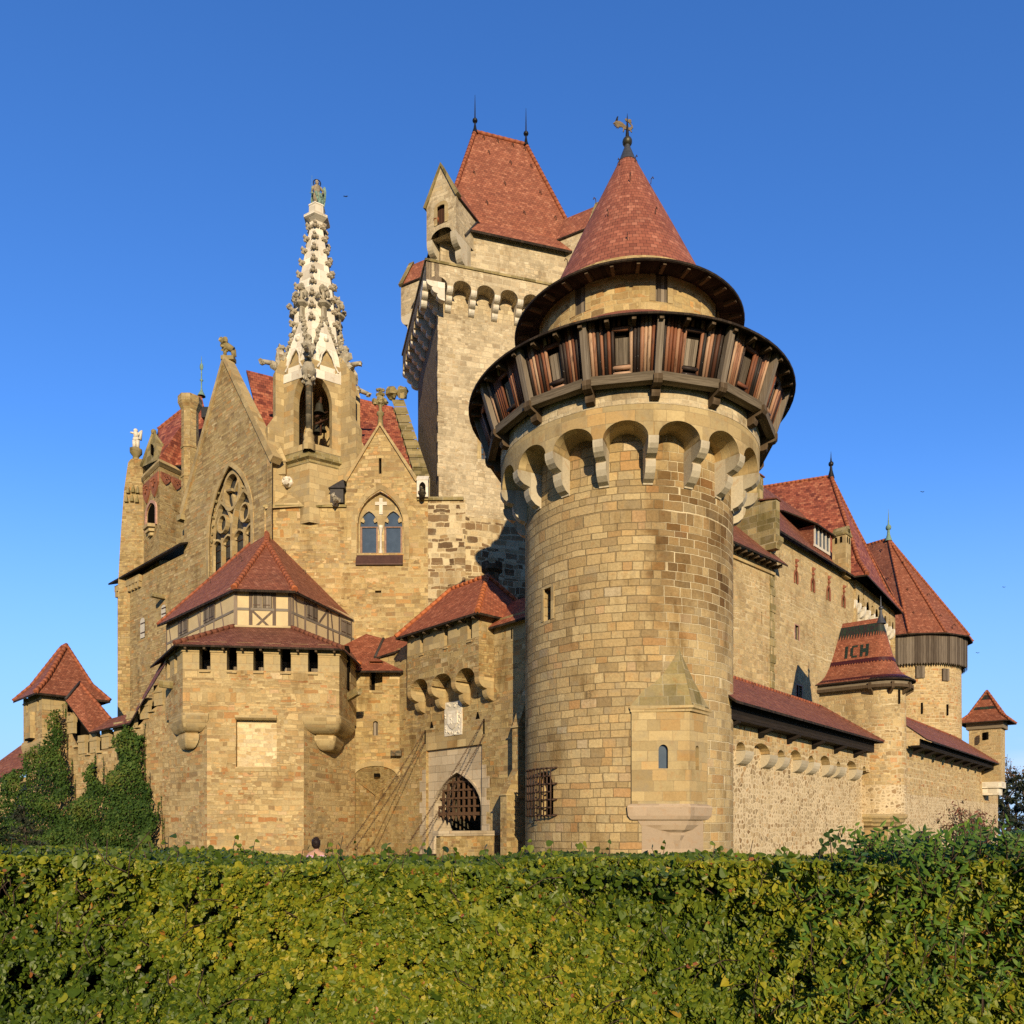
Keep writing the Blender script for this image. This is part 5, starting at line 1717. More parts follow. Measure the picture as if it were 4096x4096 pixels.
    q = MB()
    wl = EL.lerp(F1, 0.25) + Vector((0, 0, zd(2507, 39))); wr = F2.lerp(ER, 0.75) + Vector((0, 0, zd(2512, 39.3)))
    q.roof([[c1, c0, F2z, F1z], [c0, rR, wr, F2z], [rL, c1, F1z, wl]], 0.09)
    sk = q.build('skirt_roof', [M['tile_brown'], M['soffit']], T)
    ridges('hip_tiles', M['ridge_old'], sk, [(c0, F2z, .11), (c1, F1z, .12)])
    ridges('hip_tiles', M['ridge_new'], sk, [(rR, F2z.lerp(wr, .12), .10)])
    # lime fillet at the wall foot
    q = MB()
    for a, b in ((F1z, F2z), (wl, F1z), (F2z, wr)):
        q.tube(a + Vector((0, -0.05, 0.02)), b + Vector((0, -0.05, 0.02)), 0.07, n=6)
    q.build('lime_fillet', M['plaster'], sk)
    b = MB(); b.box(-0.05, 0.05, -0.4, 0.0, -0.1, 0.0); me = b.mesh('rafter_end', M['bracket'])
    for k in range(9):
        link_mesh('rafter_end', me, sk, B.M(0.2 + (W - 0.4) * k / 8, zeave - 0.085, o_ - 0.05))

    # steep main roof
    e1, e2 = P(935, 2360, 38.6), P(1180, 2357, 38.9)
    el, er = P(628, 2500, 46.2), P(1500, 2522, 47.6)
    zz = (e1.z + e2.z) / 2
    for v in (e1, e2): v.z = zz
    J = P(1066, 2168, 43.2); A = P(1070, 2117, 46.2)
    bl, br = P(628, 2500, 46.2), None
    bk = Vector((A.x + 1.0, A.y + 8, A.z))
    q = MB()
    q.roof([[e1, e2, J], [el, e1, J, A], [e2, er, A, J], [er, bk, A], [bk, el, A]], 0.12)
    mr = q.build('main_roof', [M['tile'], M['soffit']], T)
    ridges('hip_tiles', M['ridge'], mr, [(e1, J, .13), (e2, J, .13), (J, A, .14), (A, er, .08), (A, el, .08)])
    for v, w in ((e1, J), (e2, J)):
        q = MB(); q.tube(v + Vector((0, 0, .06)), v.lerp(w, 0.06) + Vector((0, 0, .06)), 0.16, 0.13); q.build('end_tile', M['ridge_new'], mr)
    b = MB(); b.path([(0, 0, -0.05), (0, 0, 0.20), (-0.10, 0, 0.26), (-0.14, 0, 0.16)], 0.016, n=5); me = b.mesh('roof_hook', M['iron'])
    for k, (pa, pb, pc, u, w) in enumerate(((el, A, e1, .72, .1), (el, A, e1, .45, .15), (el, A, e1, .8, .35), (er, A, e2, .75, .12), (er, A, e2, .62, .3), (er, A, e2, .45, .12), (er, A, e2, .86, .25))):
        p0 = pa.lerp(pb, u); pp = p0.lerp(pc, w)
        link_mesh('roof_hook', me, mr, Matrix.Translation(pp))


build_bastion()

# ------------------------------------------------------------------ keep
def build_keep():
    d0 = 45.6
    K = Vector((ray(1755) * d0, d0, 0))
    f = Vector((0.961, 0.276, 0)); b = Vector((-0.276, 0.961, 0))
    W, Ln = 9.4, 7.5
    T = thing('keep_tower', 'tall square limestone keep with corner turrets and a steep red roof', 'keep', K)
    ML = Matrix(((f.x, b.x, 0, K.x), (f.y, b.y, 0, K.y), (0, 0, 1, 0), (0, 0, 0, 1)))
    KP = Pl((K.x, K.y), (f.x, f.y))
    LPk = Pl((K.x, K.y), (b.x, b.y))
    loc = lambda x, y, z: ML @ Vector((x, y, z))
    zc = zd(1052, 44.7); zcr = zd(1120, 45.0); zco = zd(1150, 45.0); zb = zd(1262, 45.9)
    zeave = 36.9; zr = 46.2
    zsplit = zd(2010, 46)
    hw = rect(KP.s(1917), KP.s(1962), KP.z(1940, 1838), KP.z(1940, 1757)); hw['reveal'] = 0.35
    mb = MB()
    strips(mb, KP.pt, 0, W, zsplit - 0.8, zc, [hw], ds=3)
    kw = mb.build('front_wall', M['keep'], T)
    fm = MB(); pane(fm, KP.pt, hw, -0.25); wn_ = fm.build('window', M['glass'], kw)
    fm = MB(); outline(fm, KP.pt, hw, 0.25, -0.02, 0.04); fm.build('window_surround', M['dressed'], kw)
    fm = MB(); fm.M = KP.M()
    sm = (hw['a'] + hw['b']) / 2
    fm.box(sm - .03, sm + .03, -.24, -.2, hw['zb'], hw['top'](0)); 
    for k in (1, 2): 
        z = hw['zb'] + (hw['top'](0) - hw['zb']) * k / 3; fm.box(hw['a'], hw['b'], -.235, -.205, z - .025, z + .025)
    fm.build('window_bars', M['iron'], kw)
    mb = MB()
    strips(mb, KP.pt, 0, W, -0.3, zsplit - 0.8, reveal=0)
    mb.build('lower_wall', M['keep_dark'], T)
    # left face: clad in worn shingles, with a rough edge of quoins
    mb = MB()
    strips(mb, LPk.pt, 0, Ln, -0.3, zc, reveal=0)
    mb.build('left_cladding', M['shingle'], T)
    q = MB(); q.M = ML
    g = random.Random(2)
    z = zd(1905, 45.6)
    while z < zb:
        h = g.uniform(.28, .5); e = g.uniform(0.02, .09)
        q.box(-e, 0.25, -0.015, g.uniform(.10, .22), z, z + h - 0.02); z += h
    q.build('corner_quoins', M['keep'], T)
    mb = MB(); mb.M = ML
    mb.poly([(W, 0, -.3), (W, Ln, -.3), (W, Ln, zc), (W, 0, zc)]); mb.poly([(0, Ln, -.3), (W, Ln, -.3), (W, Ln, zc), (0, Ln, zc)])
    mb.build('rear_walls', M['keep'], T)
    # battlement gallery on corbels
    o = 0.9
    pf = lobes(o, zco, zco - zb, 3)
    w1 = arch_corbel_wall('gallery_front', KP, -o, W + o, o, zco, zcr, zc, 8, M['keep'], M['pale'], T, pf, cw=0.34, edge=False)
    w2 = arch_corbel_wall('gallery_left', LPk, -o, Ln + o, o, zco, zcr, zc, 8, M['shingle'], M['pale'], T, pf, cw=0.34, edge=False, soff=M['keep'])
    mb = MB(); mb.M = ML
    mb.poly([(-o, -o, zc), (W + o, -o, zc), (W + o, Ln + o, zc), (-o, Ln + o, zc)])
    mb.poly([(W + o, -o, zco), (W + o, Ln + o, zco), (W + o, Ln + o, zc), (W + o, -o, zc)])
    mb.poly([(-o, Ln + o, zco), (W + o, Ln + o, zco), (W + o, Ln + o, zc), (-o, Ln + o, zc)])
    mb.build('gallery_top', M['keep'], T)
    mb = MB(); mb.M = ML
    e = o + 0.07
    for (x0, x1, y0, y1) in ((-e, W + e, -e, -e + .3), (-e, -e + .3, -e, Ln + e)):
        mb.box(x0, x1, y0, y1, zc - 0.04, zc + 0.10)
    mb.build('cornice', M['moss_stone'], T)
    # set-back top storey
    si = 0.12
    mb = MB(); mb.M = ML
    mb.prism([(si, si), (W - si, si), (W - si, Ln - si), (si, Ln - si)], zc, zeave + 0.2)
    mb.build('top_storey', M['keep'], T)
    fm = MB(); fm.M = KP.M(); s = KP.s(1965, -si); fm.box(s - .35, s + .35, -si - .1, -si + .01, zc + .12, zc + .30); fm.build('drain_slot', M['dark'], T)
    # roof
    ov = 0.22
    mid = Ln / 2
    e0 = [loc(-ov, -ov, zeave), loc(W + ov, -ov, zeave), loc(W + ov, Ln + ov, zeave), loc(-ov, Ln + ov, zeave)]
    m0 = [loc(0.55, 0.55, zeave + 1.15), loc(W - .55, 0.55, zeave + 1.15), loc(W - .55, Ln - .55, zeave + 1.15), loc(0.55, Ln - .55, zeave + 1.15)]
    r0, r1 = loc(3.05, mid, zr), loc(6.45, mid, zr)
    mb = MB()
    pl = []
    for i in range(4):
        j = (i + 1) % 4
        pl.append([e0[i], e0[j], m0[j], m0[i]])
    pl += [[m0[0], m0[1], r1, r0], [m0[1], m0[2], r1], [m0[2], m0[3], r0, r1], [m0[3], m0[0], r0]]
    mb.roof(pl, 0.14)
    rf = mb.build('keep_roof', [M['tile_big'], M['soffit']], T)
    ridges('ridge_tiles', M['ridge'], rf, [(e0[0], m0[0], r0, .13), (e0[1], m0[1], r1, .13), (e0[3], m0[3], r0, .13), (r0, r1, .12)])
    for r in (r0, r1):
        mb = MB()
        mb.lathe((r.x, r.y), [(0.22, zr - 0.1), (0.10, zr + .25), (0.05, zr + 0.55), (0.05, zr + 0.62)], 10)
        mb.ball((r.x, r.y, zr + 0.75), 0.17, 10, 7, (1, 1, .8))
        mb.lathe((r.x, r.y), [(0.045, zr + 0.85), (0.03, zr + 1.6), (0.01, zr + 2.4)], 6)
        mb.build('spike_finial', M['black_metal'], rf)
    hk = MB(); hk.path([(0, 0, 0), (-.02, 0, .2), (-.10, 0, .26), (-.12, 0, .14)], 0.022, n=5); me = hk.mesh('roof_hook', M['iron'])
    for u, w in ((.2, .94), (.45, .94), (.72, .94), (.93, .93), (.3, .78), (.6, .72), (.9, .74), (.15, .5), (.48, .46), (.86, .45), (.3, .2), (.62, .18), (.9, .2)):
        p = m0[0].lerp(m0[1], u).lerp(r0.lerp(r1, u), w)
        link_mesh('roof_hook', me, rf, Matrix.Translation(p - b * 0.02))
    # corner turrets (gabled, on corbels), set diagonally
    def turret(x, y, ang):
        F_ = ML @ Matrix.Translation((x, y, 0)) @ Matrix.Rotation(Rd(ang), 4, 'Z')
        w, out, inn = 1.02, 1.0, 2.6      # local: -y is outward
        zb_, zs_, ze_, za_ = 35.35, 36.05, 38.0, 39.9
        t = MB(); t.M = F_
        fr = lambda s, z, o=0.0: F_ @ Vector((s, -out - o, z))
        win = arch(-0.36, 0.36, zs_ + 0.55, zs_ + 1.55, zs_ + 1.72, 'round', n=6); win['reveal'] = 0.2
        t2 = MB()
        strips(t2, fr, -w, w, lambda s: zs_ - 0.15 + 0.45 * math.sqrt(max(0, 1 - (s / 0.75) ** 2)) if abs(s) < .75 else zs_ - .15, lambda s: za_ - abs(s) / w * (za_ - ze_), [win], extra=[0] + [-.75 + 1.5 * i / 10 for i in range(11)], reveal=.2)
        tw_ = t2.build('turret_front', M['keep'], T)
        t.poly([(-w, -out, zs_ - .15), (-w, inn, zs_ - .15), (-w, inn, ze_), (-w, -out, ze_)])
        t.poly([(w, -out, zs_ - .15), (w, inn, zs_ - .15), (w, inn, ze_), (w, -out, ze_)])
        t.poly([(-w, -out, zs_ - .15), (w, -out, zs_ - .15), (w, 0.3, zs_ + .2), (-w, .3, zs_ + .2)])
        t.build('turret_sides', M['keep'], tw_)
        fm = MB(); pane(fm, fr, win, -0.15); fm.build('turret_shutter', M['door_red'], tw_)
        fm = MB(); outline(fm, fr, win, 0.2, 0.0, 0.04); fm.build('window_surround', M['dressed'], tw_)
        rr = MB(); rr.M = F_
        k = 0.10
        rr.roof([[(-w - k, -out + .1, ze_ - .1), (0, -out + .1, za_), (0, inn + 1.4, za_), (-w - k, inn, ze_ - .1)], [(w + k, -out + .1, ze_ - .1), (0, -out + .1, za_), (0, inn + 1.4, za_), (w + k, inn, ze_ - .1)]], .1)
        rr.build('turret_roof', [M['tile_big'], M['soffit']], tw_)
        cp = MB()
        band(cp, fr, [(-w - .1, ze_ - .12), (0, za_ + .10), (w + .1, ze_ - .12)], 0.20, -0.30, 0.40)
        cp.build('gable_coping', M['moss_stone'], tw_)
        pfc = lobes(out + 0.0, zs_ - .12, 1.5, 2, back=-.6)
        for s in (-w + .2, w - .2):
            c = MB(); c.M = F_
            c.extrude([(-a, z) for a, z in pfc], s - .19, s + .19, axis='x')
            c.build('turret_corbel', M['corbel'], tw_)
        fl = MB(); fl.M = F_
        fl.tube((w + .03, -.1, zs_ + .1), (w + .03, 1.3, ze_ - .1), 0.06); fl.build('lead_flashing', M['flash'], tw_)
    turret(0.75, 0.2, -45)
    turret(W - 0.25, 0.25, 45)
    turret(0.25, Ln - 0.25, -135)
    return T


build_keep()


# ------------------------------------------------------------------ chapel
def build_chapel():
    T = thing('chapel', 'gothic chapel with tall stone gable, traceried window and red tiled roof', 'chapel', (-13, 47, 0))
    dC = 45.0
    xw = lambda px, d=dC: ray(px) * d
    CP = Pl((xw(1862), 44.9), (-1, 0.012))
    s = CP.s
    # front wall with small gable and the twin window
    zcn = CP.z(1250, 2030)
    gl, gr, ga = s(1388), s(1662), s(1521)
    zf, za = CP.z(1521, 1915), CP.z(1521, 1700)
    def top(x):
        if gr <= x <= gl:
            return za - abs(x - ga) / ((gl - gr) / 2) * (za - zf) if x != ga else za
        return zcn if x > gl else CP.z(1760, 2000)
    win = arch(s(1612), s(1430), CP.z(1520, 2212), CP.z(1520, 2095), CP.z(1520, 1966), 'point', n=16, c=0.75); win['reveal'] = 0.32
    slot = rect(s(1526), s(1515), CP.z(1520, 1895), CP.z(1520, 1832)); slot['reveal'] = .3
    air = rect(s(1525), s(1500), CP.z(1512, 2371), CP.z(1512, 2362)); air['reveal'] = .3
    mb = MB()
    sk_ = s(1712)
    strips(mb, CP.pt, sk_, s(1058), -0.3, top, [win, slot, air], extra=[gl - 1e-4, gr + 1e-4, ga, gl, gr], ds=3)
    kd = MB(); strips(kd, CP.pt, 0, sk_, -0.3, top, ds=3, reveal=0); kd.build('patched_wall', M['keep_dark'], T)
    fw = mb.build('front_wall', M['chapel'], T)
    for h in (slot, air):
        f = MB(); pane(f, CP.pt, h, -.25); f.build('slit_shadow', M['dark'], fw)
    # arch moulding
    f = MB(); outline(f, CP.pt, arch(s(1626), s(1416), CP.z(1520, 2240), CP.z(1520, 2095), CP.z(1520, 1948), 'point', n=16, c=.75), 0.30, -.02, 0.06); f.build('window_arch', M['dressed'], fw)
    # tympanum with two trefoil lights
    zt, zh, zlb = CP.z(1520, 2098), CP.z(1520, 2037), CP.z(1520, 2212)
    lights = [(s(1606), s(1534)), (s(1508), s(1437))]
    hs = []
    for a, b in lights:
        h = arch(a, b, zlb, zt + .02, zh, 'point', n=10, c=.5); h['reveal'] = .14; hs.append(h)
    f = MB()
    strips(f, CP.pt, win['a'], win['b'], zlb, win['top'], hs, extra=hole_samples(win), o=-0.26, reveal=.14)
    ty = f.build('tympanum', M['dressed'], fw)
    for a, b in lights:
        m = (a + b) / 2; w = abs(b - a) / 2
        for sg in (-1, 1):
            f = MB()
            cs_ = [(m + sg * w * 0.98, zt + .28), (m + sg * w * .60, zt + .20), (m + sg * w * .50, zt + .34), (m + sg * w * 0.70, zt + .52)]
            f.poly([CP.pt(x, z, -.27) for x, z in cs_]); f.poly([CP.pt(x, z, -.37) for x, z in cs_]); f.build('trefoil_cusp', M['dressed'], ty)
    f = MB(); f.M = CP.M(); z = CP.z(1521, 2015)
    f.box(ga - .10, ga + .10, -.26, -.21, z - .52, z + .42); f.box(ga - .34, ga + .34, -.26, -.208, z + .02, z + .20)
    f.build('white_cross', M['pale'], ty)
    for h in hs:
        f = MB(); pane(f, CP.pt, h, -.39); wd = f.build('window_pane', M['glass'], fw)
        f = MB(); 
        fr = rect(h['a'], h['b'], zlb, zt - .03)
        band(f, CP.pt, [(h['a'] + .05, zlb), (h['a'] + .05, zt - .03), (h['b'] - .05, zt - .03), (h['b'] - .05, zlb)], .11, -.385, .07)
        band(f, CP.pt, [(h['a'], zlb + .06), (h['b'], zlb + .06)], .12, -.385, .075)
        f.build('window_frame', M['frame'], wd)
    f = MB(); c = CP.pt(ga, 0, -.18)
    f.lathe((c.x, c.y), [(0.11, zlb), (.11, zlb + .15), (.065, zlb + .28), (.06, zlb + 1.15), (.12, zlb + 1.45), (.15, zlb + 1.62)], 12)
    f.build('colonnette', M['pale'], fw)
    f = MB(); f.M = CP.M()
    zs0, zs1 = CP.z(1520, 2212), CP.z(1520, 2258)
    f.extrude([(-.3, zs0), (-.02, zs0 - .05), (0.16, zs1), (.16, zs1 - .05), (-.3, zs1 - .05)], s(1612), s(1424), axis='x')
    f.build('copper_sill', M['copper'], fw)
    # gable coping and stone cross
    f = MB(); band(f, CP.pt, [(gl + .1, zf - .15), (ga, za + .02), (gr - .1, zf - .15)], .2, -.25, .38); f.build('gable_coping', M['dressed'], T)
    f = MB(); c = CP.pt(ga, 0, -.05)
    f.lathe((c.x, c.y), [(.18, za - .1), (.13, za + .5), (.22, za + .62), (.22, za + .72), (.1, za + .8), (.09, za + 1.2)], 8)
    for dx, dz, r in ((0, 1.3, .2), (-.3, 1.35, .17), (.3, 1.35, .17), (0, 1.75, .19), (0, 1.5, .2), (-.17, 1.78, .1), (.17, 1.78, .1), (0, 2.0, .14), (-.16, 2.02, .1), (.16, 2.02, .1)):
        f.lump((c.x + dx, c.y, za + dz), r, seed=int(dx * 10 + dz * 100), n=7, m=5)
    f.build('cross_finial', M['moss_stone'], T)
    # string courses left and right of the gable
    f = MB(); f.M = CP.M()
    f.box(gl + .02, s(1055), -.2, .12, zcn - .02, zcn + .12); f.box(0.1, gr - .1, -.2, .12, CP.z(1760, 2003), CP.z(1760, 1990))
    f.build('string_course', M['moss_stone'], T)
    # little niche and gargoyle right of the gable
    f = MB(); f.M = CP.M()
    sn, zn = s(1692), CP.z(1692, 1995)
    f.prism([(sn - .32, -.1), (sn + .32, -.1), (sn + .32, .28), (sn - .32, .28)], zn, zn + .95)
    f.extrude([(-.1, zn + .95), (.30, zn + .95), (.30, zn + 1.0), (-.1, zn + 1.35)], sn - .34, sn + .34, axis='x')
    nb = f.build('niche', M['pale'], T)
    f = MB(); h = arch(sn - .18, sn + .18, zn + .1, zn + .6, zn + .85, 'point'); pane(f, CP.pt, h, .286); f.build('niche_shadow', M['dark'], nb)
    for px, pz, mt in ((1692, 1985, 'black_stone'), (1347, 2010, 'crocket')):
        f = MB(); p = CP.pt(s(px), CP.z(px, pz), .1)
        f.lump(p + Vector((0, -.15, 0)), .26, seed=px, sq=(.9, 1.3, 1)); f.lump(p + Vector((0.03, -.5, -.05)), .2, seed=px + 1, sq=(.9, 1.4, 1)); f.lump(p + Vector((0, -.75, .05)), .13, seed=px + 2)
        f.build('gargoyle', M[mt], T)
    # small lucarne beside the gargoyle
    f = MB(); p = CP.at(1352, 1975, .1)
    f.prism([(p.x - .45, p.y), (p.x + .3, p.y), (p.x + .3, p.y + .6), (p.x - .45, p.y + .6)], p.z - .5, p.z + .3)
    f.prism([(p.x - .55, p.y - .1), (p.x + .4, p.y - .1), (p.x + .4, p.y + .7), (p.x - .55, p.y + .7)], p.z + .3, p.z + .9, top=[(p.x + .2, p.y + .2), (p.x + .3, p.y + .2), (p.x + .3, p.y + .5), (p.x + .2, p.y + .5)])
    f.build('lucarne', M['flash'], T)

    # nave roof with its right end coping
    f = MB()
    a0, a1, a2, a3 = P(985, 1480, 50), P(1572, 1627, 54), P(1672, 1925, 46.4), P(1085, 1880, 46.6)
    f.roof([[a3, a2, a1, a0]], .15)
    f.build('nave_roof', [M['tile_red'], M['soffit']], T)
    f = MB()
    c0, c1 = P(1572, 1598, 54.2), P(1668, 1910, 46.2)
    n = 9
    for i in range(n):
        p, q = c0.lerp(c1, i / n), c0.lerp(c1, (i + 1.05) / n)
        f.prism([(p.x - .1, p.y), (p.x + .75, p.y), (q.x + .75, q.y), (q.x - .1, q.y)], min(p.z, q.z) - 2.2, q.z, cap=False)
        f.poly([(p.x - .1, p.y, p.z), (p.x + .75, p.y, p.z), (q.x + .75, q.y, q.z + .06), (q.x - .1, q.y, q.z + .06)])
    ec = f.build('end_coping', M['moss_stone'], T)
    f = MB(); p = c0 + Vector((.1, 0, .2))
    f.lump(p + Vector((-.15, 0, .2)), .42, seed=3); f.lump(p + Vector((.5, 0, .2)), .42, seed=4, sq=(1, 1, 1.1))
    f.build('end_boss', M['moss_stone'], ec)

    # ---- left gable wall
    g0 = P(1088, 1833, 44.6); g1 = P(736, 2050, 51.8)
    GW = Pl((g0.x, g0.y), (g1.x - g0.x, g1.y - g0.y))
    L = math.hypot(g1.x - g0.x, g1.y - g0.y)
    zk = g0.z; sA = L * 0.5
    zap = GW.z(930, 1418)
    sl = GW.s
    bw = arch(sl(1010), sl(832), -0.3, GW.z(920, 2120), GW.z(925, 1850), 'point', n=20, c=0.9); bw['reveal'] = 0.55
    bw['zb'] = GW.z(840, 2420)
    Lt = GW.s(470)
    ztl = lambda x: 18.6 + EYE - 0.3 - max(0, x - L) * 0.03
    def gt(x):
        if x <= L:
            return zap - abs(x - sA) / sA * (zap - zk)
        return ztl(x)
    mb = MB()
    strips(mb, GW.pt, 0, L, -.3, gt, [bw], extra=[sA], ds=4)
    gb = mb.build('gable_wall', M['gable'], T)
    # traceried window
    f = MB(); pane(f, GW.pt, bw, -.5); gl_ = f.build('stained_glass', M['dark_glass'], gb)
    f = MB()
    m = (bw['a'] + bw['b']) / 2; hw_ = (bw['b'] - bw['a']) / 2; zsp = GW.z(920, 2120); zto = bw['top'](m)
    f2 = MB()
    def pts_arch(a, b, z0, zs_, zt_, kind='point', c=.9):
        h = arch(a, b, z0, zs_, zt_, kind, n=12, c=c)
        return [(h['a'], z0)] + [(x, h['top'](x)) for x in hole_samples(h)] + [(h['b'], z0)]
    o = -.46
    band(f2, GW.pt, [(m, bw['zb']), (m, zsp + .4)], .24, o, .34)
    for k in (-.5, .5):
        band(f2, GW.pt, [(m + hw_ * k, bw['zb']), (m + hw_ * k, zsp - .1)], .15, o, .26)
        c_ = m + hw_ * k
        band(f2, GW.pt, pts_arch(c_ - hw_ * .5, c_ + hw_ * .5, zsp - .3, zsp, zsp + (zto - zsp) * .52), .17, o, .32)
        for q in (-.25, .25):
            cc = c_ + hw_ * q
            band(f2, GW.pt, pts_arch(cc - hw_ * .25, cc + hw_ * .25, zsp - .6, zsp - .55, zsp - .05), .12, o, .24)
            # cusps
            for sg in (-1, 1):
                f2.lump(GW.pt(cc + sg * hw_ * .19, zsp - .45, o + .10), .10, seed=1, sq=(1, 1, 1))
        ct = (c_, zsp + (zto - zsp) * .20)
        band(f2, GW.pt, [(ct[0] + hw_ * .2 * math.cos(t), ct[1] + hw_ * .2 * math.sin(t)) for t in [2 * math.pi * i / 14 for i in range(15)]], .12, o, .25)
    cz = zsp + (zto - zsp) * .60
    rr = hw_ * .36
    band(f2, GW.pt, [(m + rr * math.cos(t), cz + rr * 1.15 * math.sin(t)) for t in [2 * math.pi * i / 20 for i in range(21)]], .20, o, .36)
    for a_ in (20, 140, 260):
        t0 = Rd(a_)
        band(f2, GW.pt, [(m + rr * .9 * math.cos(t0), cz + rr * .9 * math.sin(t0)), (m + rr * .2 * math.cos(t0 + .6), cz + rr * .2 * math.sin(t0 + .6))], .16, o, .26)
    for sg in (-1, 1):
        band(f2, GW.pt, [(m + sg * hw_ * .95, zsp + .5), (m + sg * hw_ * .55, zsp + (zto - zsp) * .55), (m + sg * hw_ * .36, zsp + (zto - zsp) * .62)], .14, o, .28)
    f2.build('tracery', M['dressed'], gb)
    f = MB()
    z = bw['zb'] + .5
    while z < zsp:
        band(f, GW.pt, [(bw['a'], z), (bw['b'], z)], .05, -.49, .04); z += .75
    f.build('glazing_bars', M['iron'], gl_)
    f = MB(); bw2 = dict(bw); outline(f, GW.pt, bw, .30, -.02, .07); f.build('window_moulding', M['dressed'], gb)
    f = MB(); band(f, GW.pt, pts_arch(bw['a'] + .22, bw['b'] - .22, bw['zb'], zsp, zto - .35), .2, -.35, .16); f.build('inner_moulding', M['dressed'], gb)
    f = MB()
    for k in range(8):
        for sg in (-1, 1):
            x = m + sg * (hw_ - .22) * math.sqrt(max(0, 1 - ((k + .5) / 9) ** 1.6)); f = MB(); f.lump(GW.pt(x, zsp + (zto - zsp) * (k + .3) / 8.6 - .2, -.12), .09, seed=k); f.build('leaf_boss', M['moss_stone'], gb)
    # gable coping
    f = MB(); band(f, GW.pt, [(-.15, zk - .1), (sA, zap + .15), (L + .25, zk - .25)], .42, -.5, .62); f.build('gable_coping', M['dressed'], T)
    f = MB(); f.M = GW.M(); f.box(L - .15, L + .45, -.3, .3, zk - .75, zk - .4); f.build('kneeler', M['moss_stone'], T)

    # ---- lower left block: wall walk, arcaded cornice
    xt = L
    mb = MB()
    def ztw(x): return GW.z(731, 2200) if x < L + 3.5 else GW.z(560, 2330)
    zA, zB = GW.z(725, 2215), GW.z(500, 2375)
    strips(mb, GW.pt, L - .0, Lt, -.3, zA - .1, reveal=0, ds=4)
    lb = mb.build('left_block_wall', M['gable'], T)
    f = MB(); e = .55
    zt_ = zA + .35
    f.roof([[GW.pt(L - .6, zt_, e), GW.pt(Lt + .3, zt_ - .25, e), GW.pt(Lt + .3, zt_ + .5, -1.5), GW.pt(L - .6, zt_ + .8, -1.5)]], .12)
    f.build('walk_roof', [M['flash'], M['soffit']], T)
    f = MB(); f.M = GW.M()
    k = 0; x = Lt - 4.2
    f.box(Lt - 4.3, Lt, -.1, .22, zA - .55, zA - .1)
    while x < Lt:
        f.prism([(x, -.05), (x + .3, -.05), (x + .3, .2), (x, .2)], zA - .95, zA - .56); x += .55
    f.build('corbel_table', M['dressed'], lb)
    f = MB(); f.M = GW.M(L + 2.9, zA - 2.4); f.box(-.2, .2, -.1, .9, -.15, .12); f.build('water_spout', M['moss_stone'], lb)
    for px, y0, y1, rot in ((657, 2420, 2468, 0), (573, 2472, 2552, 0)):
        h = arch(GW.s(px + 9), GW.s(px - 9), GW.z(px, y1), GW.z(px, y0 + 12), GW.z(px, y0), 'round', n=8)
        f = MB(); strips(f, GW.pt, h['a'], h['b'], h['zb'], h['top'], extra=hole_samples(h), o=.06, reveal=0); sh = f.build('white_shutter', M['white'], lb)
        f = MB(); f.M = GW.M()
        for zz in (.25, .72):
            z = h['zb'] + (h['top']((h['a'] + h['b']) / 2) - h['zb']) * zz; f.box(h['a'] - .02, h['b'] - .1, .06, .085, z - .04, z + .04)
        f.build('hinge_strap', M['iron'], sh)

    # ---- stair turret and tapering buttress behind it
    dT = 55.5
    def tp(px, py, d=dT): return P(px, py, d)
    TP = [tp(575, 2300, 57.0), tp(638, 2300, 54.6), tp(742, 2300, 56.5), tp(742, 2300, 61), tp(575, 2300, 61)]
    ring = [(p.x, p.y) for p in TP]
    z0, z1 = 14.0, zd(1872, 55)
    mb = MB(); mb.prism(ring, z0, z1, cap=False)
    st = mb.build('stair_turret', M['gate'], T)
    cen = (sum(p[0] for p in ring) / 5, sum(p[1] for p in ring) / 5)
    gro = lambda k: [(cen[0] + (p[0] - cen[0]) * k, cen[1] + (p[1] - cen[1]) * k) for p in ring]
    f = MB(); f.prism(gro(1.02), z1 - .05, z1 + .12, top=gro(1.12), cap=True); f.prism(gro(1.12), z1 + .12, z1 + .35, top=gro(1.08)); f.build('turret_cornice', M['dressed'], st)
    f = MB()
    apx = P(806, 1580, 58.5); r5 = [Vector((p[0], p[1], z1 + .35)) for p in gro(1.08)]
    rj = P(632, 1718, 58.5)
    f.roof([[r5[1], r5[2], apx, rj], [r5[2], r5[3] + Vector((3, 0, 0)), apx], [r5[3], r5[4], rj, apx]], .12)
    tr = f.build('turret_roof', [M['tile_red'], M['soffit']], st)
    f = MB(); f.ridge(rj, apx, .13); f.build('ridge_tiles', M['ridge'], tr)
    rb = P(806, 1583, 58.5)
    f = MB(); f.roof([[P(700, 1860, 55.5), P(872, 1860, 54.5), P(806, 1580, 58.5)]], .1); f.build('turret_roof_front', [M['tile_red'], M['soffit']], st)
    f = MB(); q = P(828, 1655, 56.6); f.box(q.x - .30, q.x + .30, q.y - .3, q.y + .3, q.z - .40, q.z + .35); f.build('skylight', M['black_metal'], st)
    # gablet
    f = MB()
    A_, B_, C_ = P(566, 1868, 56.6), P(640, 1835, 54.4), P(615, 1728, 56.0)
    D_ = P(690, 1830, 55.2)
    f.poly([A_, B_, C_]); f.poly([B_, P(682, 1828, 55.4), C_]); f.poly([A_, Vector((A_.x, A_.y + 3, A_.z)), C_])
    gbt = f.build('gablet', M['moss_stone'], st)
    f = MB(); f.tube(A_, C_, .12, n=6); f.tube(P(682, 1828, 55.4), C_, .10, n=6); f.ball(C_, .2, 8, 6); f.build('gablet_coping', M['moss_stone'], gbt)
    q = P(609, 1800, 55.2); f = MB(); f.box(q.x - .05, q.x + .05, q.y - .15, q.y + .1, q.z - .35, q.z + .35); f.build('slit', M['dark'], gbt)
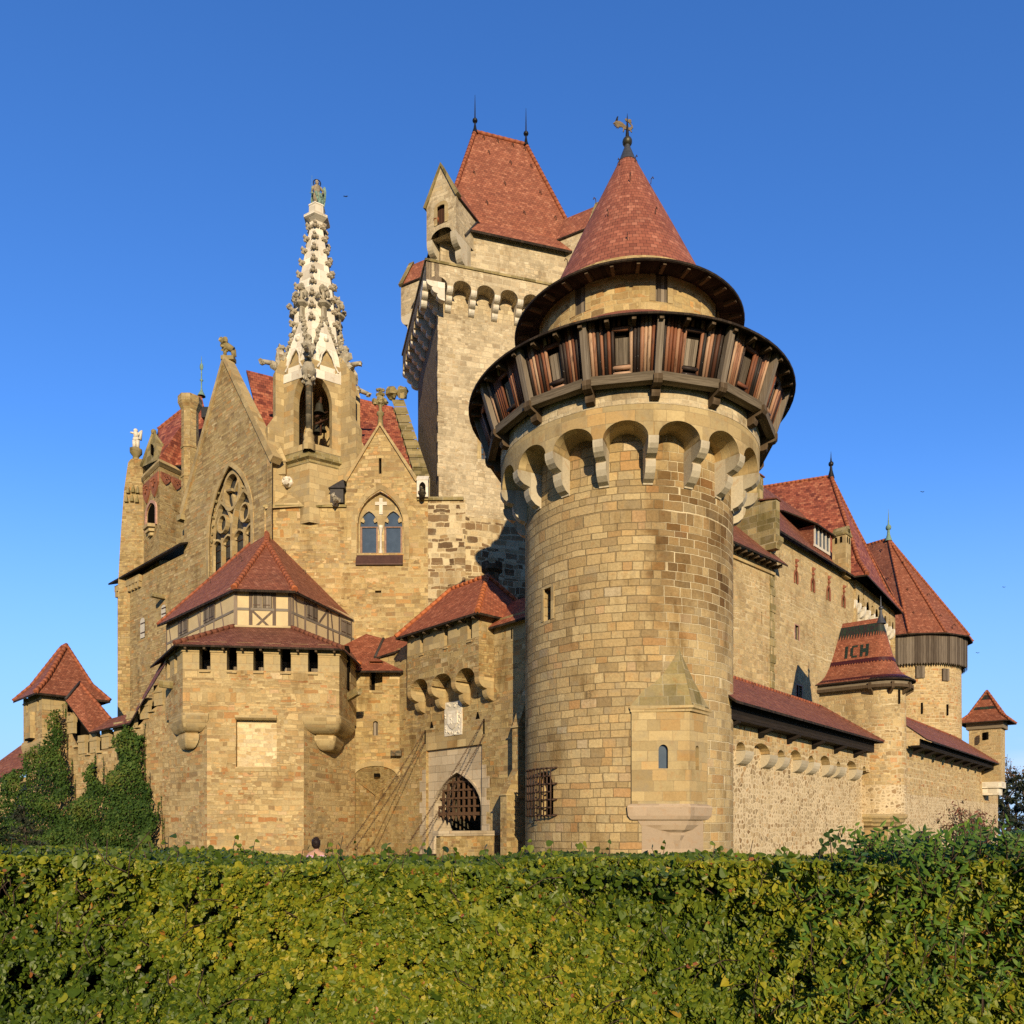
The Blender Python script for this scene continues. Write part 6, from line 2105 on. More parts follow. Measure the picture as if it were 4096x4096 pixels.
    # chimney shaft
    f = MB()
    zz = [zd(2200, 53.5), zd(1655, 54)]
    c = P(760, 1800, 53.8)
    octa = lambda r: [(c.x + r * math.cos(Rd(22.5 + 45 * i)), c.y + r * math.sin(Rd(22.5 + 45 * i))) for i in range(8)]
    f.prism(octa(.55), zz[0], zz[1], cap=False); f.prism(octa(.55), zz[1], zz[1] + .5, top=octa(.78), cap=False); f.prism(octa(.78), zz[1] + .5, zz[1] + .95)
    for k in range(3): f.prism(octa(.60), zz[1] - 2.6 - 2.0 * k, zz[1] - 2.45 - 2.0 * k)
    f.build('chimney', M['gate'], T)
    # shields on the frieze: plain red sandstone
    def shield(pa, pb):
        f = MB()
        a, b = Vector(pa), Vector(pb)
        n = Vector((b.y - a.y, -(b.x - a.x), 0)).normalized()
        if n.y > 0: n = -n
        u = (b - a); w = u.length; u.normalize(); h = w * 1.05
        prof = [(0, 0), (w, 0), (w, -h * .45), (w * .8, -h * .75), (w * .5, -h), (w * .2, -h * .75), (0, -h * .45)]
        F_ = lambda p, o: a + u * p[0] + Vector((0, 0, p[1])) + n * o
        f.poly([F_(p, .10) for p in prof])
        for i in range(len(prof)):
            j = (i + 1) % len(prof); f.poly([F_(prof[i], 0), F_(prof[j], 0), F_(prof[j], .10), F_(prof[i], .10)])
        for k in range(5): f.lump(F_((w * (.3 + .1 * k), -h * (.25 + .12 * (k % 3))), .16), .07 * w / 1.0, seed=k, n=5, m=4)
        f.build('carved_shield', M['red_stone'], st)
    zsh = zd(1895, 55)
    pA, pB, pC = Vector((*ring[0], zsh)), Vector((*ring[1], zsh)), Vector((*ring[2], zsh))
    shield(pA.lerp(pB, .02), pA.lerp(pB, .46)); shield(pA.lerp(pB, .52), pA.lerp(pB, .97)); shield(pB.lerp(pC, .03), pB.lerp(pC, .38)); shield(pB.lerp(pC, .44), pB.lerp(pC, .80))
    # window with pink surround
    TPl = Pl(ring[0], (ring[1][0] - ring[0][0], ring[1][1] - ring[0][1]))
    wz = arch(TPl.s(592), TPl.s(622), TPl.z(606, 2105), TPl.z(606, 2050), TPl.z(606, 2018), 'point', n=10, c=.7)
    f = MB(); strips(f, TPl.pt, wz['a'], wz['b'], wz['zb'], wz['top'], extra=hole_samples(wz), o=.012, reveal=0); tw2 = f.build('turret_window', M['dark'], st)
    f = MB(); outline(f, TPl.pt, arch(TPl.s(586), TPl.s(627), TPl.z(606, 2115), TPl.z(606, 2050), TPl.z(606, 2008), 'point', n=10, c=.7), .2, 0, .10); f.build('window_surround', M['pinkred'], tw2)
    f = MB(); f.M = TPl.M((wz['a'] + wz['b']) / 2, wz['zb']); f.prism([(-.75, 0), (.75, 0), (.5, .45), (-.5, .45)], -.25, -.02); f.prism([(-.55, 0), (.55, 0), (.35, .32), (-.35, .32)], -.5, -.25); f.prism([(-.35, 0), (.35, 0), (.2, .2), (-.2, .2)], -.75, -.5); f.build('window_sill', M['dressed'], tw2)
    # tapering buttress with a small statue on top
    f = MB()
    bx = lambda px, d: ray(px) * d
    lv = [(2900, 470, 575), (2340, 472, 575), (2150, 482, 575), (1960, 496, 574), (1850, 512, 570), (1835, 524, 566)]
    d = 57.5
    for (y0, a0, b0), (y1, a1, b1) in zip(lv, lv[1:]):
        f.prism([(bx(a0, d), d), (bx(b0, d), d), (bx(b0, d), d + 2.5), (bx(a0, d), d + 2.5)], zd(y0, d), zd(y1, d), top=[(bx(a1, d), d), (bx(b1, d), d), (bx(b1, d), d + 2.5), (bx(a1, d), d + 2.5)])
    bt = f.build('tall_buttress', M['gate'], T)
    f = MB()
    for i, (px, py) in enumerate(((515, 1975), (535, 1972), (552, 1975), (508, 2010), (530, 2008), (550, 2012))):
        q = P(px, py, d); f.prism([(q.x - .14, q.y - .2), (q.x + .14, q.y - .2), (q.x + .14, q.y + .1), (q.x - .14, q.y + .1)], q.z, q.z + .55, top=[(q.x - .02, q.y - .05), (q.x + .02, q.y - .05), (q.x + .02, q.y + .1), (q.x - .02, q.y + .1)])
    f.build('gablet_row', M['moss_stone'], bt)
    f = MB(); q = P(544, 1838, 58.2)
    f.lathe((q.x, q.y), [(.30, q.z - .3), (.22, q.z + .2), (.45, q.z + .5), (.45, q.z + .75), (.25, q.z + .85)], 8); f.build('pedestal', M['moss_stone'], bt)
    z = q.z + .85
    f = MB()
    f.path([(q.x - .12, q.y, z), (q.x - .12, q.y, z + .55), (q.x, q.y, z + .75), (q.x + .02, q.y, z + 1.15)], .13, .2, 8)
    f.path([(q.x + .14, q.y, z), (q.x + .14, q.y, z + .55), (q.x + .02, q.y, z + .8)], .12, .16, 8)
    f.tube((q.x + .1, q.y, z + .9), (q.x + .42, q.y, z + 1.25), .10, .08); f.tube((q.x - .1, q.y, z + 1.1), (q.x - .40, q.y, z + 1.15), .09, .07); f.ball((q.x - .02, q.y, z + 1.28), .16, 8, 6); f.tube((q.x + .3, q.y, z + .6), (q.x + .44, q.y, z + 1.3), .13, .05)
    so = f.build('rampant_statue', M['pale'])
    tag(so, 'small pale rearing statue on a round pedestal at the left edge of the castle', 'statue')
    # weather vane of the stair turret
    f = MB(); q = apx
    f.lathe((q.x, q.y), [(.3, q.z - .1), (.1, q.z + .3), (.05, q.z + .5), (.05, q.z + 1.0), (.13, q.z + 1.1), (.05, q.z + 1.2), (.04, q.z + 2.3), (.01, q.z + 2.9)], 8)
    f.ball((q.x, q.y, q.z + 2.1), .14, 8, 6, (1, .5, 2)); f.build('roof_finial', M['verdigris'], tr)
    # lion on the gable point
    p = GW.pt(sA, zap + .1, -.25)
    u = Vector((-GW.d[0], -GW.d[1], 0)) * 0.95
    f = MB()
    f.M = Matrix.Translation(p) @ Matrix.Scale(.72, 4)
    f.box(-.55, .55, -.35, .35, -.05, .28)
    b0 = p + Vector((0, 0, .28))
    f.M = Matrix.Translation(p) @ Matrix.Scale(.72, 4) @ Matrix.Translation(-p)
    up = Vector((0, 0, 1)); fx = Vector((-1, -.1, 0))
    f.tube(b0 + fx * .28, b0 + fx * .30 + up * .75, .14, .18); f.tube(b0 - fx * .42, b0 - fx * .38 + up * .55, .15, .2)
    f.tube(b0 - fx * .42 + up * .65, b0 + fx * .22 + up * 1.0, .26, .34); f.lump(b0 + fx * .34 + up * 1.25, .42, seed=9, n=9, m=7); f.lump(b0 + fx * .3 + up * .8, .34, seed=12, n=9, m=7); f.lump(b0 + fx * .52 + up * 1.45, .22, seed=10, n=8, m=6)
    f.tube(b0 - fx * .55 + up * .7, b0 - fx * .62 + up * .1, .07, .05)
    lo = f.build('lion_statue', M['moss_stone'])
    tag(lo, 'weathered seated stone lion on the tip of the big chapel gable', 'statue')
    return T, CP


CHAPEL, CPL = build_chapel()


# ------------------------------------------------------------------ openwork bell tower of the chapel
def build_belfry():
    d = 46.7
    c = Vector((ray(1268) * d, d, 0))
    T = thing('bell_tower', 'pale gothic bell turret with crocketed gables and spire above the chapel wall', 'bell tower', c)
    V = Vector((c.x, c.y, 0)).normalized(); Rr = Vector((V.y, -V.x, 0))
    A0 = -12.0
    R0 = 2.2
    def hx(i, r, z):
        t = Rd(A0 + 60 * i)
        return c - V * (math.cos(t) * r) + Rr * (math.sin(t) * r) + Vector((0, 0, z))
    zz = lambda y, dd=44.6: zd(y, dd)
    z_base, z_cor, z_wall, z_spring, z_cap = zz(2040, 44), zz(1832), zz(1755), zz(1590), zz(1452)
    # sloped plinth and base
    mb = MB()
    def ringp(r, z): return [hx(i, r, z) for i in range(6)]
    def loft(seq, b, sm=False):
        for (r0, z0), (r1, z1) in zip(seq, seq[1:]):
            p, q = ringp(r0, z0), ringp(r1, z1)
            for i in range(6):
                j = (i + 1) % 6
                b.poly([p[i], p[j], q[j], q[i]], sm=sm)
    def boxring(hw, z0, y0): return
    q0 = [P(1058, 2034, 44.86), P(1352, 2016, 44.86), P(1385, 1900, 46.4), P(1380, 1880, 48.0), P(1096, 1880, 48.0), P(1096, 1905, 46.6)]
    mid = P(1240, 1965, 45.4)
    for i in range(6):
        j = (i + 1) % 6; mb.poly([q0[i], q0[j], mid])
    mb.build('sloped_plinth', M['dressed'], T)
    mb = MB(); loft([(0.5, z_base - .2), (1.75, zz(1985)), (1.92, z_cor)], mb) if False else loft([(2.02, z_base - .4), (2.02, z_cor)], mb)
    mb.build('base_drum', M['dressed'], T)
    mb = MB(); loft([(2.02, z_cor - .22), (2.08, z_cor - .16), (2.10, z_cor - .05), (2.30, z_cor + .05), (2.32, z_cor + .18), (2.2, z_cor + .42), (2.1, z_cor + .75)], mb)
    mb.build('cornice', M['moss_stone'], T)
    # belfry walls: each face with a half arch towards the corner column
    zw = z_cor + .5
    H = z_cap + .25
    rw = R0
    f = MB(); inner = MB()
    for i in range(6):
        a, b = hx(i, rw, 0), hx(i + 1, rw, 0)
        pl = Pl((a.x, a.y), (b.x - a.x, b.y - a.y)); l = (b - a).length
        n_ = Vector(((a + b) / 2 - c)); 
        if Vector((pl.n[0], pl.n[1], 0)).dot(n_) < 0: pl.n = (-pl.n[0], -pl.n[1])
        zs_, zt_ = zz(1600), zz(1482)
        if i == 0:
            hol = dict(a=0.10, b=l * .62, zb=zw + .35, top=lambda s, l=l: zs_ + (zt_ - zs_) * math.sqrt(max(0, 1 - (s / (l * .62)) ** 2)), n=12)
        elif i == 5:
            hol = dict(a=l * .48, b=l - .10, zb=zw + .35, top=lambda s, l=l: zs_ + (zt_ - zs_) * math.sqrt(max(0, 1 - ((l - s) / (l * .52)) ** 2)), n=12)
        else:
            hol = arch(l * .25, l * .75, zw + .35, zs_, zt_, 'round')
        hol['reveal'] = .45
        strips(f, pl.pt, 0, l, zw, H, [hol], reveal=.45)
    f.build('belfry_wall', M['dressed'], T)
    mb = MB(); loft([(1.45, zw), (1.45, H)], mb)
    p = ringp(1.7, zw + .3); mb.poly(p); 
    iw = MB()
    # rear inside walls so the belfry is roomy but closed
    for i in (1, 2, 3, 4):
        a, b = hx(i, 1.75, 0), hx(i + 1, 1.75, 0)
        iw.poly([a + Vector((0, 0, zw)), b + Vector((0, 0, zw)), b + Vector((0, 0, H)), a + Vector((0, 0, H))])
    iw.poly([q for q in ringp(1.95, H - .05)])
    iw.poly([q for q in ringp(1.95, zw + .3)])
    iw.build('belfry_lining', M['dressed'], T)
    # buttress strips on the outer edges with set-offs
    for i, (w, dep) in ((1, (.55, .6)), (5, (.55, .42)), (2, (.5, .5)), (4, (.5, .5))):
        f = MB(); t = A0 + 60 * i
        o = -V * math.cos(Rd(t)) + Rr * math.sin(Rd(t)); tg = Vector((-o.y, o.x, 0))
        f.M = Matrix(((o.x, tg.x, 0, c.x), (o.y, tg.y, 0, c.y), (0, 0, 1, 0), (0, 0, 0, 1)))
        f.extrude([(R0 - .4, z_base), (R0 + dep + .35, z_base), (R0 + dep + .35, zz(1690)), (R0 + dep - .1, zz(1640)), (R0 + dep - .1, zz(1460)), (R0 - .1, zz(1395)), (R0 - .4, zz(1395))], -w / 2, w / 2, axis='y')
        f.build('corner_buttress', M['dressed'], T)
    # corner column in dark stone with leafy capital
    cc = hx(0, R0 - .02, 0)
    f = MB()
    f.lathe((cc.x, cc.y), [(.17, zz(1722)), (.17, zz(1545))], 12); f.build('corner_column', M['black_stone'], T)
    f = MB(); f.lathe((cc.x, cc.y), [(.36, z_cor + .35), (.36, zz(1775)), (.30, zz(1765)), (.33, zz(1750)), (.22, zz(1735)), (.24, zz(1728)), (.18, zz(1720))], 6); f.build('column_base', M['dressed'], T)
    f = MB()
    f.lathe((cc.x, cc.y), [(.19, zz(1548)), (.22, zz(1530)), (.34, zz(1505)), (.40, zz(1500)), (.42, zz(1482)), (.34, zz(1476)), (.30, zz(1460))], 8)
    for k in range(10):
        t = 2 * math.pi * k / 10; f.lump((cc.x + .28 * math.cos(t), cc.y + .28 * math.sin(t), zz(1518 + 10 * (k % 2))), .12, seed=k, n=6, m=4)
    f.build('leaf_capital', M['crocket'], T)
    # six steep gables in pale stone
    zg0, zg1 = zz(1452), zz(1222)
    for i in range(6):
        a, b = hx(i, R0 + .03, 0), hx(i + 1, R0 + .03, 0)
        pl = Pl((a.x, a.y), (b.x - a.x, b.y - a.y)); l = (b - a).length
        if Vector((pl.n[0], pl.n[1], 0)).dot((a + b) / 2 - c) < 0: pl.n = (-pl.n[0], -pl.n[1])
        lean = 0.62
        def mf(s, z, o=0.0, pl=pl): return pl.pt(s, z, o - lean * max(0, z - zg0) / (zg1 - zg0))
        ins = .16
        f = MB()
        g = lambda s, l=l: zg1 - abs(s - l / 2) / (l / 2 - ins) * (zg1 - zg0)
        h = arch(l * .30, l * .70, zz(1440), zz(1420), zz(1375), 'point', n=10, c=.5); h['reveal'] = .16
        strips(f, mf, ins, l - ins, zg0 - .4, lambda s: max(zg0 - .4, g(s)), [h], extra=[l / 2], reveal=.16)
        strips(f, mf, 0, l, zg0 - .75, zg0 - .4, reveal=0)
        gb = f.build('spire_gable', M['pale'], T)
        f = MB(); pane(f, mf, h, -.15); f.build('blind_arch', M['dressed'], gb)
        f = MB(); band(f, mf, [(l * .22, zz(1462)), (l * .30, zz(1440)), (l * .36, zz(1400)), (l / 2, zz(1368)), (l * .64, zz(1400)), (l * .70, zz(1440)), (l * .78, zz(1462))], .09, 0, .05); 
        f.ball(mf(l / 2, zz(1325), 0.02), .16, 8, 6); f.build('gable_moulding', M['pale'], gb)
        f = MB()
        gr_ = random.Random(i)
        for sg in (-1, 1):
            for k in range(13):
                u = (k + .5) / 13
                s = l / 2 + sg * (l / 2 - ins + .08) * (1 - u); z = zg0 + (zg1 - zg0) * u
                for m_ in range(2):
                    f.lump(mf(s + sg * .06 + gr_.uniform(-.05, .05), z + gr_.uniform(-.08, .08), .02 - .12 * m_), gr_.uniform(.09, .145), seed=k * 7 + m_ + i, n=6, m=4)
        f.build('crocket_band', M['crocket'], gb)
        # pinnacle over the gable
        t = mf(l / 2, zg1, -.05)
        f = MB(); f.lathe((t.x, t.y), [(.17, zg1 - .3), (.16, zg1 + .55), (.20, zg1 + .56), (.40, zg1 + .66), (.40, zg1 + .78), (.14, zg1 + .80), (.12, zg1 + 1.55)], 6, sm=False)
        f.build('pinnacle', M['crocket'], gb)
        f = MB(); f.lump((t.x, t.y, zg1 + 1.62), .24, seed=i, n=8, m=6)
        for k in range(4):
            a_ = Rd(45 + 90 * k); pp = Vector((t.x, t.y, zg1 + 1.0)); q = pp + Vector((math.cos(a_) * .42, math.sin(a_) * .42, .12))
            f.tube(pp, q, .06, .05, 6); f.lump(q, .16, seed=k + 3, n=6, m=4)
        f.build('pinnacle_leaves', M['crocket'], gb)
        # gargoyle between the gables
        f = MB(); v = hx(i, R0, zz(1430)); o = (hx(i, 1, 0) - c).normalized(); 
        f.path([v - o * .1, v + o * .45 + Vector((0, 0, .08)), v + o * 1.0 + Vector((0, 0, .02))], .17, .12, 7); f.lump(v + o * 1.02, .18, seed=i, sq=(1, 1, .8)); f.lump(v + o * .3, .26, seed=i + 1)
        f.build('gargoyle', M['crocket'], T)
        f = MB(); v = hx(i, R0 - .05, zz(1390)); f.lump(v, .32, seed=i + 20, n=8, m=6, sq=(1, 1, 1.6)); f.lump(v + Vector((0, 0, .5)), .22, seed=i + 21, n=7, m=5); f.build('leaf_boss', M['crocket'], T)
    # spire with crockets on its six edges
    zs0, zs1 = zz(1440), zd(905, 46.7)
    f = MB(); loft([(1.75, zs0), (1.16, zz(1150, 45.8)), (.38, zs1)], f); f.build('spire', M['pale'], T)
    cm = MB()
    cm.lump((.07, 0, 0), .14, seed=2, n=8, m=6, sq=(1.1, .9, 1)); cm.lump((.18, 0, .09), .11, seed=5, n=7, m=5); cm.lump((.02, .13, -.04), .10, seed=6); cm.lump((.02, -.13, -.04), .10, seed=8); cm.lump((.15, 0, -.12), .09, seed=11)
    me = cm.mesh('crocket', M['crocket'])
    zm = zz(1150, 45.8)
    for i in range(6):
        t = A0 + 60 * i
        o = -V * math.cos(Rd(t)) + Rr * math.sin(Rd(t)); tg = Vector((-o.y, o.x, 0))
        for k in range(9):
            z = zz(1290, 45.8) + (zs1 - .25 - zz(1290, 45.8)) * k / 8
            r = 1.16 + (1.75 - 1.16) * (zm - z) / (zm - zs0) if z < zm else .38 + (1.16 - .38) * (zs1 - z) / (zs1 - zm)
            link_mesh('crocket', me, T, Matrix(((o.x, tg.x, 0, c.x + o.x * r), (o.y, tg.y, 0, c.y + o.y * r), (0, 0, 1, z), (0, 0, 0, 1))))
    # capstone carrying the angel
    f = MB(); loft([(.42, zs1 - .1), (.46, zs1 + .05), (.80, zs1 + .22), (.80, zs1 + .36), (.50, zs1 + .42), (.48, zs1 + 1.0), (.52, zs1 + 1.02), (.50, zs1 + 1.1)], f)
    f.poly(ringp(.5, zs1 + 1.1)); f.build('capstone', M['pale'], T)
    za = zs1 + 1.1
    # face mask on the plinth
    f = MB(); q = P(1151, 1928, 45.3); f.lump(q, .34, seed=5, n=10, m=7, amp=.12, sq=(1, .7, .9)); f.lump(q + Vector((0, -.25, -.12)), .15, seed=6, amp=.2); f.lump(q + Vector((-.14, -.22, .1)), .08, seed=7); f.lump(q + Vector((.14, -.22, .1)), .08, seed=8); f.build('carved_mask', M['pale'], T)
    f = MB(); q = P(1118, 1890, 45.2); f.box(q.x - .45, q.x + .35, q.y, q.y + 1.5, q.z - .1, q.z + .6); f.prism([(q.x - .35, q.y + .1), (q.x + .3, q.y + .1), (q.x + .3, q.y + 1), (q.x - .35, q.y + 1)], q.z - .7, q.z - .1); f.poly([(q.x - .5, q.y - .05, q.z + .6), (q.x + .45, q.y - .05, q.z + .6), (q.x - .02 + .1, q.y - .05, q.z + 1.5)])
    f.poly([(q.x - .5, q.y - .05, q.z + .6), (q.x + .08, q.y - .05, q.z + 1.5), (q.x + .08, q.y + 1.5, q.z + 1.5), (q.x - .5, q.y + 1.5, q.z + .6)]); f.poly([(q.x + .45, q.y - .05, q.z + .6), (q.x + .08, q.y - .05, q.z + 1.5), (q.x + .08, q.y + 1.5, q.z + 1.5), (q.x + .45, q.y + 1.5, q.z + .6)])
    f.build('side_gablet', M['dressed'], T)
    # bells
    for k, (px, py, r, lab) in enumerate(((1277, 1632, .36, 'largest bronze bell, hung highest in the open belfry'), (1270, 1716, .27, 'lower left bronze bell behind the dark corner column'), (1290, 1708, .25, 'lower right bronze bell deepest inside the open belfry'))):
        q = P(px, py, 45.7 + .35 * k)
        f = MB(); f.lathe((q.x, q.y), [(r, q.z - r * 1.0), (r * .92, q.z - r * .9), (r * .68, q.z - r * .4), (r * .55, q.z + r * .4), (r * .42, q.z + r * .7), (r * .12, q.z + r * .85), (0.03, q.z + r * 1.2)], 16)
        o = f.build('bell', M['bronze']); tag(o, lab, 'bell', 'bells in the belfry')
    f = MB()
    for y in (1662, 1690):
        a = P(1262, y + 5, 45.5); b = P(1312, y - 14, 46.3); f.tube(a, b, .05)
    a = P(1283, 1590, 46.0); f.tube(a, a - Vector((0, 0, 2.2)), .06)
    f.build('bell_frame', M['door_red'], T)
    # angel statue
    p = Vector((c.x, c.y, za))
    S = thing('angel_statue', 'weathered angel statue with halo, wings and upright sword on top of the spire', 'statue', p)
    u = Rr; k = lambda x, z, y=0.0: p + u * x + V * y + Vector((0, 0, z))
    f = MB()
    f.lathe((p.x, p.y), [(.30, za), (.26, za + .06)], 8)
    f.path([k(-.10, .03), k(-.11, .45)], .06, .09); f.path([k(.09, .03), k(.10, .45)], .06, .09)
    f.lathe((p.x, p.y), [(.13, za + .30), (.24, za + .45), (.22, za + .75), (.17, za + .88), (.21, za + 1.12), (.20, za + 1.24), (.09, za + 1.32), (.06, za + 1.38)], 14)
    f.path([k(-.2, 1.22), k(-.30, .95), k(-.27, .72, -.1)], .075, .05); f.path([k(.2, 1.22), k(.36, .98), k(.30, .78, -.12)], .075, .05)
    f.ball(k(0, 1.50), .115, 12, 10, (.9, 1, 1.2))
    f.ball(k(0, 1.49, -.11), .03, 6, 5)
    f.build('figure', M['statue'], S)
    f = MB()
    n = 22
    for i in range(n):
        a0, a1 = 2 * math.pi * i / n, 2 * math.pi * (i + 1) / n
        f.tube(k(.215 * math.cos(a0), 1.52 + .215 * math.sin(a0), .08), k(.215 * math.cos(a1), 1.52 + .215 * math.sin(a1), .08), .03, n=6)
    for i in range(10):
        a0 = 2 * math.pi * i / 10; f.tube(k(.1 * math.cos(a0), 1.52 + .1 * math.sin(a0), .08), k(.2 * math.cos(a0), 1.52 + .2 * math.sin(a0), .08), .012, n=4)
    f.build('halo', M['black_metal'], S)
    f = MB(); f.tube(k(-.30, .60, -.12), k(-.29, 1.75, -.14), .022, .008, 6); f.tube(k(-.42, .72, -.12), k(-.16, .74, -.14), .02); f.build('sword', M['verdigris'], S)
    for sg in (1, -1):
        f = MB()
        pr = [(.28, 1.15), (.40, 1.42), (.48, 1.40), (.54, 1.15), (.52, .75), (.44, .25), (.36, .18), (.34, .5), (.26, .9)] if sg > 0 else [(-.22, 1.2), (-.34, 1.3), (-.33, .9), (-.36, .5), (-.34, .12), (-.22, .4), (-.18, .9)]
        for y in (.12, .17): f.poly([k(x, z, y) for x, z in pr])
        for i in range(len(pr)):
            j = (i + 1) % len(pr); f.poly([k(*pr[i], .12), k(*pr[j], .12), k(*pr[j], .17), k(*pr[i], .17)])
        for i in range(5):
            x0_, z0_ = (.38 + .03 * i, .35 + .06 * i) if sg > 0 else (-.32 + .02 * i, .3 + .05 * i)
            f.tube(k(x0_, z0_ + .55, .115), k(x0_, z0_, .11), .02, .012, 4)
        f.build('wing', M['verdigris'], S)
    f = MB(); f.path([k(.12, .82, -.16), k(.18, .45, -.2), k(.14, .05, -.12)], .06, .14); f.path([k(.22, .8, -.1), k(.28, .4, -.12), k(.22, .03, -.05)], .06, .12); f.path([k(-.05, .78, -.19), k(.0, .5, -.21), k(.06, .3, -.15)], .09, .04); f.build('robe_fold', M['verdigris'], S)
    return T


build_belfry()

# ------------------------------------------------------------------ right side: curtain wall, turret, palace, far tower
CW = Pl((9.6, 33.0), (0.648, 0.762))


def build_curtain():
    T = thing('curtain_wall', 'long pale rubble curtain wall with tiled wall walk right of the round tower', 'wall', CW.pt(8, 0, 0))
    s = CW.s
    sA0, sA1 = -3.0, s(3455)
    sB0, sB1 = s(3600), s(3992)
    zb1 = EYE + 4.08; zb2 = EYE + 5.2
    # upper wall carried on pairs of small arches
    o = 0.42
    zs = EYE + 3.05
    xs = [(2985 - 40, 3010), (3040, 3092), (3112, 3148), (3172, 3226), (3232, 3264), (3288, 3338), (3345, 3374), (3398, 3443), (3452, 3474)]
    big = [(2945, 2982), (3014, 3080), (3110, 3138), (3160, 3206), (3233, 3256), (3280, 3320), (3346, 3362), (3386, 3426), (3450, 3464)]
    ars = []
    for a, b in big:
        w = s(b, o) - s(a, o)
        ars.append(arch(s(a, o), s(b, o), zs, zs + .05, zs + min(.45, .12 + w * .25), 'round', n=10))
    def lo(x):
        for a in ars:
            if a['a'] < x < a['b']: return a['top'](x)
        return zs
    ex = []
    for a in ars: ex += hole_samples(a)
    mb = MB()
    slits = []
    for px in (2978, 3119, 3239, 3390):
        x = s(px, o); h = rect(x - .05, x + .05, EYE + 3.6, EYE + 4.05); h['reveal'] = .3; slits.append(h)
    strips(mb, CW.pt, sA0, sA1, lo, zb1 + .1, slits, extra=ex, o=o, reveal=.2, ds=4)
    uw = mb.build('upper_wall', M['rubble_tan'], T)
    f = MB()
    for a in ars:
        hs = hole_samples(a)
        for p, q in zip(hs, hs[1:]):
            f.poly([CW.pt(p, a['top'](p), o), CW.pt(q, a['top'](q), o), CW.pt(q, a['top'](q), -.02), CW.pt(p, a['top'](p), -.02)])
    for p, q in zip([sA0] + [a['b'] for a in ars], [a['a'] for a in ars] + [sA1]):
        f.poly([CW.pt(p, zs, o), CW.pt(q, zs, o), CW.pt(q, zs, 0), CW.pt(p, zs, 0)])
    f.build('arch_soffit', M['dressed'], uw)
    ends = sorted([a['b'] for a in ars[:-1]] + [a['a'] for a in ars[1:]])
    pf = [(-.1, zs - .55)] + [(o + .02 - (o + .1) * (1 - math.sin(math.pi / 2 * i / 6)), zs - .55 * math.cos(math.pi / 2 * i / 6) * 1.0) for i in range(7)] + [(o + .02, zs + .03), (-.1, zs + .03)]
    for a, b in zip(ars, ars[1:]):
        x0, x1 = a['b'], b['a']
        f = MB(); f.M = CW.M(); f.extrude(pf, x0 - .02, x1 + .02, axis='x'); f.build('corbel', M['corbel'], T)
    mb = MB(); strips(mb, CW.pt, sA0, sA1, -.3, zs + .5, reveal=0, ds=4); mb.build('lower_wall', M['rubble'], T)
    mb = MB(); strips(mb, CW.pt, sA0, sA1 - 1.0, -.3, zb1 + 2.2, o=-1.2, reveal=0, ds=4); mb.build('rear_wall', M['rubble_tan'], T)
    # second stretch
    put = []
    for px, py in ((3699, 3156), (3759, 3160), (3814, 3171), (3851, 3177)):
        x = s(px); h = rect(x - .12, x + .12, CW.z(px, py + 5), CW.z(px, py - 5)); h['reveal'] = .3; put.append(h)
    for px in (3732, 3812):
        x = s(px); h = rect(x - .06, x + .06, EYE + 4.3, EYE + 5.0); h['reveal'] = .3; put.append(h)
    mb = MB(); strips(mb, CW.pt, sB0, sB1, EYE + 2.1, zb2 + .2, put, reveal=.3, ds=4); mb.build('upper_wall', M['rubble_tan'], T)
    mb = MB(); strips(mb, CW.pt, sB0, sB1, -.3, EYE + 2.1, reveal=0, ds=4); mb.build('lower_wall', M['rubble'], T)
    # boarded wall walks with tiled lean-to roofs
    def walk(s0, s1, zb, ze, zr, back, label, hip=0.0, th=.1):
        oo = .95
        f = MB(); f.M = CW.M()
        f.box(s0, s1, .34, oo, zb, zb + .12)
        f.box(s0, s1, oo - .06, oo, zb + .10, ze + .05)
        if True: f.box(s1 - .08, s1, -.4, oo - .06, zb + .1, ze + .1)
        f.build('boarding', M['wood_dark'], T)
        k = s0 + .9
        pr = [(0, zb - .75), (.12, zb - .75), (oo - .1, zb - .16), (oo + .08, zb - .12), (oo + .08, zb), (0, zb)]
        while k < s1:
            f = MB(); f.M = CW.M(); f.extrude([(.30, zb - .42), (.38, zb - .42), (oo + .06, zb - .10), (oo + .06, zb), (.30, zb)], k - .09, k + .09, axis='x'); f.build('bracket', M['wood_dark'], T)
            k += 3.2
        e = oo + .42
        a, b = CW.pt(s0 - .2, ze, e), CW.pt(s1 + .3, ze, e)
        c, d = CW.pt(s1 + .3 - hip, zr, -back), CW.pt(s0 - .2, zr, -back)
        f = MB()
        pl = [[a, b, c, d]]
        if hip: pl.append([b, CW.pt(s1 + .3, ze, -back * 2), c])
        f.roof(pl, th)
        r = f.build('walk_roof', [M['tile'], M['soffit']], T)
        f = MB(); f.ridge(d, c, .09)
        f.build('ridge_tiles', M['ridge'], r)
        if hip:
            f = MB(); f.ridge(b, c, .08); f.build('hip_tiles', M['ridge_old'], r)
        hk = MB(); hk.path([(0, 0, 0), (0, -.02, .16), (.05, -.08, .2), (.06, -.1, .1)], .014, n=5); me = hk.mesh('roof_hook', M['iron'])
        n = max(3, int((s1 - s0) / 4))
        for i in range(n):
            p = a.lerp(b, (i + .5) / n).lerp(d.lerp(c, (i + .5) / n), .82); link_mesh('roof_hook', me, r, Matrix.Translation(p))
    walk(-3.2, s(3497, .95), zb1, EYE + 4.70, EYE + 6.62, 1.2, '', hip=2.6)
    walk(s(3620), s(3975, .95), zb2, EYE + 5.68, EYE + 7.95, 1.4, '', hip=4.0)
    # sloping buttress behind the turret foot
    f = MB(); f.M = CW.M()
    return T


build_curtain()


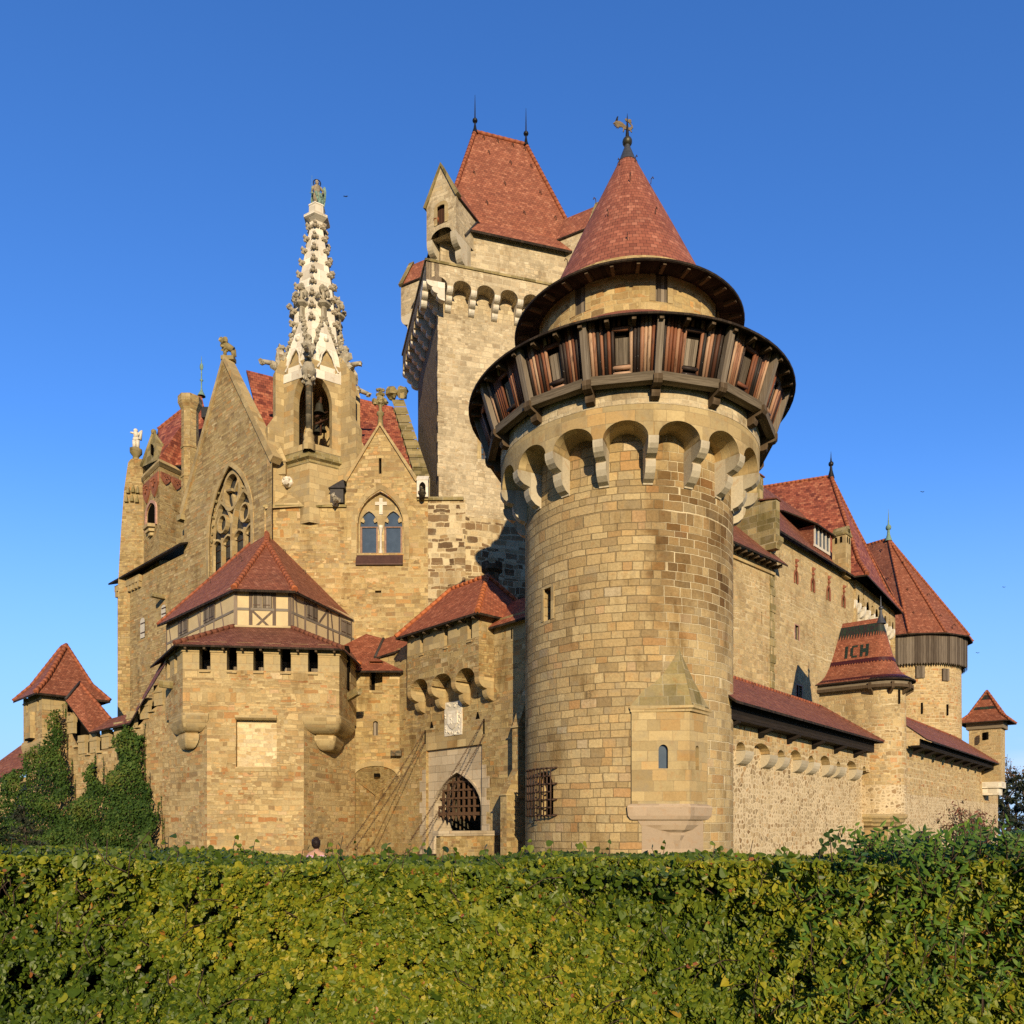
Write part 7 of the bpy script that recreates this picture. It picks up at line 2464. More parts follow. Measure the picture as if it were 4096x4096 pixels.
def build_flank_turret():
    """U-shaped turret straddling the curtain wall."""
    R_ = 1.46
    out = Vector((CW.n[0], CW.n[1], 0)); al = Vector((CW.d[0], CW.d[1], 0))
    base = CW.pt(CW.s(3450), 0, 0)
    c = base + al * R_ + out * 0.5
    T = thing('flank_turret', 'rounded rubble turret on the curtain wall with the letters ICH in its flared tile roof', 'turret', c)
    back = 3.0

    def U(r, z, n=14, bk=back):
        pts = [c - al * r - out * bk]
        pts.append(c - al * r)
        for i in range(1, n):
            t = math.pi * i / n
            pts.append(c - al * r * math.cos(t) + out * r * math.sin(t))
        pts.append(c + al * r); pts.append(c + al * r - out * bk)
        return [p + Vector((0, 0, z)) for p in pts]

    def loft(b, seq, bk=back, mi=0, sm=True):
        for (r0, z0), (r1, z1) in zip(seq, seq[1:]):
            p, q = U(r0, z0, bk=bk), U(r1, z1, bk=bk)
            acc = 0
            for i in range(len(p) - 1):
                l = (p[i + 1] - p[i]).length
                b.poly([p[i], p[i + 1], q[i + 1], q[i]], uv=[(acc, z0), (acc + l, z0), (acc + l, z1), (acc, z1)], sm=sm and 0 < i < len(p) - 2, mi=mi)
                acc += l
    zd_ = lambda y, d=45.6: zd(y, d)
    zbot = zd_(3257); ztop = zd_(2745, 45.2)
    b = MB(); loft(b, [(R_ + .02, zbot), (R_, zd_(3140))]); b.build('lower_wall', M['rubble'], T)
    b = MB(); loft(b, [(R_, zd_(3140)), (R_ * .99, zd_(2900))]); b.build('middle_wall', M['rubble_tan'], T)
    b = MB(); loft(b, [(R_ * .99, zd_(2900)), (R_ * .97, ztop)]); w = b.build('upper_wall', M['palace'], T)
    f = MB(); q = c + out * (R_ * .985) * math.sin(Rd(62)) - al * R_ * .985 * math.cos(Rd(62)); zz = zd_(2782, 45.0)
    f.box(q.x - .05, q.x + .05, q.y - .06, q.y + .06, zz - .45, zz + .35); f.build('arrow_slit', M['dark'], w)
    b = MB(); loft(b, [(R_ + .02, zbot + .02), (R_ + .08, zbot), (R_ + .08, zbot - .16), (R_ + .0, zbot - .27), (R_ - .06, zbot - .28), (R_ - .06, zbot - .40), (R_ - .18, zbot - .5), (R_ - .24, zbot - .51), (R_ - .24, zbot - .64), (R_ - .34, zbot - .72), (.3, zbot - .73)], bk=.6); b.build('moulded_foot', M['dressed'], T)
    # pier and corbel below
    f = MB(); m = CW.M(CW.s(3450) + R_ * 1.15, 0, 0); f.M = m
    f.box(-.38, .38, -.5, .85, -.3, zbot - .72); f.build('pier', M['dressed'], T)
    f = MB(); f.M = CW.M(CW.s(3450) + R_ * .45, 0, 0); f.extrude([(-.1, zbot - .72), (-.1, zbot - 1.5), (.35, zbot - 1.5), (.5, zbot - 1.3), (.55, zbot - 1.1), (.8, zbot - 1.05), (.95, zbot - .72)], -.2, .2, axis='x'); f.build('foot_corbel', M['dressed'], T)
    # sloping buttress in the lee of the turret
    f = MB(); f.M = CW.M(CW.s(3450) + R_ * 2.0, 0, 0)
    f.extrude([(-.4, -.3), (5.5, -.3), (0.0, zbot + .6), (-.4, zbot + .6)], -.1, .9, axis='y') if False else f.prism([(-.2, -.2), (5.2, -.2), (5.2, .55), (-.2, .55)], -.3, zbot + .35, top=[(-.2, -.2), (-.1, -.2), (-.1, .35), (-.2, .35)])
    f.build('sloped_buttress', M['rubble_tan'], T)
    # timber gallery
    zg0, zg1 = zd_(2748, 44.8), zd_(2690, 44.6)
    Rg = R_ + .28
    b = MB(); loft(b, [(R_ * .9, zg0), (Rg, zg0), (Rg, zd_(2715, 45.0) + .02)], sm=False); g = b.build('timber_gallery', M['wood_beam_h'], T)
    b = MB(); loft(b, [(Rg + .03, zg0 + .02), (Rg + .10, zg0 + .02), (Rg + .10, zg0 + .2), (Rg + .03, zg0 + .2)], sm=False); b.build('sill_beam', M['bracket'], g)
    for i in (1, 4, 7, 10, 13, 15):
        p = U(Rg, 0)[i]; q = U(R_ * .9, 0)[i]
        o = (p - q).normalized(); tg = Vector((-o.y, o.x, 0))
        f = MB(); f.M = Matrix(((o.x, tg.x, 0, p.x), (o.y, tg.y, 0, p.y), (0, 0, 1, zg0), (0, 0, 0, 1)))
        f.extrude([(-.45, -.34), (-.3, -.34), (.12, -.06), (.12, .02), (-.45, .02)], -.08, .08, axis='y'); f.box(.0, .13, -.07, .07, 0, .32); f.build('bracket', M['bracket'], g)
    # flared roof with short ridge
    ze = zd_(2715, 45.0)
    zr = zd_(2482, 47.0)
    zr1 = zd(2500, 47.6)
    Re = R_ + .50
    prof = [(Re, 0.0), (Re - .42, .20), (Re - .78, .50), (Re - 1.05, .95), (Re - 1.26, 1.55), (Re - 1.45, 2.2), (Re - 1.62, 2.75), (Re - 1.85, zr - ze)]
    kz = (zr - ze) / 3.35
    prof = [(r, z * kz) for r, z in prof[:-1]] + [prof[-1]]
    b = MB()
    def rings(r, z, k):
        # the round end shrinks towards the finial point, flanks towards the ridge
        return U(max(r, .03), z + ze, bk=2.35)
    pr = [(r, z) for r, z in prof]
    bkz = lambda z: 3.05 - 1.0 * min(1, max(0, z / prof[-1][1])) ** .6
    for (r0, z0), (r1, z1) in zip(pr, pr[1:]):
        p, q = U(max(r0, .05), z0 + ze, bk=bkz(z0)), U(max(r1, .05), z1 + ze, bk=bkz(z1))
        sl = math.hypot(r1 - r0, z1 - z0)
        acc = 0; accq = 0
        for i in range(len(p) - 1):
            b.poly([p[i], p[i + 1], q[i + 1], q[i]], sm=0 < i < len(p) - 2)
    p = U(Re, ze - .08, bk=3.05); q = U(R_ * .8, ze + .12, bk=3.05); e = U(Re, ze, bk=3.05)
    for i in range(len(p) - 1):
        b.poly([p[i], p[i + 1], q[i + 1], q[i]], mi=1); b.poly([e[i], e[i + 1], p[i + 1], p[i]], mi=1)
    # back hip
    for (r0, z0), (r1, z1) in zip(pr, pr[1:]):
        p, q = U(max(r0, .05), z0 + ze, bk=bkz(z0)), U(max(r1, .05), z1 + ze, bk=bkz(z1))
        b.poly([p[-1], p[0], q[0], q[-1]])
    rf = b.build('flared_roof', [M['tile_red2'], M['soffit']], T)
    # bands of glazed tiles
    def bandz(zlo, zhi, mat, zig=True, wall=.03):
        f = MB()
        def rz(z):
            for (r0, z0), (r1, z1) in zip(pr, pr[1:]):
                if z0 <= z <= z1: return r0 + (r1 - r0) * (z - z0) / (z1 - z0)
            return pr[-1][0]
        pA, pB = U(rz(zlo) + wall, zlo + ze, bk=bkz(zlo)), U(rz(zhi) + wall, zhi + ze, bk=bkz(zhi))
        for i in range(len(pA) - 1):
            l = (pA[i + 1] - pA[i]).length; n = max(1, int(l / .15))
            for k in range(n):
                a0, a1 = pA[i].lerp(pA[i + 1], k / n), pA[i].lerp(pA[i + 1], (k + 1) / n)
                b0, b1 = pB[i].lerp(pB[i + 1], k / n), pB[i].lerp(pB[i + 1], (k + 1) / n)
                if zig:
                    m_ = (a0 + a1) / 2
                    f.poly([a0.lerp(b0, .45), m_, a1.lerp(b1, .45), b1, b0], uv=[(k, 0), (k + .5, 0), (k + .9, .3), (k + .9, .9), (k, .9)])
                else:
                    f.poly([a0, a1, b1, b0])
        f.build('glazed_tile_band', mat, rf)
    bandz(.10, .27, M['glaze_red']); bandz(.98 * kz, 1.24 * kz, M['glaze_red']); bandz(2.38 * kz, 3.1 * kz, M['glaze_green'])
    # the letters ICH, laid in green glazed tiles on the left slope
    def lp(u, z):
        for (r0, z0), (r1, z1) in zip(pr, pr[1:]):
            if z0 <= z <= z1:
                r = r0 + (r1 - r0) * (z - z0) / (z1 - z0); break
        return c - al * (r + .03) - out * (1.62 - u) + Vector((0, 0, z + ze))
    f = MB()
    def cell(u0, u1, z0, z1): f.poly([lp(u0, z0), lp(u1, z0), lp(u1, z1), lp(u0, z1)])
    u = -.10; zl, zh = 1.36 * kz, 2.02 * kz
    dz = (zh - zl) / 6
    gl = {'I': ["XX"] * 6, 'C': [".XXXX", "XX...", "XX...", "XX...", "XX...", ".XXXX"], 'H': ["XX..XX", "XX..XX", "XXXXXX", "XXXXXX", "XX..XX", "XX..XX"]}
    cw_ = .080
    f = None
    for ch in 'ICH':
        f = MB()
        for rI, row in enumerate(gl[ch]):
            for k, x in enumerate(row):
                if x == 'X':
                    z1_ = zh - dz * rI; z0_ = z1_ - dz
                    m0 = u + k * cw_
                    cell(m0, m0 + cw_, z0_ + .012, z1_)
        f.build('glazed_letter', M['glaze_letter'], rf)
        u += cw_ * (len(gl[ch][0]) + 1.9)
    f = MB(); fp = c + out * .1
    f.lathe((fp.x, fp.y), [(.30, ze + prof[-1][1] - .35), (.16, ze + prof[-1][1]), (.09, ze + prof[-1][1] + .2), (.07, ze + prof[-1][1] + .5)], 10); f.ball((fp.x, fp.y, ze + prof[-1][1] + .58), .13, 10, 7)
    f.lathe((fp.x, fp.y), [(.05, ze + prof[-1][1] + .65), (.03, ze + prof[-1][1] + 1.0), (.01, ze + prof[-1][1] + 1.3)], 6); f.build('lead_finial', M['lead'], rf)
    # small box bay on its right side
    f = MB(); q = CW.pt(CW.s(3450) + R_ * 2.0 + 0.35, 0, -.2)
    f.M = CW.M(CW.s(3450) + R_ * 2.0 + .45, 0, -.6)
    zq = zd(2785, 47.5)
    f.box(-.5, .75, -.9, .5, zq, zq + 1.0); bb = f.build('box_bay', M['wood_dark'], T)
    f = MB(); f.M = CW.M(CW.s(3450) + R_ * 2.0 + .45, 0, -.6)
    f.roof([[(-.6, .75, zq + .95), (1.05, .75, zq + .95), (1.05, -.9, zq + 1.35), (-.6, -.9, zq + 1.75)]], .08); f.build('bay_roof', [M['tile'], M['soffit']], bb)
    return T


build_flank_turret()


def build_palace():
    T = thing('palace', 'high stone palace block with red tiled roof and small gothic windows behind the curtain wall', 'building', (20, 54, 0))
    d0 = 50.0
    PP = Pl((ray(3078) * d0, d0), (0.69, 0.724))
    s = PP.s
    s1 = s(3430)
    ze = EYE + 18.75
    holes = []
    def win(px, y0, y1, w, kind='rect'):
        x = s(px)
        if kind == 'rect': h = rect(x - w / 2, x + w / 2, PP.z(px, y1), PP.z(px, y0))
        else: h = arch(x - w / 2, x + w / 2, PP.z(px, y1), PP.z(px, y0 + 22), PP.z(px, y0), 'point', n=8, c=.6)
        h['reveal'] = .22; holes.append(h); return h
    goth = [win(3183, 2280, 2334, .5, 'p'), win(3250, 2312, 2368, .54, 'p'), win(3313, 2344, 2402, .56, 'p'), win(3373, 2380, 2430, .56, 'p')]
    sq = win(3188, 2500, 2560, .7); lo2 = win(3197, 2740, 2798, 1.0); thin = win(3118, 2216, 2268, .12)
    mb = MB(); strips(mb, PP.pt, 0, s1, -.3, ze + .1, holes, reveal=.22, ds=4)
    w = mb.build('palace_wall', M['palace'], T)
    for h in holes:
        f = MB(); pane(f, PP.pt, h, -.16); wd = f.build('window', M['glass'] if h in (lo2,) else M['dark_glass'], w)
        if h in goth:
            f = MB(); outline(f, PP.pt, h, .12, -.02, .08); m = (h['a'] + h['b']) / 2; zt = h['top'](m)
            f.tube(PP.pt(m, zt, .05), PP.pt(m, zt + .55, .05), .05); f.lump(PP.pt(m, zt + .6, .06), .15, seed=2); f.lump(PP.pt(m, zt + .25, .06), .12, seed=3)
            f.build('window_surround', M['red_stone'], wd)
            f = MB(); x = m; band(f, PP.pt, [(m, h['zb']), (m, zt)], .05, -.15, .06); f.build('mullion', M['white'], wd)
        elif h is lo2 or h is sq:
            f = MB(); outline(f, PP.pt, h, .13, -.02, .03); f.build('window_surround', M['pinkred'], wd)
            if h is lo2:
                f = MB(); m = (h['a'] + h['b']) / 2; band(f, PP.pt, [(m, h['zb']), (m, h['top'](m))], .15, -.15, .12)
                for k in range(4):
                    z = h['zb'] + (h['top'](m) - h['zb']) * (k + .5) / 4; band(f, PP.pt, [(h['a'], z), (h['b'], z)], .03, -.15, .03)
                f.build('mullion', M['iron'], wd)
    # left corner pier, mossy ashlar
    f = MB(); f.M = PP.M()
    zz = 0; k = 0
    while zz < ze - .4:
        f.box(-.02, .75 if k % 2 else .55, -.3, .03 + .03 * (k % 3), zz, zz + .52); zz += .54; k += 1
    f.build('corner_pier', M['moss_stone'], w)
    # lower block to the left
    LPb = Pl((ray(2930) * 47.0, 47.0), (PP.pt(0, 0).x - ray(2930) * 47.0 + .25, 50.0 - 47.0 + .2))
    l = math.hypot(PP.pt(0, 0).x + .25 - ray(2930) * 47, 3.2)
    zle = LPb.z(3050, 2245)
    hs = []
    x = LPb.s(2960); hh = rect(x - .08, x + .08, LPb.z(2960, 2320), LPb.z(2960, 2300)); 
    x = LPb.s(3047); h3 = rect(x - .07, x + .07, LPb.z(3047, 2497), LPb.z(3047, 2448)); h3['reveal'] = .25
    mb = MB(); strips(mb, LPb.pt, -2, l, -.3, zle + .2, [h3], ds=4); mb.build('low_block_wall', M['palace'], T)
    f = MB()
    a, b = LPb.pt(-2, zle, .7), LPb.pt(l + .5, zle - .05, .8)
    c_, d_ = LPb.pt(l + .3, zle + 3.4, -2.6), LPb.pt(-2, zle + 3.4, -2.6)
    f.roof([[a, b, c_, d_]], .12); r = f.build('low_block_roof', [M['tile_brown'], M['soffit']], T)
    f = MB(); f.M = LPb.M()
    k = 0; x = -1.8
    while x < l + .3:
        f.box(x, x + .12, -.3, .62, zle - .22, zle - .06); x += .75
    f.build('rafter_ends', M['bracket'], r) if False else None
    me_b = MB(); me_b.box(-.06, .06, -.3, .66, -.26, -.06); me = me_b.mesh('rafter_end', M['bracket'])
    x = -1.6
    while x < l + .3:
        link_mesh('rafter_end', me, r, LPb.M(x, zle - .02, 0)); x += .7
    f = MB(); f.M = LPb.M(); f.box(-2, l + .2, -.1, .12, zle - .62, zle - .45); f.build('eave_cornice', M['dressed'], r)
    # stepped gable
    bk = Vector((PP.n[0], PP.n[1], 0)) * -1
    f = MB(); f.M = PP.M()
    steps = [(0.55, 0.0, 2.05), (-.55, 2.05 - .4, 3.9), (-1.6, 3.4, 5.4), (-2.8, 5.0, 7.2)]
    base = ze - 1.3
    prev = .55
    for i, (oo, z0, z1) in enumerate(steps):
        nx = steps[i + 1][0] if i < 3 else -4.4
        f.box(-.25, .28, nx, oo, base, base + 1.1 + z1)
    sg = f.build('stepped_gable', M['moss_stone'], T)
    f = MB(); f.M = PP.M()
    for i, (oo, z0, z1) in enumerate(steps):
        nx = steps[i + 1][0] if i < 3 else -4.4
        f.roof([[(-.34, oo + .08, base + 1.1 + z1), (.36, oo + .08, base + 1.1 + z1), (.36, nx, base + 1.1 + z1 + .22), (-.34, nx, base + 1.1 + z1 + .22)]], .08)
    f.build('step_tiles', [M['ridge'], M['ridge_old']], sg)
    f = MB(); f.M = PP.M(); f.extrude([(.5, base + .2), (.75, base + .5), (.75, base + .75), (.5, base + .75)], -.2, .4, axis='x'); f.build('kneeler', M['moss_stone'], sg)
    # main roof
    zr = EYE + 25.6
    f = MB()
    A, B_ = PP.pt(.28, ze, .55), PP.pt(s1 + .5, ze, .55)
    Cc, D = PP.pt(s1 + .5, zr, -4.6), PP.pt(.28, zr, -4.6)
    mids = [PP.pt(.28, ze + .9, -.5), PP.pt(s1 + .5, ze + .9, -.5)]
    f.roof([[A, B_, mids[1], mids[0]], [mids[0], mids[1], Cc, D]], .14)
    pr = f.build('palace_roof', [M['tile_brown'], M['soffit']], T)
    # hooded dormer
    def rp(u, w, up=0.0):   # point on the roof: u along, w 0..1 up the slope
        return mids[0].lerp(mids[1], u).lerp(D.lerp(Cc, u), w) + Vector((0, 0, up))
    u0, u1 = (s(3265) - .28) / (s1 + .22), (s(3330) - .28) / (s1 + .22)
    zf = PP.z(3290, 2197, -.6)
    f = MB(); f.M = PP.M()
    sa, sb = s(3262, -.6), s(3325, -.6)
    z0_ = PP.z(3290, 2215, -.9); z1_ = z0_ + 1.55
    f.box(sa, sb, -4.0, -.75, z0_ - .3, z1_); dm = f.build('dormer', M['tile_brown'], pr)
    f = MB(); f.M = PP.M()
    f.box(sa + .08, sb - .08, -.76, -.73, z0_ + .2, z1_ - .1); f.build('dormer_pane', M['glass'], dm)
    f = MB(); f.M = PP.M()
    for k in range(5):
        x = sa + .06 + (sb - sa - .24) * k / 4; f.box(x, x + .12, -.75, -.66, z0_ + .1, z1_)
    f.box(sa, sb, -.75, -.67, z0_ + .02, z0_ + .2); f.build('dormer_frame', M['white'], dm)
    f = MB(); f.M = PP.M(); e = .35
    f.roof([[(sa - 1.6, -2.2, z1_ + 1.0), (sa - e, -.35, z1_ - .05), (sb + e, -.35, z1_ - .05), (sb + .5, -4.2, z1_ + 2.0), (sa - .6, -4.2, z1_ + 2.0)]], .1); f.build('dormer_roof', [M['tile_brown'], M['soffit']], dm)
    # stone chimney with a little gable
    f = MB(); q = P(3366, 2230, 59.0); z0_, z1_ = zd(2262, 59), zd(2150, 59)
    Fm = frame((q.x, q.y, 0), math.degrees(math.atan2(PP.d[1], PP.d[0])))
    f.M = Fm
    f.box(-.5, .5, -.5, .5, z0_ - 1, z1_); ch = f.build('chimney', M['dressed'], T)
    f = MB(); f.M = Fm; f.prism([(-.58, -.58), (.58, -.58), (.58, .58), (-.58, .58)], z1_, z1_ + .15); f.prism([(-.55, -.55), (.55, -.55), (.55, .55), (-.55, .55)], z1_ + .15, z1_ + .75, top=[(-.06, -.55), (.06, -.55), (.06, .55), (-.06, .55)]); f.build('chimney_cap', M['moss_stone'], ch)
    f = MB(); f.M = Fm
    for x in (-.25, .12): f.box(x, x + .16, -.52, -.505, z1_ - .55, z1_ - .1)
    for y in (-.25, .12): f.box(-.52, -.505, y, y + .16, z1_ - .55, z1_ - .1)
    f.prism([(-.1, -.57), (.1, -.57), (.1, -.56), (-.1, -.56)], z1_ + .2, z1_ + .5); f.build('smoke_vent', M['dark'], ch)

    # higher house at the right end
    H = thing('gallery_house', 'tall house with steep hipped roof and a row of white corbels at the palace end', 'building', (28, 64, 0))
    Bp = Pl((ray(3424) * 60.3, 60.3), (.63, .776))
    lB = Bp.s(3581) - Bp.s(3424) ; b0 = Bp.s(3424)
    zco = Bp.z(3450, 2418)
    zH = EYE + 18.75
    hs = []
    for px in (3455, 3496, 3530, 3557): 
        x = Bp.s(px); h = rect(x - .18, x + .18, zH - 1.5, zH + .1); h['reveal'] = .3; hs.append(h)
    pf = lobes(.8, zco, 1.75, 2)
    aw = arch_corbel_wall('gallery_wall', Bp, b0, b0 + lB, 0.0, zco, zco + .55, zH + .1, 9, M['palace'], M['pale'], H, [(a - .8, z) for a, z in pf], cw=.42, holes=hs)
    for h in hs:
        f = MB(); pane(f, Bp.pt, h, -.25); f.build('gap_shadow', M['dark'], aw)
    mb = MB(); strips(mb, Bp.pt, b0 + .2, b0 + lB - .2, -.3, zco + .6, o=-.8, reveal=0, ds=4); mb.build('house_wall', M['palace'], H)
    q = [Bp.pt(b0, 0, 0), Bp.pt(b0, 0, -7), Bp.pt(b0 + lB, 0, -7), Bp.pt(b0 + lB, 0, 0)]
    mb = MB()
    for i in (0, 1, 2):
        a, b = q[i], q[i + 1]
        mb.poly([a + Vector((0, 0, 12)), b + Vector((0, 0, 12)), b + Vector((0, 0, zH + .1)), a + Vector((0, 0, zH + .1))])
    mb.build('house_side_wall', M['palace'], H)
    apx = P(3324, 1906, 66.0); far = P(3040, 1951, 68.2)
    e0, e1 = P(3469, 2297, 58.6), P(3612, 2450, 69.1)
    zE = (e0.z + e1.z) / 2; e0.z = zE; e1.z = zE
    eb = e1 + Vector((-7.0, 5.8, 0)); el = e0 + Vector((-12.0, 5.4, 0))
    m0 = e0.lerp(apx, .22) + Vector((0, 0, -.75)); m1 = e1.lerp(apx, .22) + Vector((0, 0, -.75))
    f = MB()
    f.roof([[e0, e1, m1, m0], [m0, m1, apx], [el, e0, m0], [el, m0, apx], [el, apx, far], [e1, eb, apx, m1], [eb, el, far, apx]], .12)
    hr = f.build('house_roof', [M['tile_red'], M['soffit']], H)
    ridges('ridge_tiles', M['ridge'], hr, [(e0, m0, apx, .15), (e1, m1, apx, .12), (apx, far, .12)])
    f = MB(); f.lathe((apx.x, apx.y), [(.3, apx.z - .15), (.13, apx.z + .5), (.09, apx.z + .9)], 8); f.ball((apx.x, apx.y, apx.z + 1.05), .22, 8, 6); f.lathe((apx.x, apx.y), [(.09, apx.z + 1.2), (.04, apx.z + 1.6), (.01, apx.z + 2.1)], 6); f.build('spike_finial', M['black_metal'], hr)
    return T


build_palace()


def build_far_tower():
    d = 76.0
    c = Vector((ray(3608) * d, d, 0))
    T = thing('far_round_tower', 'distant round tower with grey palisade gallery and many sided red roof', 'tower', c)
    zz = lambda y, dd=71: zd(y, dd)
    b = MB(); b.lathe(c, [(5.1, -.3), (5.0, zz(2660)), (4.95, zz(2560))], 48); w = b.build('tower_wall', M['rubble_tan'], T)
    b = MB(); n = 150; Rg = 5.5
    z0, z1 = zz(2655, 70.6), zz(2535, 70.6)
    for k in range(n):
        t0, t1 = 2 * math.pi * k / n, 2 * math.pi * (k + 1) / n
        r = Rg + rng.uniform(-.02, .03); zb = z0 + rng.uniform(-.04, .04)
        p = lambda t, z, r=r: (c.x + r * math.cos(t), c.y + r * math.sin(t), z)
        m = (t0 + t1) / 2
        b.poly([p(t0, zb + .14), p(m, zb - .06), p(t1, zb + .14), p(t1, z1 + .3), p(t0, z1 + .3)], uv=[(k * .22, 0), (k * .22 + .11, 0), (k * .22 + .22, 0), (k * .22 + .22, 3), (k * .22, 3)])
    g = b.build('palisade_gallery', M['palisade'], T)
    b = MB(); b.lathe(c, [(4.9, z0 + .35), (5.45, z0 + .35)], 48); b.build('gallery_floor', M['soffit'], g)
    f = MB()
    for px, py in ((3675, 2690), (3773, 2700)):
        t = math.atan2(ray(px) * 71.4 - c.x, 71.4 - c.y); q = c + Vector((math.sin(t), math.cos(t), 0)) * 5.08
        zq = zz(py); f = MB(); f.M = frame((q.x, q.y, zq), -math.degrees(t) + 0); f.box(-.35, .35, -.1, .1, -.5, .6); f.build('shutter', M['wood_grey'], w)
    for px, py in ((3681, 2833), (3783, 2838)):
        t = math.atan2(ray(px) * 71.4 - c.x, 71.4 - c.y); q = c + Vector((math.sin(t), math.cos(t), 0)) * 5.05
        zq = zz(py); f = MB(); f.M = frame((q.x, q.y, zq), -math.degrees(t)); f.box(-.06, .06, -.1, .1, -.5, .5); f.build('arrow_slit', M['dark'], w)
    # roof: twelve-sided cone to a short ridge
    N = 12; Re = 6.0
    ze = zz(2530, 70.2); za = zd(2156, 76)
    A, B_ = Vector((ray(3554) * 76, 76, za)), Vector((ray(3430) * 78.5, 78.5, za))
    ring = [Vector((c.x + Re * math.cos(2 * math.pi * (k + .3) / N), c.y + Re * math.sin(2 * math.pi * (k + .3) / N), ze)) for k in range(N)]
    f = MB(); pl = []
    for k in range(N):
        p, q = ring[k], ring[(k + 1) % N]
        m = (p + q) / 2
        ap = B_ if m.x < c.x - 3.0 else A
        pl.append([p, q, ap])
    f.roof(pl, .12)
    f.poly([ring[3], A, B_])
    # fill between the two tips
    for k in range(N):
        p, q = ring[k], ring[(k + 1) % N]
        m0 = (ring[k - 1] + p) / 2; m1 = (p + q) / 2
        if (m0.x < c.x - 3.0) != (m1.x < c.x - 3.0):
            f.poly([p, A, B_])
    r = f.build('tower_roof', [M['tile'], M['soffit']], T)
    ridges('hip_tiles', M['ridge'], r, [(m, A if m.x > c.x - 3.2 else B_, .12) for m in ring] + [(A, B_, .12)])
    f = MB(); f.lathe((A.x, A.y), [(.35, za - .2), (.16, za + .4), (.12, za + .9)], 8); f.ball((A.x, A.y, za + 1.1), .28, 8, 6); f.lathe((A.x, A.y), [(.1, za + 1.3), (.05, za + 2.0), (.01, za + 2.9)], 6); f.build('green_finial', M['verdigris'], r)
    hk = MB(); hk.path([(0, 0, 0), (0, -.05, .3), (.1, -.2, .38), (.14, -.24, .2)], .03, n=5); me = hk.mesh('roof_hook', M['iron'])
    for px, py in ((3490, 2190), (3540, 2192), (3604, 2265), (3563, 2308), (3622, 2372), (3672, 2378), (3708, 2392), (3646, 2465), (3704, 2470), (3754, 2478), (3810, 2515)):
        # place on the cone surface
        zq = None
        t = (py - 2156) / (2530 - 2156); dd = 76 - 5.4 * t
        q = P(px, py, dd); link_mesh('roof_hook', me, r, Matrix.Translation(q))

    # little corner turret at the far end of the curtain wall
    q = CW.pt(CW.s(3938), 0, .2)
    E = thing('corner_turret', 'small square turret with green banded pointed roof at the far right end', 'turret', q)
    dq = q.y
    fr = frame((q.x, q.y, 0), math.degrees(math.atan2(CW.d[1], CW.d[0])) )
    zz = lambda y: zd(y, dq - 1)
    f = MB(); f.M = fr; f.prism([(-1.15, -1.3), (1.15, -1.3), (1.15, 1.3), (-1.15, 1.3)], zz(3130), zz(2912)); w = f.build('turret_wall', M['palace'], E)
    f = MB(); f.M = fr; f.prism([(-1.0, -1.1), (1.0, -1.1), (1.0, 1.1), (-1.0, 1.1)], zz(3180), zz(3152)); f.prism([(-1.2, -1.36), (1.2, -1.36), (1.2, 1.36), (-1.2, 1.36)], zz(3152), zz(3128)); f.build('corbel_foot', M['pale'], E)
    f = MB(); f.M = fr; f.prism([(-1.35, -1.5), (1.35, -1.5), (1.35, 1.5), (-1.35, 1.5)], zz(2915), zz(2885)); f.build('timber_collar', M['wood_beam_h'], E)
    f = MB(); q2 = P(3940, 2945, dq - 1.45); f.box(q2.x - .09, q2.x + .09, q2.y - .4, q2.y + .3, q2.z - .35, q2.z + .35); f.build('arrow_slit', M['dark'], w)
    ze, za = zz(2888), zz(2756)
    f = MB(); f.M = fr
    e = [(-2.0, -2.1, ze), (2.0, -2.1, ze), (2.0, 2.1, ze), (-2.0, 2.1, ze)]; m = [(-1.25, -1.3, ze + .75), (1.25, -1.3, ze + .75), (1.25, 1.3, ze + .75), (-1.25, 1.3, ze + .75)]
    t_ = (0, 0, za)
    f.roof([[e[i], e[(i + 1) % 4], m[(i + 1) % 4], m[i]] for i in range(4)] + [[m[i], m[(i + 1) % 4], t_] for i in range(4)], .1)
    r = f.build('pointed_roof', [M['tile'], M['soffit']], E)
    f = MB(); f.M = fr
    mm = lambda u, k: Vector(m[k]).lerp(Vector(t_), u)
    for u0, u1 in ((.20, .32), (.62, .82)):
        for i in range(4):
            j = (i + 1) % 4
            a, b_, c2, d2 = mm(u0, i), mm(u0, j), mm(u1, j), mm(u1, i)
            k = 1.03
            g2 = lambda v: (v.x * k, v.y * k, v.z)
            f.poly([g2(a), g2(b_), g2(c2), g2(d2)])
    f.build('glazed_tile_band', M['glaze_green'], r)
    ridges('hip_tiles', M['ridge'], r, [(fr @ Vector(e[i]), fr @ Vector(m[i]), fr @ Vector(t_), .1) for i in range(4)])


build_far_tower()

# ------------------------------------------------------------------ left curtain wall and its corner turret
LW = Pl((-17.65, 39.75), (-0.812, 0.583))


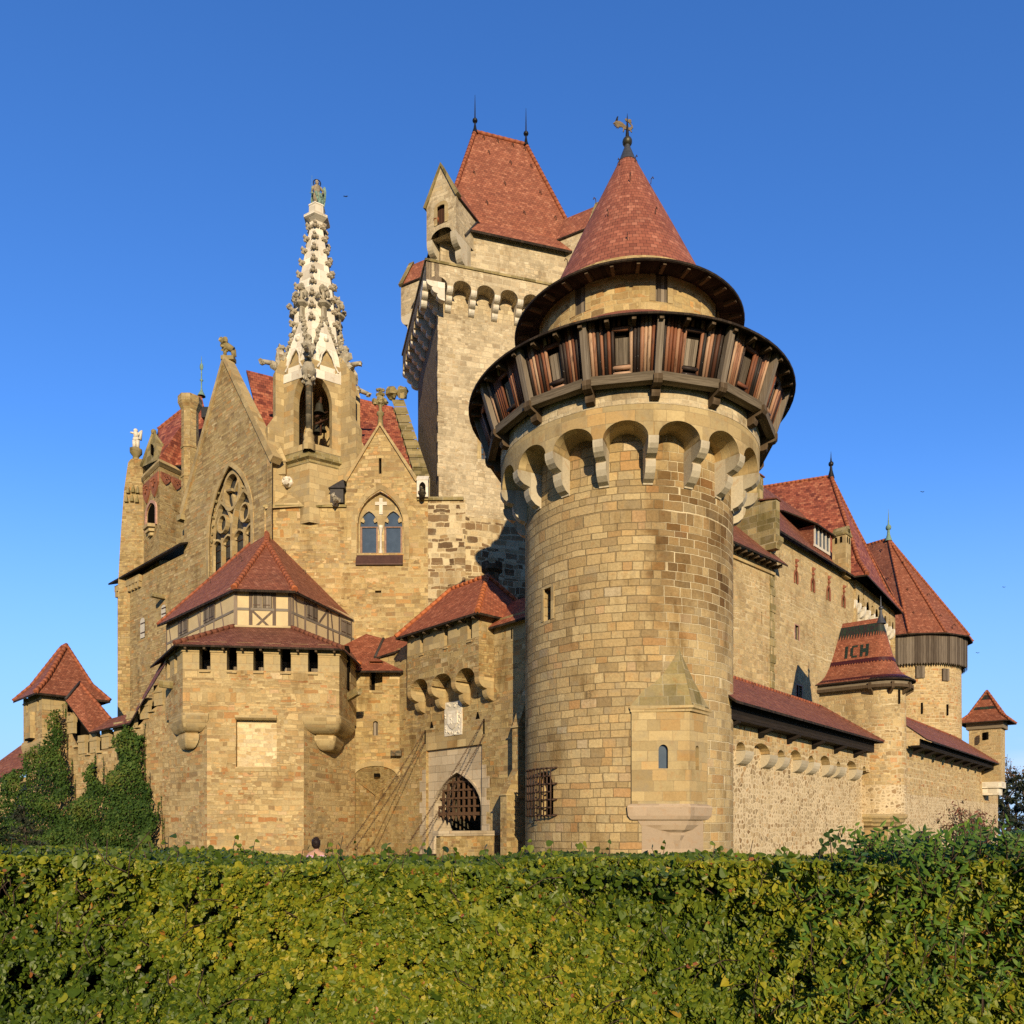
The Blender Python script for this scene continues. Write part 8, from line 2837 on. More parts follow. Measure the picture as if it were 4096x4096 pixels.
def build_left_wall():
    s = LW.s
    T = thing('stepped_wall', 'crenelled left curtain wall with stepped merlons and tiled stair roofs behind the ivy', 'wall', LW.pt(6, 0, 0))
    sE = s(105)
    zm = lambda px, y: LW.z(px, y)
    # top line of the masonry under the merlons, stepping up at both ends (pixel rows read at the sills)
    stepsL = [(660, 2802), (610, 2838), (560, 2898), (515, 2930), (478, 2962), (440, 2985), (400, 3003), (365, 3010), (330, 3012), (318, 2995), (300, 2960), (285, 2930), (272, 2905)]
    tops = [(s(px), zm(px, y)) for px, y in stepsL]
    tops.append((sE, tops[-1][1]))
    tops = [(-1.5, tops[0][1] + .3)] + tops
    def zt(x):
        for (a, za), (b, zb) in zip(tops, tops[1:]):
            if a <= x <= b: return za + (zb - za) * (x - a) / max(1e-6, b - a)
        return tops[-1][1]
    mb = MB(); strips(mb, LW.pt, -1.5, sE, -.3, zt, extra=[a for a, z in tops], reveal=0)
    mb.build('wall_face', M['tan'], T)
    x = s(655); k = 0
    while x < s(275):
        w = .80; h = 1.05
        m = merlon_mesh(w, h, .18)
        link_mesh('merlon', m, T, LW.M(x + w / 2, zt(x + w / 2) - .05, .07))
        f = MB(); f.M = LW.M()
        z = zt(x + w + .2); f.extrude([(-.4, z), (.14, z - .1), (.14, z - .15), (-.4, z - .15)], x + w, x + w + .52, axis='x'); f.build('crenel_sill', M['dressed'], T)
        x += w + .52
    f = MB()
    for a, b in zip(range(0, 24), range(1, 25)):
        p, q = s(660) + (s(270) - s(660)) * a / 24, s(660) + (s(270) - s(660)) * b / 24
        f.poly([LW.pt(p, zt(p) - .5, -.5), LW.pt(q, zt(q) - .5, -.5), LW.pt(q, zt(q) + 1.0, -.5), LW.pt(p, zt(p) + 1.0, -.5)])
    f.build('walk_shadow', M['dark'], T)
    # roofs: level stretch, stair towards the bastion, stair towards the turret
    def rf(name, pts, mat='tile_brown'):
        f = MB(); f.roof([pts], .1); return f.build(name, [M[mat], M['soffit']], T)
    dA, dB = LW.pt(s(515), 0, .5).y, LW.pt(s(362), 0, .5).y
    a, b = P(519, 2890, dA - .3), P(357, 2928, dB - .4)
    c, d = P(440, 2875, dB + 1.5), P(536, 2850, dA + 1.6)
    rf('walk_roof', [a, b, c, d])
    e, f_ = P(668, 2640, LW.pt(s(668), 0, .5).y - .3), P(668, 2610, LW.pt(s(668), 0, .5).y + 1.6)
    rf('stair_roof', [e, a, d, f_])
    g, h_ = P(262, 2800, 44.6), P(320, 2732, 46.2)
    rf('stair_roof', [b, g, h_, c], 'tile')
    ff = MB(); ff.ridge(c, h_, .1); ff.build('ridge_tiles', M['ridge'], T)
    ff = MB(); ff.tube(g + Vector((0, 0, .06)), h_ + Vector((0, 0, .06)), .07, n=6); ff.build('roof_flashing', M['flash'], T)

    # corner turret with pyramid roof, corner towards the viewer
    C = P(168, 2800, 45.6)
    rd = Vector((2.9, 3.3, 0)).normalized(); ld = Vector((-3.6, 3.5, 0)).normalized()
    W1, W2 = 3.2, 3.8
    U = thing('square_turret', 'square corner turret with tall pyramid tile roof and rolled stone base on the left wall', 'turret', (C.x, C.y, 0))
    B = lambda k=0.0: [Vector((C.x, C.y, 0)) - (rd + ld) * k, Vector((C.x, C.y, 0)) + rd * (W1 + k) - ld * k, Vector((C.x, C.y, 0)) + rd * (W1 + k) + ld * (W2 + k), Vector((C.x, C.y, 0)) + ld * (W2 + k) - rd * k]
    zbot, zsil, ztop = zd(2955, 45.6), zd(2838, 45.6), zd(2778, 45.6)
    xy = lambda k: [(p.x, p.y) for p in B(k)]
    f = MB(); f.prism(xy(0), zbot, zsil); w = f.build('turret_wall', M['tan'], U)
    f = MB()
    seq = [(.05, zbot + .04), (.10, zbot - .1), (.10, zbot - .35), (.03, zbot - .62), (-.12, zbot - .82), (-.35, zbot - .93), (-.42, zbot - .96), (-.40, zbot - 1.06), (-.46, zbot - 1.30), (-.62, zbot - 1.48), (-.9, zbot - 1.58), (-1.6, zbot - 1.60)]
    for (k0, z0), (k1, z1) in zip(seq, seq[1:]):
        p, q = B(k0), B(k1)
        for i in range(4):
            j = (i + 1) % 4
            f.poly([p[i] + Vector((0, 0, z0)), p[j] + Vector((0, 0, z0)), q[j] + Vector((0, 0, z1)), q[i] + Vector((0, 0, z1))], sm=False)
    f.build('rolled_base', M['dressed'], U)
    f = MB(); f.prism(xy(-.9), -.3, zbot - 1.3); f.build('turret_shaft', M['tan'], U)
    pr = Pl((C.x, C.y), (rd.x, rd.y)); plf = Pl((C.x, C.y), (ld.x, ld.y))
    h = ztop - zsil + .15
    for pl, l, cuts in ((pr, W1, ((0, .42), (.62, 1))), (plf, W2, ((0, .16), (.26, .74), (.84, 1)))):
        for a0, b0 in cuts:
            link_mesh('merlon', merlon_mesh(l * (b0 - a0), h, .45), U, pl.M(l * (a0 + b0) / 2, zsil, .004))
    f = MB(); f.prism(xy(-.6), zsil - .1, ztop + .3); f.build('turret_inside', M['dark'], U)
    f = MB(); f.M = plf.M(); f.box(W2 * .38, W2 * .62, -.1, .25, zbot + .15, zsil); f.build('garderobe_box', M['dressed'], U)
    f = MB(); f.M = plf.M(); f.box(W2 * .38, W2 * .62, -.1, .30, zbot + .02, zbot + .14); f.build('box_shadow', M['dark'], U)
    ze = ztop + .02
    e = [p + Vector((0, 0, ze)) for p in B(.45)]; m = [p + Vector((0, 0, ze + .95)) for p in B(-.35)]
    cen = (e[0] + e[2]) / 2
    t = P(266, 2582, 48.6); t.x = cen.x * .3 + t.x * .7
    t2 = t + ld * 1.0
    f = MB(); f.roof([[e[0], e[1], m[1], m[0]], [e[3], e[0], m[0], m[3]], [m[0], m[1], t], [m[3], m[0], t, t2], [m[1], e[1], e[2], m[2]], [m[1], m[2], t2, t], [m[2], m[3], t2]], .12)
    r = f.build('pyramid_roof', [M['tile'], M['soffit']], U)
    ridges('hip_tiles', M['ridge'], r, [(e[0], m[0], t, .13), (e[1], m[1], t, .1), (e[3], m[3], t2, .1), (t, t2, .11)])
    # far stretch of wall beyond the turret
    V = thing('far_left_wall', 'short crenelled wall with brown lean-to roof beyond the square turret', 'wall', P(60, 3300, 50))
    FL = Pl((ray(130) * 48.0, 48.0), (-.86, .5))
    z0 = FL.z(60, 3150)
    f = MB(); strips(f, FL.pt, -5, FL.s(-60), -.3, z0, reveal=0); f.build('wall_face', M['tan'], V)
    x = FL.s(100)
    while x < FL.s(-60):
        link_mesh('merlon', merlon_mesh(.8, .95, .4), V, FL.M(x, z0 - .35, .1)); x += 1.25
    f = MB(); f.roof([[FL.pt(FL.s(112), z0 + .62, .6), FL.pt(FL.s(-60), z0 + .62, .6), FL.pt(FL.s(-60), z0 + 3.0, -2.2), FL.pt(FL.s(112), z0 + 3.0, -2.2)]], .12); f.build('wall_roof', [M['tile_brown'], M['soffit']], V)


build_left_wall()

# ------------------------------------------------------------------ plants
SHAPES = {
    'oval': [(0, 0), (.20, .10), (.34, .32), (.36, .55), (.24, .80), (0, 1.0)],
    'lobed': [(0, 0), (.10, .10), (.34, .22), (.22, .38), (.46, .56), (.26, .66), (.20, .92), (0, 1.0)],
    'heart': [(0, .04), (.16, 0), (.36, .12), (.42, .34), (.28, .66), (0, 1.0)],
    'lance': [(0, 0), (.10, .15), (.16, .40), (.13, .68), (0, 1.0)],
    'ivy': [(0, .05), (.22, 0), (.50, .22), (.30, .40), (.28, .60), (0, 1.0)],
    'needle': [(0, 0), (.06, .2), (.05, .8), (0, 1.0)],
}


def leaves(name, pos, nrm, size, tint, shape, mat, parent=None, tilt=0.7, droop=0.5, fold=0.25):
    """Leaf blades at pos, faces roughly along nrm; two folded halves each. One mesh."""
    N = len(pos)
    half = np.array(SHAPES[shape])
    k = len(half)
    nr = nrm + npr.normal(0, tilt, (N, 3))
    nr /= np.linalg.norm(nr, axis=1, keepdims=True) + 1e-9
    up = npr.normal(0, 1.0, (N, 3)); up[:, 2] -= droop
    up -= nr * (up * nr).sum(1, keepdims=True)
    up /= np.linalg.norm(up, axis=1, keepdims=True) + 1e-9
    sd = np.cross(nr, up)
    fo = fold * (0.5 + npr.random(N))
    curl = npr.normal(0.0, 0.16, N)
    V = []
    for sg in (1, -1):
        x = half[:, 0] * sg; y = half[:, 1]
        z = -np.abs(x)[None, :] * fo[:, None] + (y ** 2)[None, :] * curl[:, None]
        v = pos[:, None, :] + size[:, None, None] * (sd[:, None, :] * x[None, :, None] + up[:, None, :] * (y - .3)[None, :, None] + nr[:, None, :] * z[:, :, None])
        V.append(v)
    V = np.concatenate(V, axis=1).reshape(-1, 3).astype(np.float32)      # per leaf 2k verts
    loops = np.arange(N * 2 * k, dtype=np.int32).reshape(N * 2, k)
    loops[1::2] = loops[1::2, ::-1]
    me = bpy.data.meshes.new(name)
    me.vertices.add(len(V)); me.vertices.foreach_set('co', V.ravel())
    me.loops.add(N * 2 * k); me.loops.foreach_set('vertex_index', loops.ravel())
    me.polygons.add(N * 2)
    me.polygons.foreach_set('loop_start', np.arange(0, N * 2 * k, k, dtype=np.int32))
    at = me.attributes.new('tint', 'FLOAT', 'POINT')
    at.data.foreach_set('value', np.repeat(tint.astype(np.float32), 2 * k))
    me.materials.append(mat)
    me.update(calc_edges=True)
    o = link_mesh(name, me, parent)
    o['kind'] = 'stuff'
    return o


def vnoise(p, sc, seed=0):
    """Cheap smooth noise on points, 0..1."""
    g = np.random.default_rng(seed)
    out = np.zeros(len(p))
    for i in range(6):
        d = g.normal(0, 1, 3); d /= np.linalg.norm(d)
        out += np.sin(p @ d * sc * (0.7 + .3 * i) + g.uniform(0, 6.28))
    return 0.5 + out / 6.0


def build_hedge():
    T = thing('hedge', 'long clipped mixed hedge with yellowing leaves along the bottom of the view', 'hedge', (0, 4.1, 0))
    X = 4.3
    def front(x, z):
        return 3.55 + .10 * np.sin(x * 1.7 + 1) + .07 * np.sin(x * 4.3 + z * 3) + .05 * np.sin(z * 7 + x * 2)
    def topz(x):
        return 1.862 + .012 * np.sin(x * 2.3) + .01 * np.sin(x * 6.1) + np.where(x > 1.5, (x - 1.5) * .035, 0) + np.where(x < -1.4, (-1.4 - x) * .035, 0)
    # twiggy dark inside
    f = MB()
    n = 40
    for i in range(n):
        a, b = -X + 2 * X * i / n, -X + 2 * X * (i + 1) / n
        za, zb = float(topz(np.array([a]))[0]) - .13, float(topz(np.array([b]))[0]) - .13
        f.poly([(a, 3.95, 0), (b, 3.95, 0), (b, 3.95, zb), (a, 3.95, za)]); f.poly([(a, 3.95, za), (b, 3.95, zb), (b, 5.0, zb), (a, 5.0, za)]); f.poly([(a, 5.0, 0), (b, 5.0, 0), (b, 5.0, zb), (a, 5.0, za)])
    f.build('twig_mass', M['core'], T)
    # leaves, in three zones along the hedge
    def face_pts(N, x0, x1, z0, z1):
        x = npr.uniform(x0, x1, N); z = z0 + (z1 - z0) * npr.random(N)
        tz = topz(x); z = np.minimum(z, tz)
        c3 = vnoise(np.stack([x, z * 0, z], 1), 26.0, 31) + .5 * (vnoise(np.stack([x, z * 0, z], 1), 11.0, 33) - .5)
        dep = npr.exponential(.045, N) + .16 * np.clip(.75 - c3, 0, 1)
        dep = np.minimum(dep, .36)
        y = front(x, z) + dep
        return np.stack([x, y, z], 1), np.tile(np.array([0.1, -1.0, .35]), (N, 1))
    def top_pts(N, x0, x1):
        x = npr.uniform(x0, x1, N); y = npr.uniform(3.6, 5.0, N)
        z = topz(x) - np.minimum(npr.exponential(.03, N), .14) - np.maximum(0, 3.85 - y) * .16
        return np.stack([x, y, z], 1), np.tile(np.array([0.0, -1.0, .55]), (N, 1))
    zones = [(-X, -1.45, 'oval', .022, .12), (-1.7, .55, 'lobed', .0235, .34), (.2, 2.4, 'heart', .025, .24), (1.9, X, 'oval', .027, .14)]
    for x0, x1, shp, sz, yel in zones:
        w = x1 - x0
        for part, N in (('face', int(w * 30000)), ('low', int(w * 1500)), ('top', int(w * 7000))):
            if part == 'face': p, nn = face_pts(N, x0, x1, .98, 1.92)
            elif part == 'low': p, nn = face_pts(N, x0, x1, 0.0, 1.0)
            else: p, nn = top_pts(N, x0, x1)
            patch = vnoise(p, 2.2, 3); fine = vnoise(p, 7.0, 9)
            t = .11 + .38 * patch + .2 * fine + npr.normal(0, .17, N) + (yel - .18) * .45
            if part == 'top': t -= .10
            t = np.where(npr.random(N) < .010, npr.uniform(.93, 1.0, N), np.clip(t, 0, .88))
            s_ = sz * npr.lognormal(0, .28, N)
            s_ = np.where(npr.random(N) < .05, s_ * 1.7, s_)
            keep = ~((vnoise(p, 34.0, 21) < .22) & (p[:, 1] < front(p[:, 0], p[:, 2]) + .20))
            leaves('foliage', p[keep], nn[keep], s_[keep], t[keep], shp, M['hedge_leaf'], T, tilt=.95)
    # stray shoots above the clipped top
    f = MB(); pp = []; 
    g = random.Random(8)
    for k in range(150):
        x = g.uniform(-2.6, 2.7); y = g.uniform(3.7, 4.9); z = float(topz(np.array([x]))[0]) - .05
        h = g.choice((.04, .06, .08, .10, .13)); dx = g.uniform(-.04, .04)
        f.tube((x, y, z), (x + dx, y, z + h), .003, .002, 4)
        for q in range(4):
            pp.append((x + dx * q / 3 + g.uniform(-.02, .02), y + g.uniform(-.02, .02), z + h * (q + .5) / 3.4))
    tag(f.build('shoots', M['twig'], T), None, kind='stuff')
    pp = np.array(pp); N = len(pp)
    leaves('shoot_leaves', pp, np.tile(np.array([0, -1., .4]), (N, 1)), .034 * npr.lognormal(0, .25, N), np.clip(npr.normal(.35, .2, N), 0, .85), 'heart', M['hedge_leaf'], T)
    # bare twigs and climbing stems showing through
    f = MB()
    for k in range(150):
        x = g.uniform(-2.8, 2.8); z = g.uniform(1.05, 1.86); y = float(front(np.array([x]), np.array([z]))[0]) + g.uniform(-.03, .08)
        a = g.uniform(-1.2, 1.2); l = g.uniform(.06, .22)
        f.path([(x, y, z), (x + math.sin(a) * l * .5, y - g.uniform(0, .03), z + math.cos(a) * l * .45), (x + math.sin(a + .3) * l, y, z + math.cos(a + .3) * l)], .0028, .0018, 4)
    tag(f.build('bare_twigs', M['twig'], T), None, kind='stuff')
    # elder shoots pushing through on the right
    E = thing('elder_shrub', 'bright green elder shoots growing through the right end of the hedge', 'shrub', (2.3, 4.0, 0))
    pos = []; nor = []; f = MB()
    for k in range(380):
        x = g.uniform(1.25, 3.4); 
        up_ = g.random() < .45
        if x < 1.75 and up_: x += .5
        y = g.uniform(3.45, 4.4) if up_ else 3.45 + g.uniform(-.05, .1)
        z = (1.87 + (x - 1.5) * .05 + g.uniform(-.05, .05)) if up_ else g.uniform(1.15, 1.9)
        if not up_ and x < 1.7 and g.random() < .6: continue
        d = Vector((g.uniform(-.5, .5), g.uniform(-.6, .0), g.uniform(.3, 1))).normalized()
        l = g.uniform(.07, .13)
        f.tube((x, y, z), Vector((x, y, z)) + d * l, .003, .0015, 4)
        sd = d.cross(Vector((0, 1, .2))).normalized()
        for q in range(3):
            for sg in (-1, 1):
                pos.append(Vector((x, y, z)) + d * l * (.35 + .28 * q) + sd * sg * .022); nor.append((g.uniform(-.3, .3), -.8, .6))
        pos.append(Vector((x, y, z)) + d * (l + .02)); nor.append((0, -.7, .6))
    tag(f.build('stems', M['twig'], E), None, kind='stuff')
    pos = np.array([tuple(p) for p in pos]); N = len(pos)
    leaves('foliage', pos, np.array(nor), .046 * npr.lognormal(0, .2, N), np.clip(npr.normal(.5, .22, N), 0, 1), 'lance', M['elder_leaf'], E, tilt=.45, droop=.1)
    # dark heart-leaved sprig sticking up over the hedge
    q = P(3330, 3385, 3.9)
    S = thing('ivy_sprig', 'dark sprig with rounded leaves standing above the hedge before the pale wall', 'sprig', q)
    f = MB(); f.path([q - Vector((0, 0, .12)), q + Vector((-.01, 0, .02)), q + Vector((-.02, 0, .06))], .003, .002, 5); f.build('stem', M['twig'], S)
    o = [(-.03, .06), (.0, .075), (-.045, .03), (.015, .045), (-.02, .015), (.02, .01), (.05, .0), (.06, .03), (-.03, -.01), (.04, -.02), (.0, .03)]
    pos = np.array([(q.x + a, q.y + .01 * (i % 3), q.z + b) for i, (a, b) in enumerate(o)]); N = len(pos)
    leaves('sprig_leaves', pos, np.tile(np.array([0, -1., .3]), (N, 1)), np.full(N, .036), np.full(N, .05), 'heart', M['ivy_leaf'], S, tilt=.4)


build_hedge()


def in_poly(x, y, poly):
    inside = np.zeros(len(x), bool)
    n = len(poly)
    for i in range(n):
        x0, y0 = poly[i]; x1, y1 = poly[(i + 1) % n]
        c = ((y0 > y) != (y1 > y)) & (x < (x1 - x0) * (y - y0) / ((y1 - y0) + 1e-12) + x0)
        inside ^= c
    return inside


def build_ivy(label, outl, dens=330, thick=.9):
    """Ivy over the left wall; outline in wall coordinates, thicker towards the ground."""
    poly = [(LW.s(px), LW.z(px, py)) for px, py in outl]
    poly = [(s, z) for s, z in poly]
    xs = [p[0] for p in poly]; zs = [p[1] for p in poly]
    T = thing('ivy', label, 'ivy', LW.pt((min(xs) + max(xs)) / 2, 0, .4), 'ivy on the left wall')
    A = (max(xs) - min(xs)) * (max(zs) - min(zs))
    N = int(A * dens)
    s = npr.uniform(min(xs), max(xs), N); z = npr.uniform(min(zs), max(zs), N)
    wob = (vnoise(np.stack([s * 3, z * 0, z * 1.2], 1), 1.6, 4) - .5) * .30
    m = in_poly(s + wob, z + wob * .5, poly)
    s, z = s[m], z[m]; N = len(s)
    h = np.clip(1 - (z / max(zs)), 0, 1)
    b = vnoise(np.stack([s, z * .8, z * 0], 1), 2.6, 6)
    o = .12 + thick * h * (.35 + .9 * b) + .25 * b + npr.normal(0, .09, N)
    o = np.maximum(o, .04) + np.clip((s - LW.s(300)) / (LW.s(165) - LW.s(300)), 0, 1) * 1.1
    d = np.array([LW.d[0], LW.d[1], 0]); n_ = np.array([LW.n[0], LW.n[1], 0])
    pos = np.array([LW.o[0], LW.o[1], 0]) + s[:, None] * d + o[:, None] * n_ + np.stack([s * 0, s * 0, z], 1)
    nr = np.tile(n_ + np.array([0, 0, .45]), (N, 1))
    t = np.clip(.2 + .6 * b + npr.normal(0, .16, N) + np.where(z > max(zs) * .6, .1, 0), 0, .98)
    leaves('foliage', pos, nr, .125 * npr.lognormal(0, .25, N), t, 'ivy', M['ivy_leaf'], T, tilt=.6, droop=1.2)
    # climbing stems and tendrils running up beyond the leaves
    f = MB(); g = random.Random(len(outl))
    pp = []
    for px, py in outl:
        if py > 3330: continue
        for k in range(2):
            s0, z0 = LW.s(px) + g.uniform(-.3, .3), LW.z(px, py) - .4
            l = g.uniform(.5, 1.3); dx = g.uniform(-.15, .15)
            f.path([LW.pt(s0, z0 - .6, .06), LW.pt(s0 + dx * .5, z0 + l * .5, .05), LW.pt(s0 + dx, z0 + l, .05)], .018, .008, 4)
            for q in range(9): pp.append(tuple(LW.pt(s0 + dx * q / 9 + g.uniform(-.06, .06), z0 + l * q / 9, .08)))
    tag(f.build('stems', M['twig'], T), None, kind='stuff')
    pp = np.array(pp); N = len(pp)
    leaves('tendril_leaves', pp, np.tile(n_ + np.array([0, 0, .3]), (N, 1)), .10 * npr.lognormal(0, .2, N), np.clip(npr.normal(.6, .2, N), 0, 1), 'ivy', M['ivy_leaf'], T)


build_ivy('tall dark ivy climbing beside the square turret at the far left', [(75, 3420), (105, 3220), (140, 3100), (180, 3075), (222, 2985), (245, 2920), (262, 2850), (272, 2838), (278, 2920), (274, 2970), (300, 3060), (312, 3160), (300, 3230), (330, 3290), (335, 3420)])
build_ivy('low middle ivy hump with one upright point between the two tall ivies', [(300, 3420), (318, 3230), (365, 3160), (372, 3085), (388, 3050), (410, 3090), (428, 3130), (450, 3150), (470, 3420)], thick=1.3)
build_ivy('tallest ivy mass with ragged right edge against the bastion corner', [(440, 3420), (458, 3190), (486, 3070), (492, 2990), (480, 2965), (508, 2930), (528, 2890), (546, 2930), (585, 2945), (584, 3010), (592, 3070), (612, 3140), (640, 3220), (662, 3300), (690, 3420)], thick=.6)


def conifer(name, label, p, h, r, mat, n, grp=None, boughs=16, bare=.1, cat='tree', lf=.4):
    T = thing(name, label, cat, p, grp)
    f = MB(); g = random.Random(int(p[0] * 10 + p[1]))
    f.path([(p[0], p[1], p[2]), (p[0] + .1, p[1], p[2] + h * .5), (p[0], p[1], p[2] + h * .97)], h * .022, h * .005, 7)
    P_ = []; Nn = []
    for k in range(boughs):
        z = p[2] + h * (bare + (1 - bare) * (k + g.random()) / boughs)
        u = (z - p[2]) / h
        l = r * (1 - u) ** .75 * g.uniform(.75, 1.15) + .15
        a = g.uniform(0, 6.28)
        e = Vector((p[0] + math.cos(a) * l, p[1] + math.sin(a) * l, z + g.uniform(-.1, .12) * l))
        f.tube((p[0], p[1], z), e, .03 + .012 * l, .012, 5)
        m = int(n / boughs)
        for q in range(m):
            t = g.random() ** .6
            c = Vector((p[0], p[1], z)).lerp(e, t)
            P_.append((c.x + g.gauss(0, .16 * l * .6), c.y + g.gauss(0, .16 * l * .6), c.z + g.gauss(0, .07 * l) - .05)); Nn.append((g.gauss(0, 1), g.gauss(0, 1), 1.2))
    f.build('trunk', M['bark'], T)
    P_ = np.array(P_); N = len(P_)
    leaves('crown', P_, np.array(Nn), lf * npr.lognormal(0, .3, N), np.clip(npr.normal(.5, .28, N), 0, 1), 'lance', mat, T, tilt=.8)
    return T


def bare_tree(name, label, p, h, seed, leafy=260, spread=.55):
    T = thing(name, label, 'tree', p, 'trees beyond the castle')
    g = random.Random(seed); f = MB(); tips = []
    def grow(q, d, l, r, k):
        e = q + d * l
        f.tube(q, e, r, r * .62, 6 if k < 2 else 4)
        if k >= 5:
            tips.append(e); return
        for _ in range(3 if k < 4 else 2):
            nd = (d + Vector((g.gauss(0, spread), g.gauss(0, spread), g.gauss(.12, spread * .5)))).normalized()
            grow(q.lerp(e, g.uniform(.6, 1.0)), nd, l * g.uniform(.62, .82), r * .6, k + 1)
        if k >= 3: tips.append(e)
    grow(Vector(p), Vector((0, 0, 1)), h * .30, h * .022, 0)
    f.build('trunk', M['bark'], T)
    sel = [tips[g.randrange(len(tips))] for _ in range(leafy)]
    P_ = np.array([(t.x + g.gauss(0, .25), t.y + g.gauss(0, .25), t.z + g.gauss(0, .25)) for t in sel]); N = len(P_)
    leaves('crown', P_, np.tile(np.array([0, -1., .4]), (N, 1)), .22 * npr.lognormal(0, .3, N), npr.random(N), 'oval', M['rust_leaf'], T)


# trees beyond the right end of the wall
for i, (px, d, h, lab) in enumerate(((4010, 96, 7.6, 'dark conifer standing closest to the end of the curtain wall'), (4062, 100, 9.0, 'dark conifer beside the right edge of the picture'), (4120, 94, 9.4, 'dark conifer cut off by the right edge of the picture'), (4195, 99, 9.0, 'dark conifer just outside the right edge'))):
    conifer('conifer', lab, (ray(px) * d, d, -.1), h, 3.4, M['dark_leaf'], 2200, 'trees beyond the castle', boughs=30, bare=.0)
for i, (px, d, h, lab) in enumerate(((4035, 112, 15.5, 'bare branched tree with rust leaves rising behind the conifers'), (4105, 118, 16.5, 'bare tree at the right edge behind the conifers'))):
    bare_tree('bare_tree', lab, (ray(px) * d, d, -.1), h, i + 4)
# pine at the left edge
conifer('pine_tree', 'pine with sparse dark boughs at the left edge before the ivy', (ray(-70) * 26, 26, -.1), 4.1, 1.25, M['pine_leaf'], 2600, None, boughs=24, bare=.15, lf=.13)
conifer('young_pine', 'low dark young pine tucked against the ivy at left', (ray(95) * 33, 33, -.1), 3.0, 1.1, M['dark_leaf'], 2600, None, boughs=24, bare=.0, lf=.15)


def red_shrub():
    q = Vector((ray(3880) * 24, 24, 0))
    T = thing('red_leaved_shrub', 'open shrub with reddened hanging leaves in front of the curtain wall end', 'shrub', q)
    f = MB(); g = random.Random(5); pts = []
    for k in range(46):
        a = g.uniform(0, 6.28); l = g.uniform(.3, 1.0)
        top = Vector((q.x + math.cos(a) * l * .95, q.y + math.sin(a) * l * .8, g.uniform(2.0, 2.95) - l * .35))
        mid = q.lerp(top, .55) + Vector((0, 0, .35))
        f.path([q + Vector((0, 0, .2)), mid, top], .014, .005, 4)
        for t in range(34):
            u = g.uniform(.35, 1.0); c = (mid.lerp(top, (u - .35) / .65))
            pts.append((c.x + g.gauss(0, .10), c.y + g.gauss(0, .10), c.z + g.gauss(0, .06)))
    f.build('branches', M['twig'], T)
    pts = np.array(pts); N = len(pts)
    leaves('foliage', pts, np.tile(np.array([0, -.8, .7]), (N, 1)), .10 * npr.lognormal(0, .25, N), npr.random(N), 'lance', M['autumn_leaf'], T, tilt=.5, droop=1.3)


red_shrub()


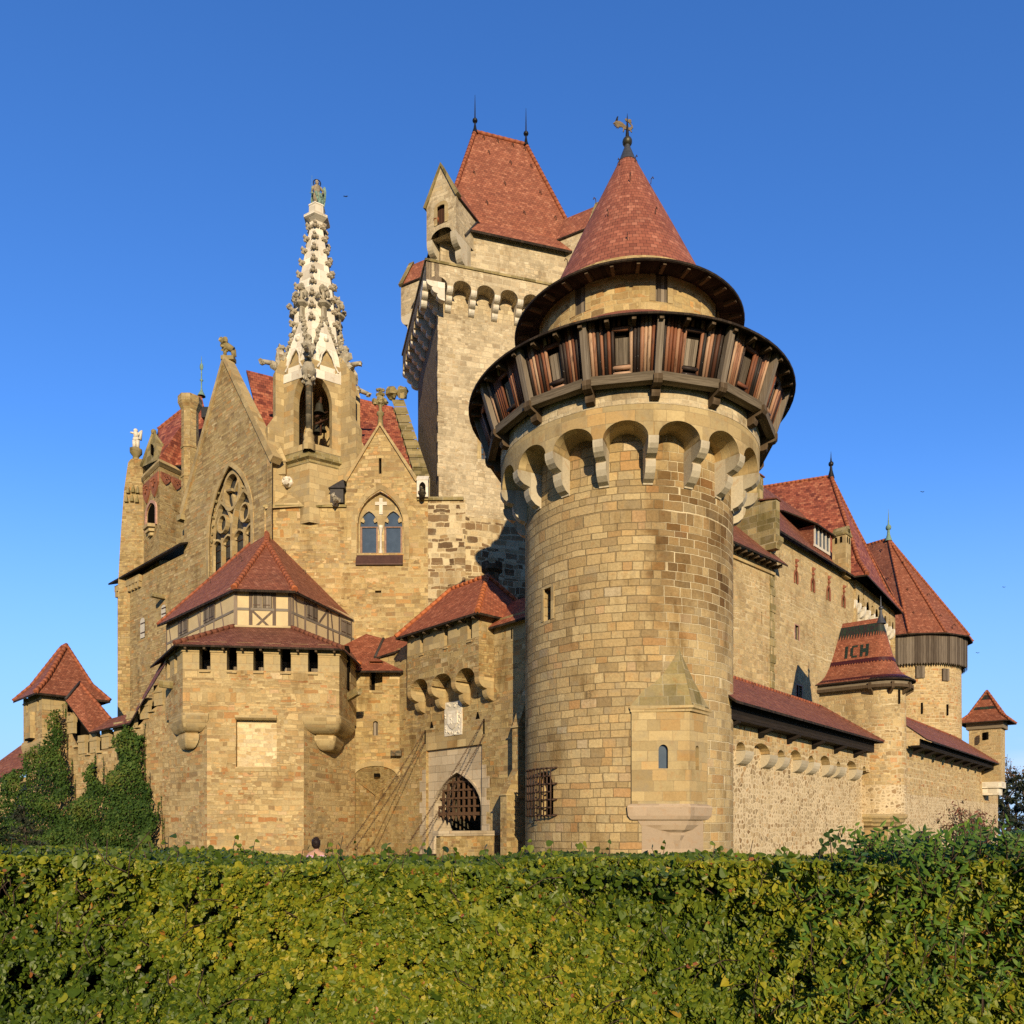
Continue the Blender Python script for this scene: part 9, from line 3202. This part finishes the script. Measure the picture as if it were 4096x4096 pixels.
# ------------------------------------------------------------------ people and birds
def person(label, p, face, h, shirt, hairmat, cap=False):
    T = thing('person', label, 'person', p)
    k = h / 1.75
    R3 = Matrix.Translation(Vector(p)) @ Matrix.Rotation(Rd(face), 4, 'Z') @ Matrix.Scale(k, 4)
    V = [(0, 0, .95), (0, 0, 1.12), (0, .0, 1.32), (0, .01, 1.43), (0, -.01, 1.50), (0, -.015, 1.545),
         (.10, 0, .90), (.11, -.01, .50), (.11, .02, .09), (.11, -.13, .03), (-.10, 0, .90), (-.11, -.01, .50), (-.11, .02, .09), (-.11, -.13, .03),
         (.19, .01, 1.39), (.25, .03, 1.10), (.24, -.06, .86), (.24, -.09, .77), (-.19, .01, 1.39), (-.25, .03, 1.10), (-.24, -.06, .86), (-.24, -.09, .77)]
    E = [(0, 1), (1, 2), (2, 3), (3, 4), (4, 5), (0, 6), (6, 7), (7, 8), (8, 9), (0, 10), (10, 11), (11, 12), (12, 13), (3, 14), (14, 15), (15, 16), (16, 17), (3, 18), (18, 19), (19, 20), (20, 21)]
    r = [.15, .135, .155, .12, .058, .058, .095, .062, .045, .035, .095, .062, .045, .035, .065, .046, .034, .03, .065, .046, .034, .03]
    def skin(name, grow, idx=None, mat=None, parent=None):
        me = bpy.data.meshes.new(name)
        keep = idx or list(range(len(V)))
        mp = {v: i for i, v in enumerate(keep)}
        me.from_pydata([R3 @ Vector(V[i]) for i in keep], [(mp[a], mp[b]) for a, b in E if a in mp and b in mp], [])
        o = bpy.data.objects.new(name, me); COL.objects.link(o)
        sm = o.modifiers.new('skin', 'SKIN'); sm.use_smooth_shade = True
        for i, v in enumerate(keep):
            sv = me.skin_vertices[0].data[i]; rr = (r[v] + grow) * k; sv.radius = (rr, rr * (.72 if v in (0, 1, 2, 3) else 1)); sv.use_root = (i == 0)
        ss = o.modifiers.new('sub', 'SUBSURF'); ss.levels = 2; ss.render_levels = 2
        dg = bpy.context.evaluated_depsgraph_get()
        nm = bpy.data.meshes.new_from_object(o.evaluated_get(dg)); nm.name = name
        bpy.data.objects.remove(o); bpy.data.meshes.remove(me)
        nm.materials.clear(); nm.materials.append(mat)
        return link_mesh(name, nm, parent)
    body = skin('body', 0, None, M['skin'], T)
    b = MB(); b.M = R3
    b.ball((0, -.01, 1.645), .105, 18, 14, (.80, .98, 1.18)); b.ball((0, -.112, 1.635), .018, 8, 6, (.8, 1, 1.3)); b.ball((.088, .0, 1.64), .03, 8, 6, (.4, .8, 1.2)); b.ball((-.088, .0, 1.64), .03, 8, 6, (.4, .8, 1.2)); b.ball((0, -.06, 1.565), .055, 10, 8, (.9, .9, .7))
    # join head and body into one figure
    hd = b.mesh('head', M['skin'])
    bm = bmesh.new(); bm.from_mesh(body.data); bm.from_mesh(hd); bm.to_mesh(body.data); bm.free()
    for q in body.data.polygons: q.use_smooth = True
    skin('shirt', .022, [1, 2, 3, 14, 15, 18, 19], shirt, T)
    skin('trousers', .02, [0, 6, 7, 8, 10, 11, 12], M['blue_cloth'], T)
    b = MB(); b.M = R3
    if cap:
        b.ball((0, .0, 1.70), .135, 18, 12, (.92, 1.05, .95)); b.ball((0, -.13, 1.675), .09, 12, 6, (.9, 1.0, .15)); b.build('cap', hairmat, T)
    else:
        g = random.Random(3)
        b.ball((0, .028, 1.668), .122, 18, 14, (.88, .92, 1.12))
        for _ in range(40):
            a = g.uniform(0, 6.28); e = g.uniform(-.1, 1.4)
            d = Vector((math.cos(a) * math.cos(e) * .10, .028 + math.sin(a) * math.cos(e) * .105, math.sin(e) * .13))
            if d.y < -.02 and d.z < .07: continue
            b.lump((d.x, d.y, 1.668 + d.z), .03, seed=_, n=6, m=4, amp=.2)
        b.build('hair', hairmat, T)
    return T


person('person in a pale pink shirt with short dark hair walking away behind the hedge', (ray(1266) * 18.8, 18.8, -.02), 170, 1.71, M['pink_cloth'], M['hair'])
person('person in a dark navy cap almost hidden behind the hedge at right', (ray(3687) * 16.5, 16.5, -.02), 10, 1.86, M['pink_cloth'], M['navy_cap'], True)

for px, py, d, lab in ((1382, 786, 60, 'tiny bird flying right of the angel statue'), (3690, 1968, 70, 'bird flying in the open sky above the far round tower'), (3911, 2612, 75, 'bird flying low at right beside the far tower roof'), (4016, 2349, 80, 'faint bird highest up near the right edge')):
    q = P(px, py, d); b = MB()
    q0 = q; b.M = Matrix.Translation(q) @ Matrix.Scale(.45, 4) @ Matrix.Translation(-q); b.ball(q, .10, 8, 6, (1.0, .7, .7))
    for sg in (-1, 1):
        w = [q + Vector((sg * .02, -.06, .03)), q + Vector((sg * .30, .02, .16)), q + Vector((sg * .42, .10, .10)), q + Vector((sg * .02, .10, .02))]
        b.poly(w); b.poly([v + Vector((0, 0, .015)) for v in w])
    b.tube(q + Vector((.05, .03, 0)), q + Vector((.2, .08, .0)), .05, .02, 6)
    o = b.build('flying_bird', M['feather']); tag(o, lab, 'bird', 'birds in the sky')
